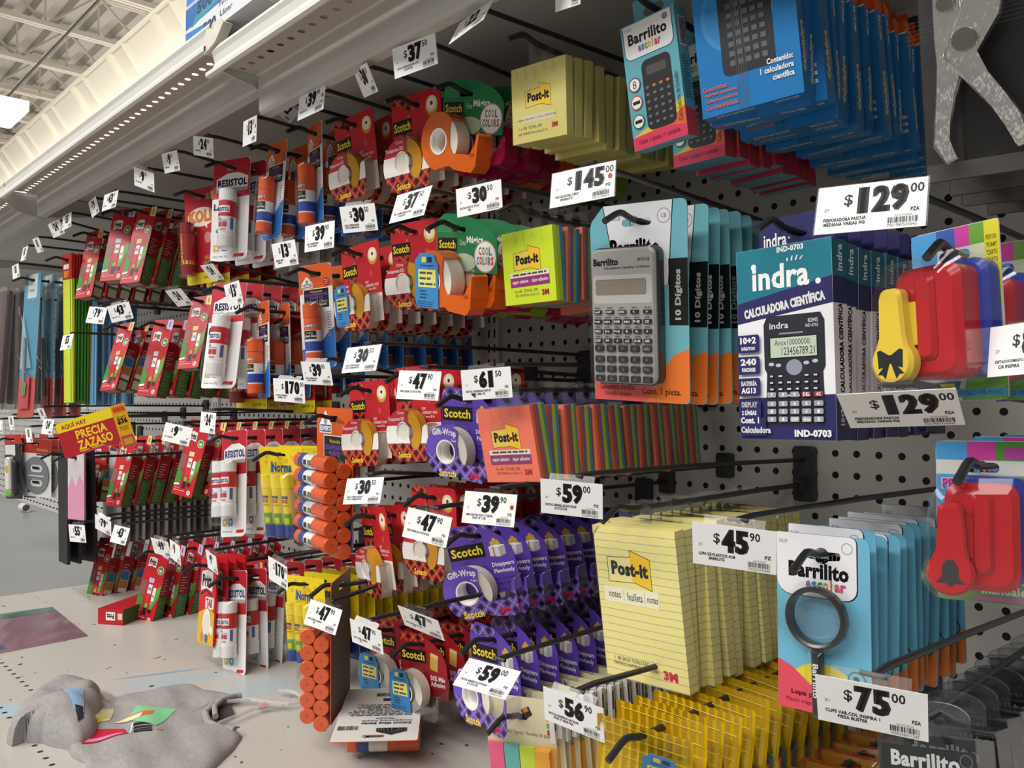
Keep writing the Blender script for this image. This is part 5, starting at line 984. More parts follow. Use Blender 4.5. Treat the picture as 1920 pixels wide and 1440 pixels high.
# -- boxed and carded calculators
hang('bb', pack_blue_box, 'blue scientific calculator box', 'calculator box', 'on the top hook left of the hole punch', [(1303, -60), (1484, -110), (1514, 167), (1328, 242)], quad(44, -12, -142), .58, 15, .0222, yaw_end=.9, zj=.004, jit=4, gap0=.024)
hang('pc', pack_pocket_calc, 'teal pocket calculator box', 'calculator box', 'on the top hook beside the blue boxes', [(1173, 56), (1271, 12), (1301, 254), (1201, 287)], quad(29, -10, -122), .58, 10, .0195, gap0=.075, zj=.003)
hang('gc', pack_grey_calc, 'silver calculator card pack', 'calculator', 'on the hook left of the dark blue cartons', [(1109, 421), (1285, 375), (1297, 756), (1116, 752)], [(-53, -2), (53, 18), (53, -172), (-53, -172)], .60, 7, .0195, gap0=.036, yaw_end=.6, jit=2)
hang('ic', pack_indra, 'dark blue calculator carton', 'calculator box', 'on the hook between calculator cards and bow punch', [(1394, 476), (1571, 447), (1583, 825), (1403, 823)], quad(40, -12, -161), .585, 9, .0235, yaw_end=.7, jit=2)
# -- hole punches
hang('hp', pack_pincer, 'chrome hole punch on dark card', 'hole punch', 'on the top hook at the right edge', [(1718, -170), (2010, -250), (2035, 300), (1745, 357)], quad(46, 16, -158), .545, 4, .043, gap0=.05, solve=dict(sY=.01, yaw0=3, syaw=1.5, sroll=2, spitch=2))
hang('pb', lambda: pack_punch(True), 'red craft punch with yellow bow lever', 'craft punch', 'on the hook right of the calculator cartons', [(1712, 447), (1869, 406), (1897, 750), (1722, 752)], quad(28, 18, -90), .575, 4, .07, gap0=.085)
hang('pr', lambda: pack_punch(False), 'red craft punch with dark bell mark', 'craft punch', 'on the hook right of the magnifying glasses', [(1760, 813), (1923, 828), (1928, 1150), (1776, 1122)], quad(28, 18, -90), .575, 3, .07, solve=dict(yaw0=17, syaw=1.5, spitch=1.5))
# -- magnifiers, pins, clips
hang('mg', pack_magnifier, 'magnifying glass on blue card', 'magnifying glass', 'on the hook right of the lined note pads', [(1458, 993), (1629, 1013), (1638, 1363), (1459, 1322)], quad(37, 16, -124), .60, 12, .0175, zj=.005, jit=5, gap0=.018)
hang('pn', pack_pins, 'clear box of push pins', 'push pins', 'on the lowest hook under the $75.00 price tag', [(1665, 1365), (1850, 1392), (1858, 1560), (1668, 1540)], quad(40, -14, -80), .585, 9, .031, zj=.002, jit=2)
hang('cl', pack_clips, 'orange clip blister pack', 'clips', 'on the low hook left of the push pins', [(1478, 1432), (1604, 1468), (1610, 1590), (1480, 1560)], quad(42, 12, -60), .60, 7, .03, zj=.002)
# -- yellow film note packs, page markers
ryf, _, _ = hang('yf', pack_sticky_yellow, 'yellow film wrapped note pack', 'sticky notes', 'on the lowest hook beside the page markers', [(1122, 1335), (1298, 1396), (1298, 1580), (1122, 1525)], quad(39, 12, -128), .555, 12, .0245, yaw_end=.8, zj=.003, solve=dict(sroll=12))
sticker(ryf, 17, -24, 30, 50, -13)
hang('pm', pack_markers, 'four colour page marker pack', 'page markers', 'on the lowest hook under the $59.00 price tag', [(907, 1295), (1035, 1318), (1060, 1520), (925, 1500)], quad(42, 24, -110), .60, 16, .0145, yaw_end=.7, zj=.002, jit=2)
# -- tapes
N_LOC = [(-47, 16), (47, 16), (47, -56), (-47, -60)]
T_LOC = N_LOC
tn = lambda st=False: (lambda: pack_550('clear_tape_pack', st))
r1, q1, _ = hang('tn1', tn(), 'narrow red card tape pack', 'tape', 'on the top hook of the leftmost tape column', [(626, 233), (697, 200), (709, 294), (636, 326)], N_LOC, .60, 6, .030, gap0=.034)
hang('tn2', tn(True), 'narrow tape pack with blue sticker', 'tape', 'on the second hook of the leftmost tape column', [(639, 468), (708.5, 449), (718, 541), (647, 563)], N_LOC, .60, 7, .029, gap0=.034, variants=[r1])
hang('tn3', r1, 'narrow red card tape pack', 'tape', 'on the third hook of the leftmost tape column', [(654.5, 717), (728, 712), (733, 800), (660, 812)], N_LOC, .60, 5, .03)
hang('tn4', r1, 'narrow red card tape pack', 'tape', 'on the fourth hook of the leftmost tape column', [(674, 942), (722, 958), (736, 1040), (690, 1052)], N_LOC, .60, 4, .03, gap0=.032)
hang('tw1', r1, 'wide red card tape pack', 'tape', 'on the top hook left of the green tape', [(732.6, 191), (824.5, 159), (832, 270), (742, 300)], T_LOC, .60, 6, .029)
hang('tw2', r1, 'wide red card tape pack', 'tape', 'on the second hook left of the green tape', [(730, 423), (819, 408.5), (829, 503), (740, 520)], T_LOC, .60, 6, .029)
hang('tw3', r1, 'wide red card tape pack', 'tape', 'on the third hook left of the purple tape', [(740, 688), (820, 685), (829, 782), (746, 797)], T_LOC, .60, 6, .029)
hang('tw4', r1, 'wide red card tape pack', 'tape', 'on the fourth hook left of the purple tape', [(771, 909), (854, 919), (858, 1013), (775, 1010)], T_LOC, .60, 6, .029)
C_LOC = [(-42, -22), (0, 18), (0, 0), (66, -20), (66, -46)]
g1 = pack_cool(False, PINK_P); g2 = pack_cool(False, GREEN_P); g3 = pack_cool(False, ORANGE_P)
VAR = [(g1, 'pink green-card tape pack'), (g2, 'lime green-card tape pack'), (g3, 'orange green-card tape pack')]
def cool_row(key, px, st, where, seq, gap0):
    root, q, _ = hang(key, lambda: pack_cool(st, ORANGE_P), 'orange dispenser on green card', 'tape', where, px, C_LOC, .60, 1, .03)
    s = math.exp(q[6]); rr = random.Random(3)
    for k, v in enumerate(seq):
        src, d = VAR[v]; o = src if not src.get('label') else copy_tree(src)
        o.location = (q[0] + rr.uniform(-.001, .001), q[1] + gap0 + k * .033, q[2] + rr.uniform(-.002, .002)); o.rotation_euler = (0, R(rr.uniform(-2, 2)), q[3] * .4 + R(rr.uniform(-4, 4))); o.scale = (s, s, s)
        tag(o, ORD[k + 1] + ' ' + d + ' ' + where, 'tape', 'green card tape packs ' + where)
cool_row('cc1', [(834, 213), (878, 146), (868, 174), (944, 212), (945, 249)], False, 'on the top hook beside yellow notes', [0, 0, 0, 2, 0, 1, 1], .036)
cool_row('cc2', [(821, 468), (858, 399), (862, 428), (933, 472), (934, 509)], True, 'on the second hook beside neon notes', [2, 0, 1, 0, 1, 0, 0], .032)
G_L = [(-42, -8), (8, -8), (8, -26), (-42, -26), (-17, -62, -24), (46, -72)]
r2, q2, _ = hang('gw2', pack_gift, 'purple gift tape pack', 'tape', 'on the middle hook left of the lined notepads', [(838.4, 1026.6), (911, 1021), (913, 1046), (842.5, 1051.6), (876.6, 1118.8), (979, 1094)], G_L, .60, 9, .031, yaw_end=.8, jit=2, solve=dict(yaw0=15, syaw=3))
hang('gw1', r2, 'purple gift tape pack', 'tape', 'on the upper hook left of the orange notepads', [(828, 760), (885, 767), (886.6, 790.6), (831, 785), (839, 848)], G_L[:5], .61, 8, .031, yaw_end=.8, jit=2, solve=dict(yaw0=8, syaw=3))
hang('gw3', r2, 'purple gift tape pack', 'tape', 'on the lower hook behind the $59.00 tag', [(882, 1203), (932, 1217), (935, 1244), (887, 1230)], G_L[:4], .60, 9, .031, yaw_end=.8, jit=2)
S_LOC = [(-42, -8), (8, -8), (8, -26), (-42, -26), (46, -72)]
r3, q3, _ = hang('st2', pack_strong, 'dark red strong tape pack', 'tape', 'on the lowest hook right of the fallen card', [(751, 1210), (798, 1222.5), (800, 1247.5), (753, 1236), (843, 1312)], S_LOC, .60, 7, .032, yaw_end=.8, jit=2)
hang('st1', r3, 'dark red strong tape pack', 'tape', 'on the lowest hook above the fallen card', [(694, 1180), (741, 1196), (743, 1220), (697, 1206), (782, 1282)], S_LOC, .66, 5, .034, yaw_end=.8, jit=2)
# -- glue sticks
G_LOC = quad(39, 16, -158)
r4, q4, _ = hang('rs1', pack_resistol, 'white and red glue stick card', 'glue stick', 'on the upper hook beside orange school glue', [(402.7, 303), (470, 294), (464, 484), (393, 494)], G_LOC, .60, 7, .034, yaw_end=.7, jit=5, solve=dict(yaw0=30))
hang('rs2', r4, 'white and red glue stick card', 'glue stick', 'on the second hook behind a $13.30 tag', [(400, 534), (466, 525), (440, 728), (377, 728)], G_LOC, .60, 7, .034, yaw_end=.7, jit=5, solve=dict(yaw0=30))
D_LOC = quad(33, 14, -158)
r5, q5, _ = hang('rd1', pack_resistol2, 'double white glue stick card', 'glue stick', 'on the hook left of the yellow glue card', [(419, 813), (462, 802), (463, 1005.5), (412, 1006.7)], D_LOC, .60, 9, .033, yaw_end=.6, jit=3, solve=dict(yaw0=15))
hang('rd2', r5, 'double white glue stick card', 'glue stick', 'on the lowest hook above the deck', [(422, 1074), (464, 1066), (460, 1271), (417, 1264)], D_LOC, .60, 8, .036, yaw_end=.6, jit=3, solve=dict(yaw0=15))
E_LOC = quad(33, 16, -146)
r6, q6, _ = hang('el1', pack_elmer, 'orange and blue school glue card', 'glue stick', 'on the top hook right of white glue cards', [(501, 279), (542.7, 254.4), (524, 448), (493, 448)], E_LOC, .60, 4, .036, jit=6)
hang('el2', r6, 'orange and blue school glue card', 'glue stick', 'on the top hook left of the tapes', [(576.7, 242), (603, 224), (607, 425), (580, 435)], E_LOC, .60, 6, .034, jit=6)
hang('el3', r6, 'orange and blue school glue card', 'glue stick', 'on the left one of two second-row hooks', [(482, 572), (505, 561), (506, 745.5), (485.6, 745.5)], E_LOC, .60, 6, .036, jit=8, yaw_end=1.2)
hang('el4', r6, 'orange and blue school glue card', 'glue stick', 'on the second hook touching the red tapes', [(560, 500), (619.6, 491), (633, 687), (569, 691)], E_LOC, .60, 9, .034, jit=4, solve=dict(yaw0=25))
N2 = quad(50, 14, -134)
r7, q7, _ = hang('no1', pack_norma, 'yellow triple glue stick card', 'glue stick', 'on the middle hook beside the orange bundle', [(485, 836.7), (565.5, 839), (585.6, 1012), (500, 1005.6)], N2, .60, 2, .03, solve=dict(yaw0=10))
hang('no2', r7, 'yellow triple glue stick card', 'glue stick', 'on the lowest hook left of the brown card', [(535.6, 1075), (608, 1088), (616, 1250), (544, 1240)], N2, .60, 9, .031, yaw_end=.8, jit=2)
K_LOC = quad(34, 15, -154)
r8, q8, _ = hang('ko1', pack_kole, 'red speech bubble glue card', 'glue stick', 'on the top hook left of white glue cards', [(346, 360), (403, 346), (411, 528), (351, 536)], K_LOC, .60, 5, .032, solve=dict(yaw0=20))
hang('ko2', r8, 'red speech bubble glue card', 'glue stick', 'low behind the second white glue card', [(442, 580), (500, 572), (502, 771), (443, 772)], K_LOC, .66, 3, .034)
hang('ko3', r8, 'red speech bubble glue card', 'glue stick', 'low behind the $170.00 price tag', [(536, 590), (590, 582), (591, 772), (537, 777)], K_LOC, .69, 2, .034)
hang('ko4', r8, 'red speech bubble glue card', 'glue stick', 'behind the lowest double white glue cards', [(437, 1062), (500, 1040), (505, 1200), (442, 1220)], K_LOC, .66, 3, .034)
PR = quad(29, 14, -152)
pv1 = lambda: pack_pritt('#e6d48a'); pv2 = lambda: pack_pritt('#b9bfe0'); pv3 = lambda: pack_pritt('#e6b07a', True); pv4 = lambda: pack_pritt('#e6a05a')
so = dict(yaw0=22, sroll=12, spitch=9)
r9, q9, _ = hang('p12', pv2, 'red glue box, lilac corner', 'glue box', 'on the top hook, middle of three', [(213, 396), (258, 388), (229, 525), (188, 526)], PR, .60, 3, .034, solve=so, pk=.95)
r10, q10, _ = hang('p13', pv1, 'red glue box, cream corner', 'glue box', 'on the top hook left of speech bubble card', [(256, 396), (300, 384), (258, 530), (228, 530)], PR, .60, 7, .034, solve=so, pk=.95)
r11, q11, _ = hang('p11', lambda: pack_pritt('#d9c07a', True), 'red glue box, blue side', 'glue box', 'on the top hook right of yellow rulers', [(158, 440), (202, 426), (166, 557), (146, 558)], PR, .60, 8, .034, solve=so, pk=.95)
hang('p21', r11, 'red glue box, blue side', 'glue box', 'on the second hook under the $43.00 tag', [(222, 612), (256, 600), (215, 732), (189, 730)], PR, .60, 7, .036, solve=so, pk=.95)
hang('p22', r9, 'red glue box, lilac corner', 'glue box', 'on the second hook, below cream corner boxes', [(288, 602), (331, 598), (290, 744), (259, 740)], PR, .60, 8, .034, solve=so, pk=.95)
hang('p23', r10, 'red glue box, cream corner', 'glue box', 'on the second hook beside speech bubble cards', [(362, 560), (400, 552), (372, 690), (332, 690)], PR, .62, 3, .034, solve=so, pk=.95)
hang('p31', r11, 'red glue box, blue side', 'glue box', 'on the third hook under the red sign', [(181, 826), (207, 820), (187, 941), (157, 938)], PR, .60, 3, .034, solve=so, pk=.95)
hang('p32', r10, 'red glue box, cream corner', 'glue box', 'on the third hook right of the red sign', [(228, 822), (259, 815), (226, 952), (197, 945)], PR, .60, 7, .034, solve=so, pk=.95)
hang('p33', r10, 'red glue box, cream corner', 'glue box', 'on the third hook under the $24.00 tag', [(356, 788), (400, 790), (356, 936), (324, 922)], PR, .60, 7, .034, solve=so, pk=.95)
hang('p41', r11, 'red glue box, blue side', 'glue box', 'on the lowest hook under the $79.00 tag', [(186, 1012), (219, 1006), (185, 1140), (159, 1130)], PR, .60, 7, .036, solve=so, pk=.95)
hang('p42', r9, 'red glue box, lilac corner', 'glue box', 'on the lowest hook under the $49.00 tag', [(283, 1020), (322, 1030), (284, 1172), (248, 1160)], PR, .60, 8, .036, solve=so, pk=.95)
hang('tk', pack_tak, 'red and yellow putty packet', 'adhesive putty', 'on the lowest hook left of white glue cards', [(381, 1045), (409, 1046), (401, 1214), (369, 1202)], quad(40, 14, -122), .60, 4, .014, solve=dict(yaw0=0))
r12, q12, _ = hang('bu1', bundle12, 'orange twelve stick bundle', 'glue stick', 'on the hook right of the yellow glue card', [(596, 765), (660, 765), (664, 1037), (594, 1010)], [(-48, 14), (52, 14), (52, -160), (-48, -160)], .64, 1, .05, solve=dict(yaw0=6, sscale=.12))
# bundle turned edge-on, caps towards the aisle, brown back showing
bq = P(640, 1098, .585); o = copy_tree(r12); o.location = bq; o.rotation_euler = (0, 0, R(-46)); sb = 1.0; o.scale = (sb, sb, sb); tag(o, 'orange twelve stick bundle hanging edge-on with brown card back, lowest hook', 'glue stick', 'orange bundles of glue sticks'); o['group'] = 'orange bundles of glue sticks'
make_hook('bu2', 'with the edge-on orange stick bundle on the lowest row', bq.x, bq.z, bq.y)
# -- far left goods
hang('ru1', lambda: pack_ruler('#c9d236', '#5a8f2e'), 'yellow plastic ruler', 'ruler', 'on the hook left of red glue boxes', [(117, 478), (137, 474), (137, 755), (122, 755)], quad(20, 14, -300), .60, 2, .006, solve=dict(yaw0=10))
ra = bpy.data.objects['plastic_ruler']
rg = pack_ruler('#3f9a34', '#d9e0a0'); ro = pack_ruler('#7a7a2c', '#c9c98a')
for src, d, k0, n in ((rg, 'green plastic ruler', 2, 4), (ro, 'olive plastic ruler', 6, 3)):
    for k in range(n):
        o = src if k == 0 else copy_tree(src); o.location = ra.location + Vector((0, .0062 * (k0 + k), random.uniform(-.004, .004))); o.rotation_euler = (0, 0, R(random.uniform(0, 12))); o.scale = ra.scale
        tag(o, ORD[k] + ' ' + d + ' behind the yellow rulers', 'ruler', d + 's on the ruler hook')
hang('ru2', lambda: pack_ruler('#6fa8cc', '#3a78b0'), 'blue plastic ruler', 'ruler', 'on the hook under the $79.00 tag', [(163, 478), (184, 472), (182, 760), (158, 760)], quad(20, 14, -300), .66, 7, .016, solve=dict(yaw0=10))
hang('ge', pack_geometry, 'blue geometry set bag', 'geometry set', 'on the hook left of the yellow rulers', [(49, 518), (78, 508), (63, 783), (31, 784)], quad(40, 16, -310), .60, 4, .034, solve=dict(sroll=12, yaw0=6))
hang('dk', pack_dark_bag, 'dark red stationery bag', 'stationery bag', 'on the hook left of geometry sets', [(-16, 545), (22, 538), (6, 765), (-34, 770)], quad(48, 18, -262), .60, 4, .036, solve=dict(sroll=12))
hang('sh', pack_shape, 'white card with grey oval template', 'template ruler', 'on the hook left of black sheets', [(40, 818), (96, 830), (97, 920), (42, 918)], quad(55, 16, -150), .62, 2, .03, solve=dict(yaw0=15))
hang('kn', pack_knife, 'tool blister on dark card', 'cutter', 'on the hook left of the oval template', [(8, 815), (40, 815), (42, 935), (12, 935)], quad(38, 16, -175), .60, 5, .04, solve=dict(yaw0=10))
r13, q13, _ = hang('fb', lambda: pack_foam('#1e1c1a'), 'black foam sheet pack', 'foam sheets', 'on the hook left of the pink pack', [(110, 842), (128, 842), (128, 1056), (114, 1056)], quad(70, 12, -215), .56, 3, .02, solve=dict(sY=.01))
fo = pack_foam('#8f8b86'); fo2 = pack_foam('#c4c1bb')
for k in range(16):
    src = fo if k % 3 else fo2; o = copy_tree(src) if src.get('label') else src
    o.location = (q13[0] + .012, .655 + k * .017, q13[2] - .005 + .004 * (k % 2)); o.scale = (.9, 1, .9); o.rotation_euler = (0, 0, R((k * 7) % 5 - 2))
    tag(o, (ORD[k] + ' grey sheet pack in line behind the pink pack' if k % 3 else ORD[k] + ' pale sheet pack in line behind the pink pack'), 'foam sheets', 'grey and pale sheet packs in line')
hang('pk', pack_pink, 'pink paper pack', 'paper pack', 'above the $55.00 tag on the far left', [(129, 852), (158, 848), (160, 978), (128, 970)], quad(32, 10, -125), .525, 1, .02, solve=dict(yaw0=20, sY=.006))
# ------------------------------------------------------------------ price tags (paper in a clear flip holder at the end of a label rod)
PAPER = mat('tag_paper', '#f1f0ee', rough=.6, spec=.3)
TAG_LOC = [(-33, 0), (33, 0), (33, -37), (-33, -37)]
INK = '#1b1a1c'
def price_tag(price, cents, l1='', l2='', unit='PZA', zone='Z1', dot=False, hook=None, px=None, label='', code='7501987530045', Y0=.505, bend=0, plain=False, sol={}):
    root = empty('price_tag'); b = MB(); n = 8
    def yb(x): return bend * (1 - (x / 33) ** 2)
    b.plate([(-33, -37), (33, -37), (33, 0), (-33, 0)], PAPER, -.2, .2)
    nd = len(price); x0 = -9.5; dw = 10.6
    b.text('$', x0 - 6.6, -17.5, x0 - 1.2, -7.5, INK, .015)
    for i, ch in enumerate(price): b.text(ch, x0 + i * dw + (2.6 if ch == '1' else .7), -23.5, x0 + (i + 1) * dw - (3 if ch == '1' else .5), -3, INK, .045, heavy=.85)
    xe = x0 + dw * nd + .8
    if cents: b.text(cents, xe, -11, xe + 8, -3.6, INK, .02)
    if l1:
        w1 = min(34, len(l1) * 1.45); b.text(l1, -28, -28.2, -28 + w1, -25.4, INK, .04)
        if l2: w2 = min(30, len(l2) * 1.4); b.text(l2, -28 + (w1 - w2) / 2, -31.6, -28 + (w1 + w2) / 2, -28.9, INK, .04)
    b.text(zone, -28, -20, -25, -17.8, '#55534f', .0); b.text(unit, 24, -25, 29, -22, INK, .03)
    b.text('26/07/2025', 15, -28, 25, -26.6, '#8a8884', .0); b.barcode(11, -33, 28, -28.6, '#2a2a2a', seed=len(l1) + nd); b.text(code, 11, -35.8, 28, -33.6, '#6a6864', .0)
    if dot: b.pr(circ(28, -15, 2.2, 2.8, n=14), '#b5232e')
    b.build('paper', root)
    b = MB(); b.add([(-24, .4, -.5), (24, .4, -.5), (24, 6, 5), (-24, 6, 5)], [(0, 1, 2, 3)], FROST); b.add([(-34, .3, -37), (34, .3, -37), (34, .3, 1), (-34, .3, 1)], [(0, 1, 2, 3)], FILM); b.build('holder', root)
    q = solve_pose(px, TAG_LOC, Y0, **{**dict(sY=.03, syaw=30, spitch=12, sroll=25, sscale=.10), **sol}); s = math.exp(q[6])
    root.location = q[:3]; root.rotation_euler = (q[4], q[5], q[3]); root.scale = (s,) * 3
    tag(root, label, 'price tag', 'white price tags on the hooks')
    # label rod: from the bracket at the pegboard to the holder
    tip = Vector(q[:3]) + Vector((0, .006, .004))
    if hook and hook in HOOKS and abs(HOOKS[hook].location.z - tip.z) < .09 and abs(HOOKS[hook].location.x - tip.x) < .13: h = HOOKS[hook]; base = h.location + Vector((0, -.008, .03))
    else:
        h = empty('label_hook'); h.location = (tip.x, YW, tip.z); base = h.location + Vector((0, -.008, 0)); tag(h, 'black rod holding the ' + label.replace('white ', '', 1), 'label rod', 'black label rods')
        b = MB(); b.plate(rrect(-12, -16, 12, 16, 4), BRK, -9, -1, bev=2); b.build('bracket', h)
    p = [(v - h.location) * 1000 for v in (base, base.lerp(tip, .55) + Vector((0, 0, .002)), tip + Vector((0, .02, .001)), tip)]
    b = MB(); b.tube(p, 2.6, WIRE, n=8); b.tube([p[-1] + Vector((-9 * s, 0, 0)), p[-1] + Vector((9 * s, 0, 0))], 1.8, WIRE, n=6); b.build('label_rod', h)
    return root
T = price_tag
PP = ('PERFORADORA PASCUA', 'MEDIANA VARIAS FIG')
T('129', '00', *PP, zone='Z7', hook='pb', px=[(1536.7, 355.4), (1740.8, 330), (1735.8, 424), (1525.4, 439.6)], label='white $129.00 price tag below the blue calculator boxes')
T('129', '00', *PP, zone='Z7', hook='pr', px=[(1572, 742), (1789, 727), (1814, 797), (1590.6, 800)], label='white $129.00 price tag below the bow craft punch')
T('145', '00', 'CALCULADORA CIENT', 'BARRILITO', 'PZ', 'Z7', True, 'gc', [(1035.9, 328), (1154.8, 299.7), (1151.9, 368.8), (1030.9, 389.2)], 'white $145.00 price tag with red dot above the silver calculators', '750121498075')
T('45', '90', 'LUPA DE PLASTICO 4CM', 'BARRILITO', 'PZ', 'Z7', False, 'mg', [(1296.5, 979), (1458, 996), (1454.5, 1079), (1300.8, 1054)], 'white $45.90 price tag between note pads and magnifying glass', '7502223735698', sol=dict(sroll=25))
T('75', '00', 'CLIPS VAR.COL INSPIRA 1', 'PIEZA BLISTER', 'PZA', 'Z1', False, 'pn', [(1529, 1263.6), (1738.6, 1303.7), (1742, 1390.5), (1533.6, 1349)], 'white $75.00 price tag in front of the magnifying glass cards', '7502236011247')
T('56', '90', 'NOTAS ADHESIVAS RAYADAS', 'POST-IT MINI PZA', 'PZA', 'Z4', False, 'yf', [(1019.7, 1288), (1130.6, 1328), (1135, 1393.8), (1020.6, 1347)], 'white $56.90 price tag beside the yellow film packs', '212004068501')
T('59', '00', 'NOTAS AMARILLAS RAYADAS', 'SCOTCH PZA', 'PZ', '20', False, 'pm', [(880.6, 1236), (976.9, 1259), (947.8, 1312.5), (847.8, 1282)], 'white $59.00 price tag tilted above the page markers', '212008362850')
T('59', '00', 'NOTAS AMARILLAS RAYADAS', 'SCOTCH PZA', 'PZ', '20', False, 'l6', [(1012.5, 898.5), (1131, 907.8), (1129, 974), (1015.5, 960)], 'white $59.00 price tag below the orange note packs', '212008362850')
T('39', '90', 'MINI NOTAS POST IT NEON', 'POST IT 1 PZ', 'PZ', 'Z7', True, 'gw2', [(874, 921.8), (969.4, 928), (964.4, 988.6), (863.8, 978.4)], 'white $39.90 price tag with red dot above the purple tapes', '212004401044')
T('61', '50', 'NOTAS ADHESIVAS POST-IT', 'CHIC 180H. PZ', 'PZA', 'Z1', False, 'o3', [(863.8, 696.4), (957, 687), (961.5, 745), (868, 749)], 'white $61.50 price tag above the orange note packs')
T('47', '90', 'CINTA REGALO SCOTCH PZA', '', 'PZA', 'Z1', False, 'gw1', [(749.6, 695.6), (828, 697), (821.6, 751), (742, 746.6)], 'white $47.90 price tag left of the $61.50 tag')
T('47', '90', 'CINTA REGALO SCOTCH PZA', '', 'PZA', 'Z1', False, 'tw4', [(766, 951.5), (848.7, 971.4), (836, 1026.8), (753.6, 1005.5)], 'white $47.90 price tag over the fourth wide red tape')
T('30', '50', 'CINTA C/DESPACHADOR', 'SCOTCH 12MMX33M PZA', 'PZA', '20', False, 'tn4', [(653, 898.5), (719, 895), (714, 942.8), (641, 945)], 'white $30.50 price tag beside the orange stick bundle')
T('30', '50', 'CINTA C/DESPACHADOR', 'SCOTCH 12MMX33M PZA', 'PZA', '20', False, 'tn3', [(652, 654), (715, 646.7), (705, 694), (640, 699)], 'white $30.50 price tag under the narrow tape with blue sticker')
T('30', '50', 'CINTA C/DESPACHADOR', 'SCOTCH 12MMX33M PZA', 'PZA', '20', False, 'tn2', [(637.3, 389.6), (700.6, 380.8), (710.8, 431), (643, 436)], 'white $30.50 price tag under the topmost narrow tape')
T('37', '50', 'CINTA C/DESPACHADOR COOL', 'COLORS PZA', 'PZA', 'Z1', False, 'tw2', [(747, 362), (809, 353), (796, 398), (728, 424.5)], 'white slanted $37.50 price tag under the topmost wide tape')
T('30', '50', 'NOTAS POST-IT STYLE', 'PZA', 'PZA', 'Z1', False, 'n3', [(853.6, 354), (940, 338.5), (941.7, 388), (859, 409)], 'white $30.50 price tag below the orange tape dispenser')
T('39', '90', 'CINTA C/DISPENSADOR', 'SCOTCH 19MM PZA', 'PZA', 'Z1', False, 'el4', [(572, 425), (628.4, 413.8), (625.5, 463.3), (572, 473)], 'white $39.90 price tag under the top school glue cards')
T('13', '30', 'PEGAMENTO BARRA', 'ELMERS PZ', 'PZ', 'Z1', False, 'el3', [(510, 457.8), (551, 450), (561.8, 493.8), (515.5, 503)], 'white $13.30 price tag left of the upper $39.90 tag')
T('39', '90', 'CINTA C/DISPENSADOR', 'SCOTCH 12MM PZA', 'PZA', 'Z1', False, 'bu1', [(564, 681), (617.8, 678.4), (625, 723.8), (571, 717)], 'white $39.90 price tag over the second row school glue')
T('170', '00', 'PAQUETE PEGAMENTO', 'ELMERS 12 PZ', 'PZ', 'Z1', False, 'no1', [(509.6, 711), (573, 713), (570, 756.7), (516.7, 750)], 'white $170.00 price tag above the yellow glue card')
T('37', '50', 'CINTA C/DESPACHADOR COOL', 'COLORS PZA', 'PZA', 'Z1', False, 'cc1', [(734, 92.7), (816.3, 61.2), (820.7, 119), (742, 148)], 'white $37.50 price tag just under the shelf beam', sol=dict(spitch=8))
T('30', '50', '', '', 'PZA', 'Z1', False, 'tw1', [(660.3, 132.7), (689, 118), (708, 170.6), (684.5, 183)], 'white $30.50 price tag cut in half under the shelf')
T('39', '90', 'CINTA SCOTCH', '', 'PZA', 'Z1', True, 'tn1', [(561.9, 179.7), (611, 158), (606, 203), (558.4, 227.5)], 'white $39.90 price tag with red dot under the shelf')
T('22', '', 'CINTA ADHESIVA', 'PZA', 'PZA', 'Z1', False, 'el2', [(529.7, 187), (558.7, 212.5), (547, 228), (510, 204.7)], 'white folded price tag left of the red dotted $39.90 tag')
T('13', '30', '', '', 'PZ', 'Z1', True, 'el1', [(455, 225), (483.7, 218.7), (478.7, 261), (457, 279)], 'white $13.30 price tag with red dot above school glue')
T('24', '90', 'LAPIZ ADHESIVO', '', 'PZ', 'Z1', False, 'rs1', [(360.3, 257), (400.6, 259.4), (399.4, 297), (365, 287.5)], 'white $24.90 price tag above the topmost white glue card')
T('9', '00', 'ADHESIVO KOLE', '', 'PZ', 'Z1', False, 'ko1', [(302, 289), (332, 282.7), (337.7, 318), (310, 325)], 'white $9.00 price tag left of the $24.90 tag')
T('9', '00', 'LAPIZ ADHESIVO', '', 'PZ', 'Z1', False, 'p13', [(251, 313), (288, 326.7), (290.7, 360), (252, 346.7)], 'white $9.00 price tag above the cream corner glue boxes')
T('43', '00', 'LAPIZ PRITT', '', 'PZ', 'Z1', False, 'p12', [(196.7, 367.5), (221.7, 355.8), (218, 388), (190, 395)], 'white $43.00 price tag under the shelf above red boxes')
T('79', '', 'LAPIZ', '', 'PZ', 'Z1', False, None, [(164.5, 381), (180, 369.5), (186, 395), (174, 408)], 'white curled price tag left of the upper $43.00 tag')
T('55', '', 'REGLA', '', 'PZ', 'Z1', False, 'p11', [(117, 408), (134.7, 397.5), (133, 424), (117.5, 431)], 'white $55.00 price tag under the shelf beside the $24.00 tag')
T('24', '00', 'LAPIZ', '', 'PZ', 'Z1', False, 'ru1', [(89.5, 421), (110, 412.5), (123, 435), (100.5, 446)], 'white $24.00 price tag above the yellow rulers')
T('31', '', '', '', 'PZ', 'Z1', False, 'ru2', [(60, 449), (72, 446), (82, 470), (71, 474)], 'small white price tag above the blue geometry bags')
T('31', '', '', '', 'PZ', 'Z1', False, None, [(44, 464), (53, 462.5), (47.5, 485), (38, 491)], 'small white curled price tag second from the far end')
T('31', '', '', '', 'PZ', 'Z1', False, 'ge', [(21.7, 500), (35, 494.5), (37, 517.5), (25, 523)], 'small white price tag last before the far end')
T('79', '00', 'LAPIZ PRITT', '', 'PZ', 'Z1', False, 'ru2', [(168, 574.4), (202, 579), (193.6, 606), (160.6, 605.6)], 'white $79.00 price tag over the blue rulers')
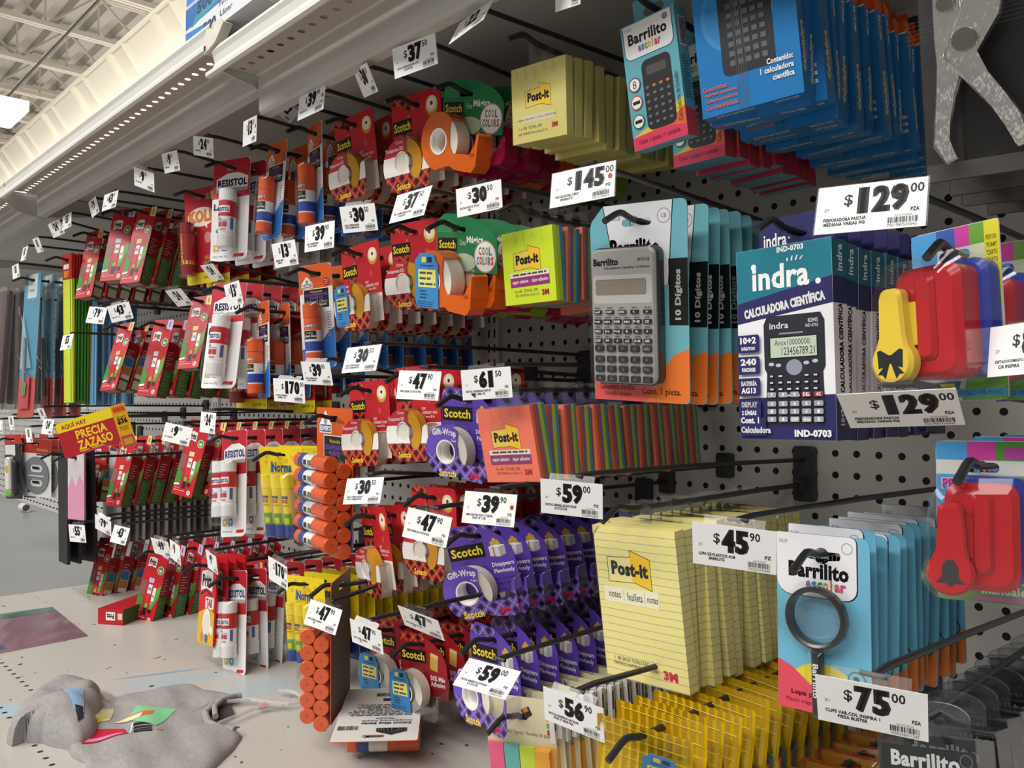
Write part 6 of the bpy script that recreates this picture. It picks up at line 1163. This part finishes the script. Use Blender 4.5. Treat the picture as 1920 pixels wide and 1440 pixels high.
T('43', '00', 'LAPIZ PRITT 4 PZ', '', 'PZ', 'Z1', False, 'p21', [(200.6, 575), (241, 566.7), (251.4, 595), (209.7, 605)], 'white $43.00 price tag right of the $79.00 tag')
T('55', '', 'REGLA', '', 'PZ', 'Z1', False, None, [(119, 630.6), (138, 626), (132.8, 653), (111.7, 656)], 'white $55.00 price tag in front of the yellow rulers')
T('24', '', 'LAPIZ', '', 'PZ', 'Z1', False, 'p23', [(308, 546.7), (339.4, 542), (362.5, 570), (334.7, 574)], 'white curled price tag below the cream corner boxes')
T('13', '30', '', '', 'PZ', 'Z1', False, 'rs2', [(419, 533), (448, 528), (457, 565.6), (429, 578)], 'white $13.30 price tag covering the second white glue card')
T('24', '', '', '', 'PZ', 'Z1', False, 'ko2', [(378, 500), (397, 496), (423.6, 521.7), (394.4, 525)], 'white curled price tag under the topmost white glue card')
T('9', '00', 'LAPIZ ADHESIVO', '', 'PZ', 'Z1', False, 'p33', [(310.6, 794), (362.5, 803), (353, 837), (302.8, 823)], 'white $9.00 price tag in the third row of red boxes')
T('24', '90', '', '', 'PZ', 'Z1', False, 'rd1', [(377, 772.8), (406.4, 775.6), (401.4, 812.8), (375, 809)], 'white $24.90 price tag right of the third row $9.00 tag')
T('24', '00', '', '', 'PZ', 'Z1', False, 'sh', [(82.8, 785.8), (101.4, 787.8), (97, 815), (76.4, 812.8)], 'white $24.00 price tag left of the red sign')
T('24', '', '', '', 'PZ', 'Z1', False, None, [(67.5, 769), (83, 767), (88, 786), (79, 784)], 'small white curled price tag above the $24.00 tag')
T('31', '', '', '', 'PZ', 'Z1', False, 'kn', [(14.4, 782), (25, 780), (27.8, 805), (20, 806)], 'small white price tag above the tool blister packs')
T('31', '', '', '', 'PZ', 'Z1', False, None, [(47, 804), (58, 802.5), (61.7, 829), (50, 829)], 'small white price tag above the grey oval template')
T('31', '', '', '', 'PZ', 'Z1', True, None, [(-12, 790), (5, 788), (6, 812), (-9, 812)], 'small white price tag with red dot at the far end')
T('55', '00', 'PAPEL CHINA', '', 'PZ', 'Z1', False, 'pk', [(129, 985), (158, 984), (162.5, 1018.6), (130.6, 1013.6)], 'white $55.00 price tag under the pink paper pack')
T('79', '00', '', '', 'PZ', 'Z1', False, 'p41', [(177.8, 965.6), (209, 979), (208, 1005), (179, 988.6)], 'white curled $79.00 price tag on the lowest row')
T('43', '00', '', '', 'PZ', 'Z1', False, 'p41', [(213.9, 985.8), (245.8, 991), (233, 1022.8), (207, 1013.6)], 'white $43.00 price tag on the lowest row')
T('49', '00', '', '', 'PZ', 'Z1', False, 'p42', [(281, 1009), (316.7, 1017.8), (321, 1045), (291.7, 1035.8)], 'white $49.00 price tag over the lilac corner boxes')
T('9', '', '', '', 'PZ', 'Z1', False, None, [(318, 1013.6), (337.5, 1023), (339, 1061.7), (321, 1042.8)], 'white curled price tag right of the $49.00 tag')
T('9', '00', '', '', 'PZ', 'Z1', False, 'tk', [(386, 1034), (405, 1043.6), (409, 1078), (390, 1061.7)], 'white curled price tag over the putty packets')
T('170', '00', '', '', 'PZ', 'Z1', False, 'rd2', [(500.6, 1043.6), (540.8, 1063), (537.5, 1107.5), (507, 1084)], 'white curled $170.00 price tag on the lowest row')
T('47', '90', 'CINTA SUPER ADHESIVA', 'PZA', 'PZA', 'Z1', False, 'bu2', [(583, 1124), (643, 1145), (627.8, 1190), (569.4, 1168.6)], 'white $47.90 price tag against the brown card back')
T('47', '90', 'CINTA SUPER ADHESIVA', 'PZA', 'PZA', 'Z1', False, 'st1', [(655, 1160), (716, 1183.8), (718, 1226.6), (661.9, 1203)], 'white $47.90 price tag above the left blue sticker')
T('47', '90', 'CINTA REGALO SCOTCH', 'PZA', 'PZA', 'Z1', False, 'st2', [(746, 1135), (821, 1165.6), (834.4, 1200.6), (759, 1172)], 'white tilted $47.90 price tag above the dark red tapes')
T('89', '', 'OJETADOCUMENTO', 'C/6 INSPIRA', 'PZA', 'Z7', False, None, [(1857, 613), (2042, 590), (2036, 690), (1852, 709)], 'white price tag cut by the right edge beside the bow punch')
T('22', '', 'NOTAS', '', 'PZA', 'Z1', False, 'y3', [(865, 41), (925, -3), (909, 34), (838.6, 86.6)], 'white price tag seen aslant above the yellow note packs', sol=dict(spitch=30, sroll=35))
T('28', '', '', '', 'PZA', 'Z1', False, None, [(1040, -50), (1092, -72), (1086, 8), (1044, 22)], 'white price tag cropped by the top edge')
T('170', '', '', '', 'PZ', 'Z1', False, None, [(577.8, 902), (629, 931), (645.6, 944), (591, 920)], 'white price tag bent up over the orange stick bundle', sol=dict(spitch=40, sroll=35), Y0=.56)
# ------------------------------------------------------------------ promotion sign
ps = empty('promotion_sign'); b = MB(); W2, ZT, ZB = 55, 0, -70
b.plate(rrect(-W2, ZB, W2, ZT, 6), '#b3202c', -.6, .6); b.pr([(-W2 + 1, -20), (W2, -20), (W2, -.2), (-W2 + 6, -.2), (-W2 + .4, -5)], '#ecd21f')
b.text('AQUÍ HAY', -45, -17, 5, -4.5, '#a01c26', .04); b.text('PRECIA', -22, -41, 38, -24, '#ecd21f', .03); b.text('ZAZASO', -24, -62, 44, -44, '#ecd21f', .03); b.rect(-24, -65, -6, -63.4, '#ecd21f'); b.rect(0, -65, 22, -63.4, '#ecd21f'); b.lines(-20, -66.5, 30, 1, 2, '#d98a86')
b.build('panel', ps); q = solve_pose([(101, 797), (206, 763), (228, 830), (123, 859)], quad(W2, ZT, ZB), .50, yaw0=38, sroll=25, sscale=.1); ps.location = q[:3]; ps.rotation_euler = (q[4], q[5], q[3]); ps.scale = (math.exp(q[6]),) * 3
b = MB(); b.plate([(0, -86), (26, -80), (26, 2), (0, 2)], '#ecb51f', -.5, .5); b.rect(2, -14, 24, -2, '#e0702a'); b.text('OFERTA', 3, -11, 23, -5, '#b3202c', .03); b.text('$36', 4, -38, 22, -26, BLK, .05); b.lines(5, -42, 22, 3, 3, '#6a4a10'); b.lines(5, -22, 22, 2, 3, '#6a4a10'); b.rect(2, -84, 24, -60, '#c8505a'); b.rect(5, -78, 21, -66, '#d9a62e')
fl = b.build('price_strip', ps); fl.location = (W2 / 1000, 0, 0); fl.rotation_euler = (0, 0, R(25))
tag(ps, 'red and yellow hanging offer sign at the left, above the red boxes', 'promotion sign')
b = MB(); b.tube([(0, 0, -2), (0, (YW - q[1]) * 1000 - 4, 6)], 2.6, WIRE); h = empty('label_hook'); h.location = (q[0], q[1] + .002, q[2]); b.build('label_rod', h); tag(h, 'black rod holding the red and yellow offer sign', 'label rod', 'black label rods')
# ------------------------------------------------------------------ paper reams on top of the shelf
def ream(kind):
    root = empty('paper_ream'); b = MB(); wv = m_('#dfe1e6', .25); b.box(0, 216, 0, 280, 0, 56, wv); b.y0 = 0; b.layer = 0
    if kind == 0:
        b.pr([(2, 26), (120, 30), (150, 55), (2, 55)], '#2463a8'); b.pr([(20, 24), (150, 40), (165, 50), (40, 40)], '#2a8f9a'); b.pr([(2, 2), (70, 2), (100, 14), (2, 22)], '#3a78c0'); b.text('500', 40, 36, 90, 54, '#16305e', .05); b.text('Fotocopia', 110, 22, 170, 30, '#2a2f48', .01); b.text('Láser', 112, 10, 148, 18, '#2a2f48', .01); b.text('500', 60, 4, 100, 18, '#16305e', .04)
        b.add([(-.2, 2, 2), (-.2, 278, 2), (-.2, 278, 54), (-.2, 2, 54)], [(0, 1, 2, 3)], m_('#2463a8', .3)); b.add([(-.3, 2, 20), (-.3, 278, 20), (-.3, 278, 30), (-.3, 2, 30)], [(0, 1, 2, 3)], m_('#dfe1e6', .3))
    else:
        b.pr(circ(30, 34, 22, 18), '#20294f'); b.text('Quality', 14, 28, 46, 40, WHT, .02); b.pr([(90, 2), (150, 2), (170, 54), (84, 54)], '#22366e'); b.text('Quality', 94, 28, 160, 46, WHT, .03); b.text('Día', 110, 10, 140, 22, WHT, .02)
        b.tube([(60, -.3, 2), (64, -.8, 30), (72, -.3, 54)], .6, wv, n=5); b.tube([(180, -.3, 2), (176, -.9, 28), (190, -.3, 54)], .6, wv, n=5)
    b.build('wrapped_block', root); return root
A = ream(0); Bm = ream(1); zs = CZ + .487
for i in range(2):
    o = A if i == 0 else copy_tree(A); o.location = (-1.147 + i * .002, .462, zs + i * .057); tag(o, ('lower' if i == 0 else 'upper') + ' blue wrapped paper ream standing on the top shelf', 'paper ream', 'paper reams on the top shelf')
for i in range(2):
    o = Bm if i == 0 else copy_tree(Bm); o.location = (-.925, .474, zs + i * .057); tag(o, ('lower' if i == 0 else 'upper') + ' white and navy paper ream right of the blue reams', 'paper ream', 'paper reams on the top shelf')
# ------------------------------------------------------------------ on the deck: red carton, film bags, fallen bundle
b = MB(); rc = empty('red_glue_carton'); b.box(-28, 28, 0, 150, 0, 30, m_('#b81f29', .4), right=m_('#3f5f30', .5)); b.y0 = 0; b.layer = 0
b.rect(-10, 8, 10, 24, '#eceae6'); b.text('Pritt', -8, 11, 8, 21, BLK, .05, rot=180); b.rect(16, 10, 26, 22, '#d9c9c4'); b.build('carton', rc); p = PZ(207, 1171, DECK + .0005); rc.location = p; rc.rotation_euler = (0, 0, R(34)); tag(rc, 'red glue carton lying upside down on the white deck', 'glue box')
def deck_bag(name, px, mt, z, label, stripe=None):
    root = empty(name); c = [PZ(x, y, DECK) for x, y in px]; cen = sum(c, Vector()) / 4; root.location = (cen.x, cen.y, DECK); b = MB(); N = 24
    def pt(u, v, dz=0):
        p = c[0] * (1 - u) * (1 - v) + c[1] * u * (1 - v) + c[2] * u * v + c[3] * (1 - u) * v - cen
        h = 1.2 + 2.2 * abs(math.sin(9 * v + 3 * u) * math.sin(4 * u + 2 * v)) * min(1, 8 * min(u, v, 1 - u, 1 - v)); return (p.x * 1000, p.y * 1000, h + dz)
    def grid(u0, u1, v0, v1, m, dz): b.add([pt(u0 + (u1 - u0) * i / N, v0 + (v1 - v0) * j / N, dz) for i in range(N + 1) for j in range(N + 1)], [(i * (N + 1) + j, (i + 1) * (N + 1) + j, (i + 1) * (N + 1) + j + 1, i * (N + 1) + j + 1) for i in range(N) for j in range(N)], m)
    grid(0, 1, 0, 1, mt, -.9)
    if stripe: grid(0, 1, .0, .16, stripe, -.4)
    b.build('sheet', root); b = MB(); grid(0, 1, 0, 1, clear_mat('wrinkled_film', gloss=.10, rough=.14), .6); b.build('film', root); tag(root, label, 'film bag'); return root
deck_bag('plum_film_bag', [(-75, 1162), (98, 1138.5), (166, 1193), (-62, 1238)], m_('#8d6a78', .45), 0, 'plum coloured film bag with green strip lying on the deck', m_('#4f7a6a', .45))
deck_bag('blue_film_bag', [(-60, 1203), (2, 1205), (15, 1217), (-55, 1228)], m_('#454a78', .45), 0, 'dark blue film bag corner at the left edge of the deck')
zc = DECK + .046
A0, B0, C0 = PZ(616, 1384, zc), PZ(780, 1397, zc), PZ(720, 1297, zc)
root = bundle12(); z_ = ((A0 + B0) / 2 - C0); z_.z = 0; z_.normalize(); y_ = Vector((0, 0, 1)); x_ = y_.cross(z_)
o = root; near = (A0 + B0) / 2
for ch in list(o.children):
    if ch.name.startswith('card'):
        b = MB(); b.plate(rrect(-48, -160, 52, 14, 3), '#d95c1f', -.5, .5, holes=[slot(26, 8)], back=m_('#d6d2cc', .55)); fb = MB()
        ch.data.materials[1] = m_('#d6d2cc', .55) if ch.data.materials[1].name.startswith('print_6d655d') else ch.data.materials[1]
        for s_ in range(len(ch.data.materials)):
            if ch.data.materials[s_].name.startswith('print_6d655d'): ch.data.materials[s_] = m_('#d6d2cc', .55)
# printing on the pale back of the fallen card
b = MB(); b.y0 = 0; b.layer = 0; blk = '#2a2a2c'
b.pr([(-36, -22), (0, -22), (0, -12), (-18, -2), (-36, -12)], blk); b.text("ELMER'S", -34, -20.5, -2, -13.5, '#e6e4e0', .05); b.text('School Glue Sticks', -40, -40, 20, -34, blk, .04); b.text('Disappearing Purple', -40, -48, 20, -43, blk, .02); b.text('Washable', -20, -54, 4, -50, blk, .02); b.lines(-40, -62, 40, 8, 5, '#6a6864'); b.barcode(22, -30, 46, -18); b.rect(-20, -120, 0, -112, blk); b.barcode(-24, -140, 10, -128)
bp = b.build('back_print', root); bp.rotation_euler = (0, 0, R(180)); bp.location = (.002, .0012, 0)
M = Matrix((x_, y_, z_)).transposed().to_4x4(); M.translation = near - z_ * .014; o.matrix_world = M @ Matrix.Diagonal((1.0, 1.0, 1.0, 1.0))
tag(o, 'orange twelve stick bundle fallen face down on the deck, white back up', 'glue stick', 'orange bundles of glue sticks')
# ------------------------------------------------------------------ grey shirt and its clear hanger
def fabric():
    g = NG('heather_grey_fabric', rough=.95, spec=.1); n1 = g.noise(260, 3); n2 = g.noise(38, 5); mp = g.nt.nodes.new('ShaderNodeMapping'); mp.inputs['Scale'].default_value = (60, 420, 200); g.nt.links.new(g.tc.outputs['Object'], mp.inputs[0])
    f = g.op('MULTIPLY', g.op('ADD', g.op('MULTIPLY', n1, .5), g.op('ADD', g.op('MULTIPLY', n2, .4), g.op('MULTIPLY', g.noise(1, 3, mp.outputs[0]), .7))), .62); g.color(g.mix(f, '#75716f', '#bdb9b6')); return g.m
FAB = fabric(); sh = empty('grey_shirt'); C = PZ(250, 1360, DECK); sh.location = (C.x, C.y, DECK); tag(sh, 'grey children shirt with coloured print lying folded on the deck', 'shirt')
class Fan:
    def __init__(s, outline, center, H, pw, fold, z0=1.0):
        s.c = np.array(PZ(*center, DECK))[:2]; s.o = np.array([np.array(PZ(x, y, DECK))[:2] for x, y in outline]); s.H, s.pw, s.fold, s.z0 = H, pw, fold, z0
        s.a = np.unwrap(np.arctan2(s.o[:, 1] - s.c[1], s.o[:, 0] - s.c[0]))
        if s.a[-1] < s.a[0]: s.o = s.o[::-1]; s.a = np.unwrap(np.arctan2(s.o[:, 1] - s.c[1], s.o[:, 0] - s.c[0]))
        s.r = np.hypot(*(s.o - s.c).T)
    def rad(s, t):
        a0 = s.a[0]; t = (t - a0) % (2 * math.pi) + a0; return np.interp(t, np.append(s.a, s.a[0] + 2 * math.pi), np.append(s.r, s.r[0]))
    def h(s, x, y):
        d = math.hypot(x - s.c[0], y - s.c[1]); t = math.atan2(y - s.c[1], x - s.c[0]); f = min(1, d / s.rad(t)); return s.z0 + (s.H + s.fold(x, y)) * max(0, 1 - f ** s.pw) ** .5
    def mesh(s, b, mt, nr=26, nt=110):
        vs = [((s.c[0] - C.x) * 1000, (s.c[1] - C.y) * 1000, s.h(*s.c))]; fs = []
        for i in range(1, nr + 1):
            for k in range(nt):
                t = s.a[0] + 2 * math.pi * k / nt; f = (i / nr) ** .8; d = s.rad(t) * f; x, y = s.c[0] + d * math.cos(t), s.c[1] + d * math.sin(t); vs.append(((x - C.x) * 1000, (y - C.y) * 1000, s.h(x, y)))
        for k in range(nt): fs.append((0, 1 + k, 1 + (k + 1) % nt))
        for i in range(nr - 1):
            for k in range(nt): a = 1 + i * nt; fs.append((a + k, a + nt + k, a + nt + (k + 1) % nt, a + (k + 1) % nt))
        o = 1 + (nr - 1) * nt; vs += [(v[0], v[1], .2) for v in vs[o:o + nt]]
        fs += [(o + k, o + nt + k, o + nt + (k + 1) % nt, o + (k + 1) % nt) for k in range(nt)]; b.add(vs, fs, mt)
    def patch(s, b, px, mt, lift=.7, N=10):
        c = [np.array(PZ(x, y, DECK + .008))[:2] for x, y in px]; vs = []
        for i in range(N + 1):
            for j in range(N + 1):
                u, v = i / N, j / N; p = c[0] * (1 - u) * (1 - v) + c[1] * u * (1 - v) + c[2] * u * v + c[3] * (1 - u) * v; vs.append(((p[0] - C.x) * 1000, (p[1] - C.y) * 1000, s.h(p[0], p[1]) + lift))
        b.add(vs, [(i * (N + 1) + j, (i + 1) * (N + 1) + j, (i + 1) * (N + 1) + j + 1, i * (N + 1) + j + 1) for i in range(N) for j in range(N)], mt)
def fold1(x, y):
    X, Y = (x - C.x) * 1000, (y - C.y) * 1000; return 2.6 * math.sin(X * .035 + Y * .06) + 1.8 * math.sin(X * .08 - Y * .03 + 1) + 1.2 * math.sin(Y * .14 + X * .02) + 3.0 * math.exp(-((Y + 90 + X * .1) / 12) ** 2)
def fold2(x, y):
    X, Y = (x - C.x) * 1000, (y - C.y) * 1000; return 5 * math.sin(X * .05 + Y * .035) + 3 * math.sin(Y * .09 - X * .03) + 1.5 * math.sin(X * .15)
body = Fan([(150, 1328), (200, 1318), (240, 1304), (290, 1298), (340, 1288), (362, 1287), (385, 1296), (418, 1305), (450, 1315), (432, 1322), (400, 1333), (386, 1348), (388, 1362), (402, 1372), (425, 1376), (455, 1380), (445, 1398), (420, 1425), (385, 1455), (330, 1478), (270, 1480), (210, 1462), (160, 1432), (128, 1408), (120, 1370)], (270, 1376), 11, 7, fold1)
lump = Fan([(14, 1396), (20, 1378), (52, 1345), (88, 1312), (118, 1298), (160, 1296), (186, 1301), (190, 1312), (182, 1330), (172, 1362), (164, 1402), (150, 1413), (118, 1404), (80, 1394), (45, 1392), (26, 1402)], (105, 1362), 38, 4, fold2, 2.0)
b = MB(); body.mesh(b, FAB); lump.mesh(b, FAB)
b.build('cloth', sh, sharp=80)
b = MB()
body.patch(b, [(162, 1344), (214, 1331), (206, 1358), (158, 1368)], m_('#cfc99a', .8)); body.patch(b, [(168, 1358), (200, 1349), (192, 1361), (160, 1371)], m_('#d9b426', .8), .9)
body.patch(b, [(256, 1328), (332, 1338), (292, 1368), (236, 1356)], m_('#7fc795', .8)); body.patch(b, [(242, 1349), (290, 1344), (284, 1352), (214, 1362)], m_('#d9642c', .8), .9); body.patch(b, [(238, 1352), (268, 1349), (262, 1356), (214, 1362)], m_('#e6d9b0', .8), 1.1)
body.patch(b, [(160, 1372), (234, 1369), (241, 1381), (152, 1401)], m_('#c4203a', .8)); body.patch(b, [(166, 1387), (228, 1377), (232, 1380), (158, 1397)], m_('#e08ab0', .8), .9)
for i in range(4): body.patch(b, [(252, 1362 + i * 5.4), (286, 1363.4 + i * 5.4), (284, 1366.6 + i * 5.4), (249, 1365.6 + i * 5.4)], m_('#1a1a1a', .8))
body.patch(b, [(247, 1362), (250, 1362), (245, 1383), (242, 1382)], m_('#e6e4e0', .8)); body.patch(b, [(296, 1374), (306, 1375), (304, 1378), (294, 1377)], m_('#b59a2e', .8))
lump.patch(b, [(112, 1340), (156, 1340), (158, 1372), (138, 1372)], m_('#8fb2d6', .8), 1.0); lump.patch(b, [(140, 1368), (156, 1366), (156, 1378), (146, 1384)], m_('#22242c', .8), 1.2)
b.build('print', sh, sharp=80)
def dk_(pts, z=4): return [Vector((PZ(x, y, DECK).x - C.x, PZ(x, y, DECK).y - C.y, 0)) * 1000 + Vector((0, 0, z if not isinstance(z, list) else z[i])) for i, (x, y) in enumerate(pts)]
b = MB(); b.tube(dk_([(452, 1316), (425, 1322), (398, 1335), (384, 1350), (390, 1368), (412, 1378), (440, 1382)], 9), 5, FAB, n=8); b.tube(dk_([(440, 1320), (415, 1328), (402, 1342), (404, 1360)], 12), 4, FAB, n=8); b.build('collar', sh, sharp=80)
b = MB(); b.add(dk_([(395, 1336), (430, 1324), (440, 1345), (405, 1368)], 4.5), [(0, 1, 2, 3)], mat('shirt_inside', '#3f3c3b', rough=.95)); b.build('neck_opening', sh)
hg = empty('clothes_hanger'); hg.location = sh.location; tag(hg, 'clear plastic hanger sticking out of the grey shirt collar', 'hanger'); HC = mat('hanger_plastic', '#d9d8d6', rough=.12, spec=.7, alpha=.45)
b = MB(); b.tube(dk_([(425, 1326), (470, 1322), (505, 1328), (540, 1331), (560, 1327), (565, 1318), (556, 1310), (540, 1306), (522, 1306)], 8), 3, HC); b.tube(dk_([(410, 1368), (440, 1356), (470, 1342), (505, 1334), (530, 1333)], 8), 3, HC); b.build('frame', hg)
b = MB(); b.tube(dk_([(484, 1337), (500, 1334)], 9), 4.6, mat('size_tag_pink', '#d9a0a0', rough=.4), n=8); b.build('size_clip', hg)
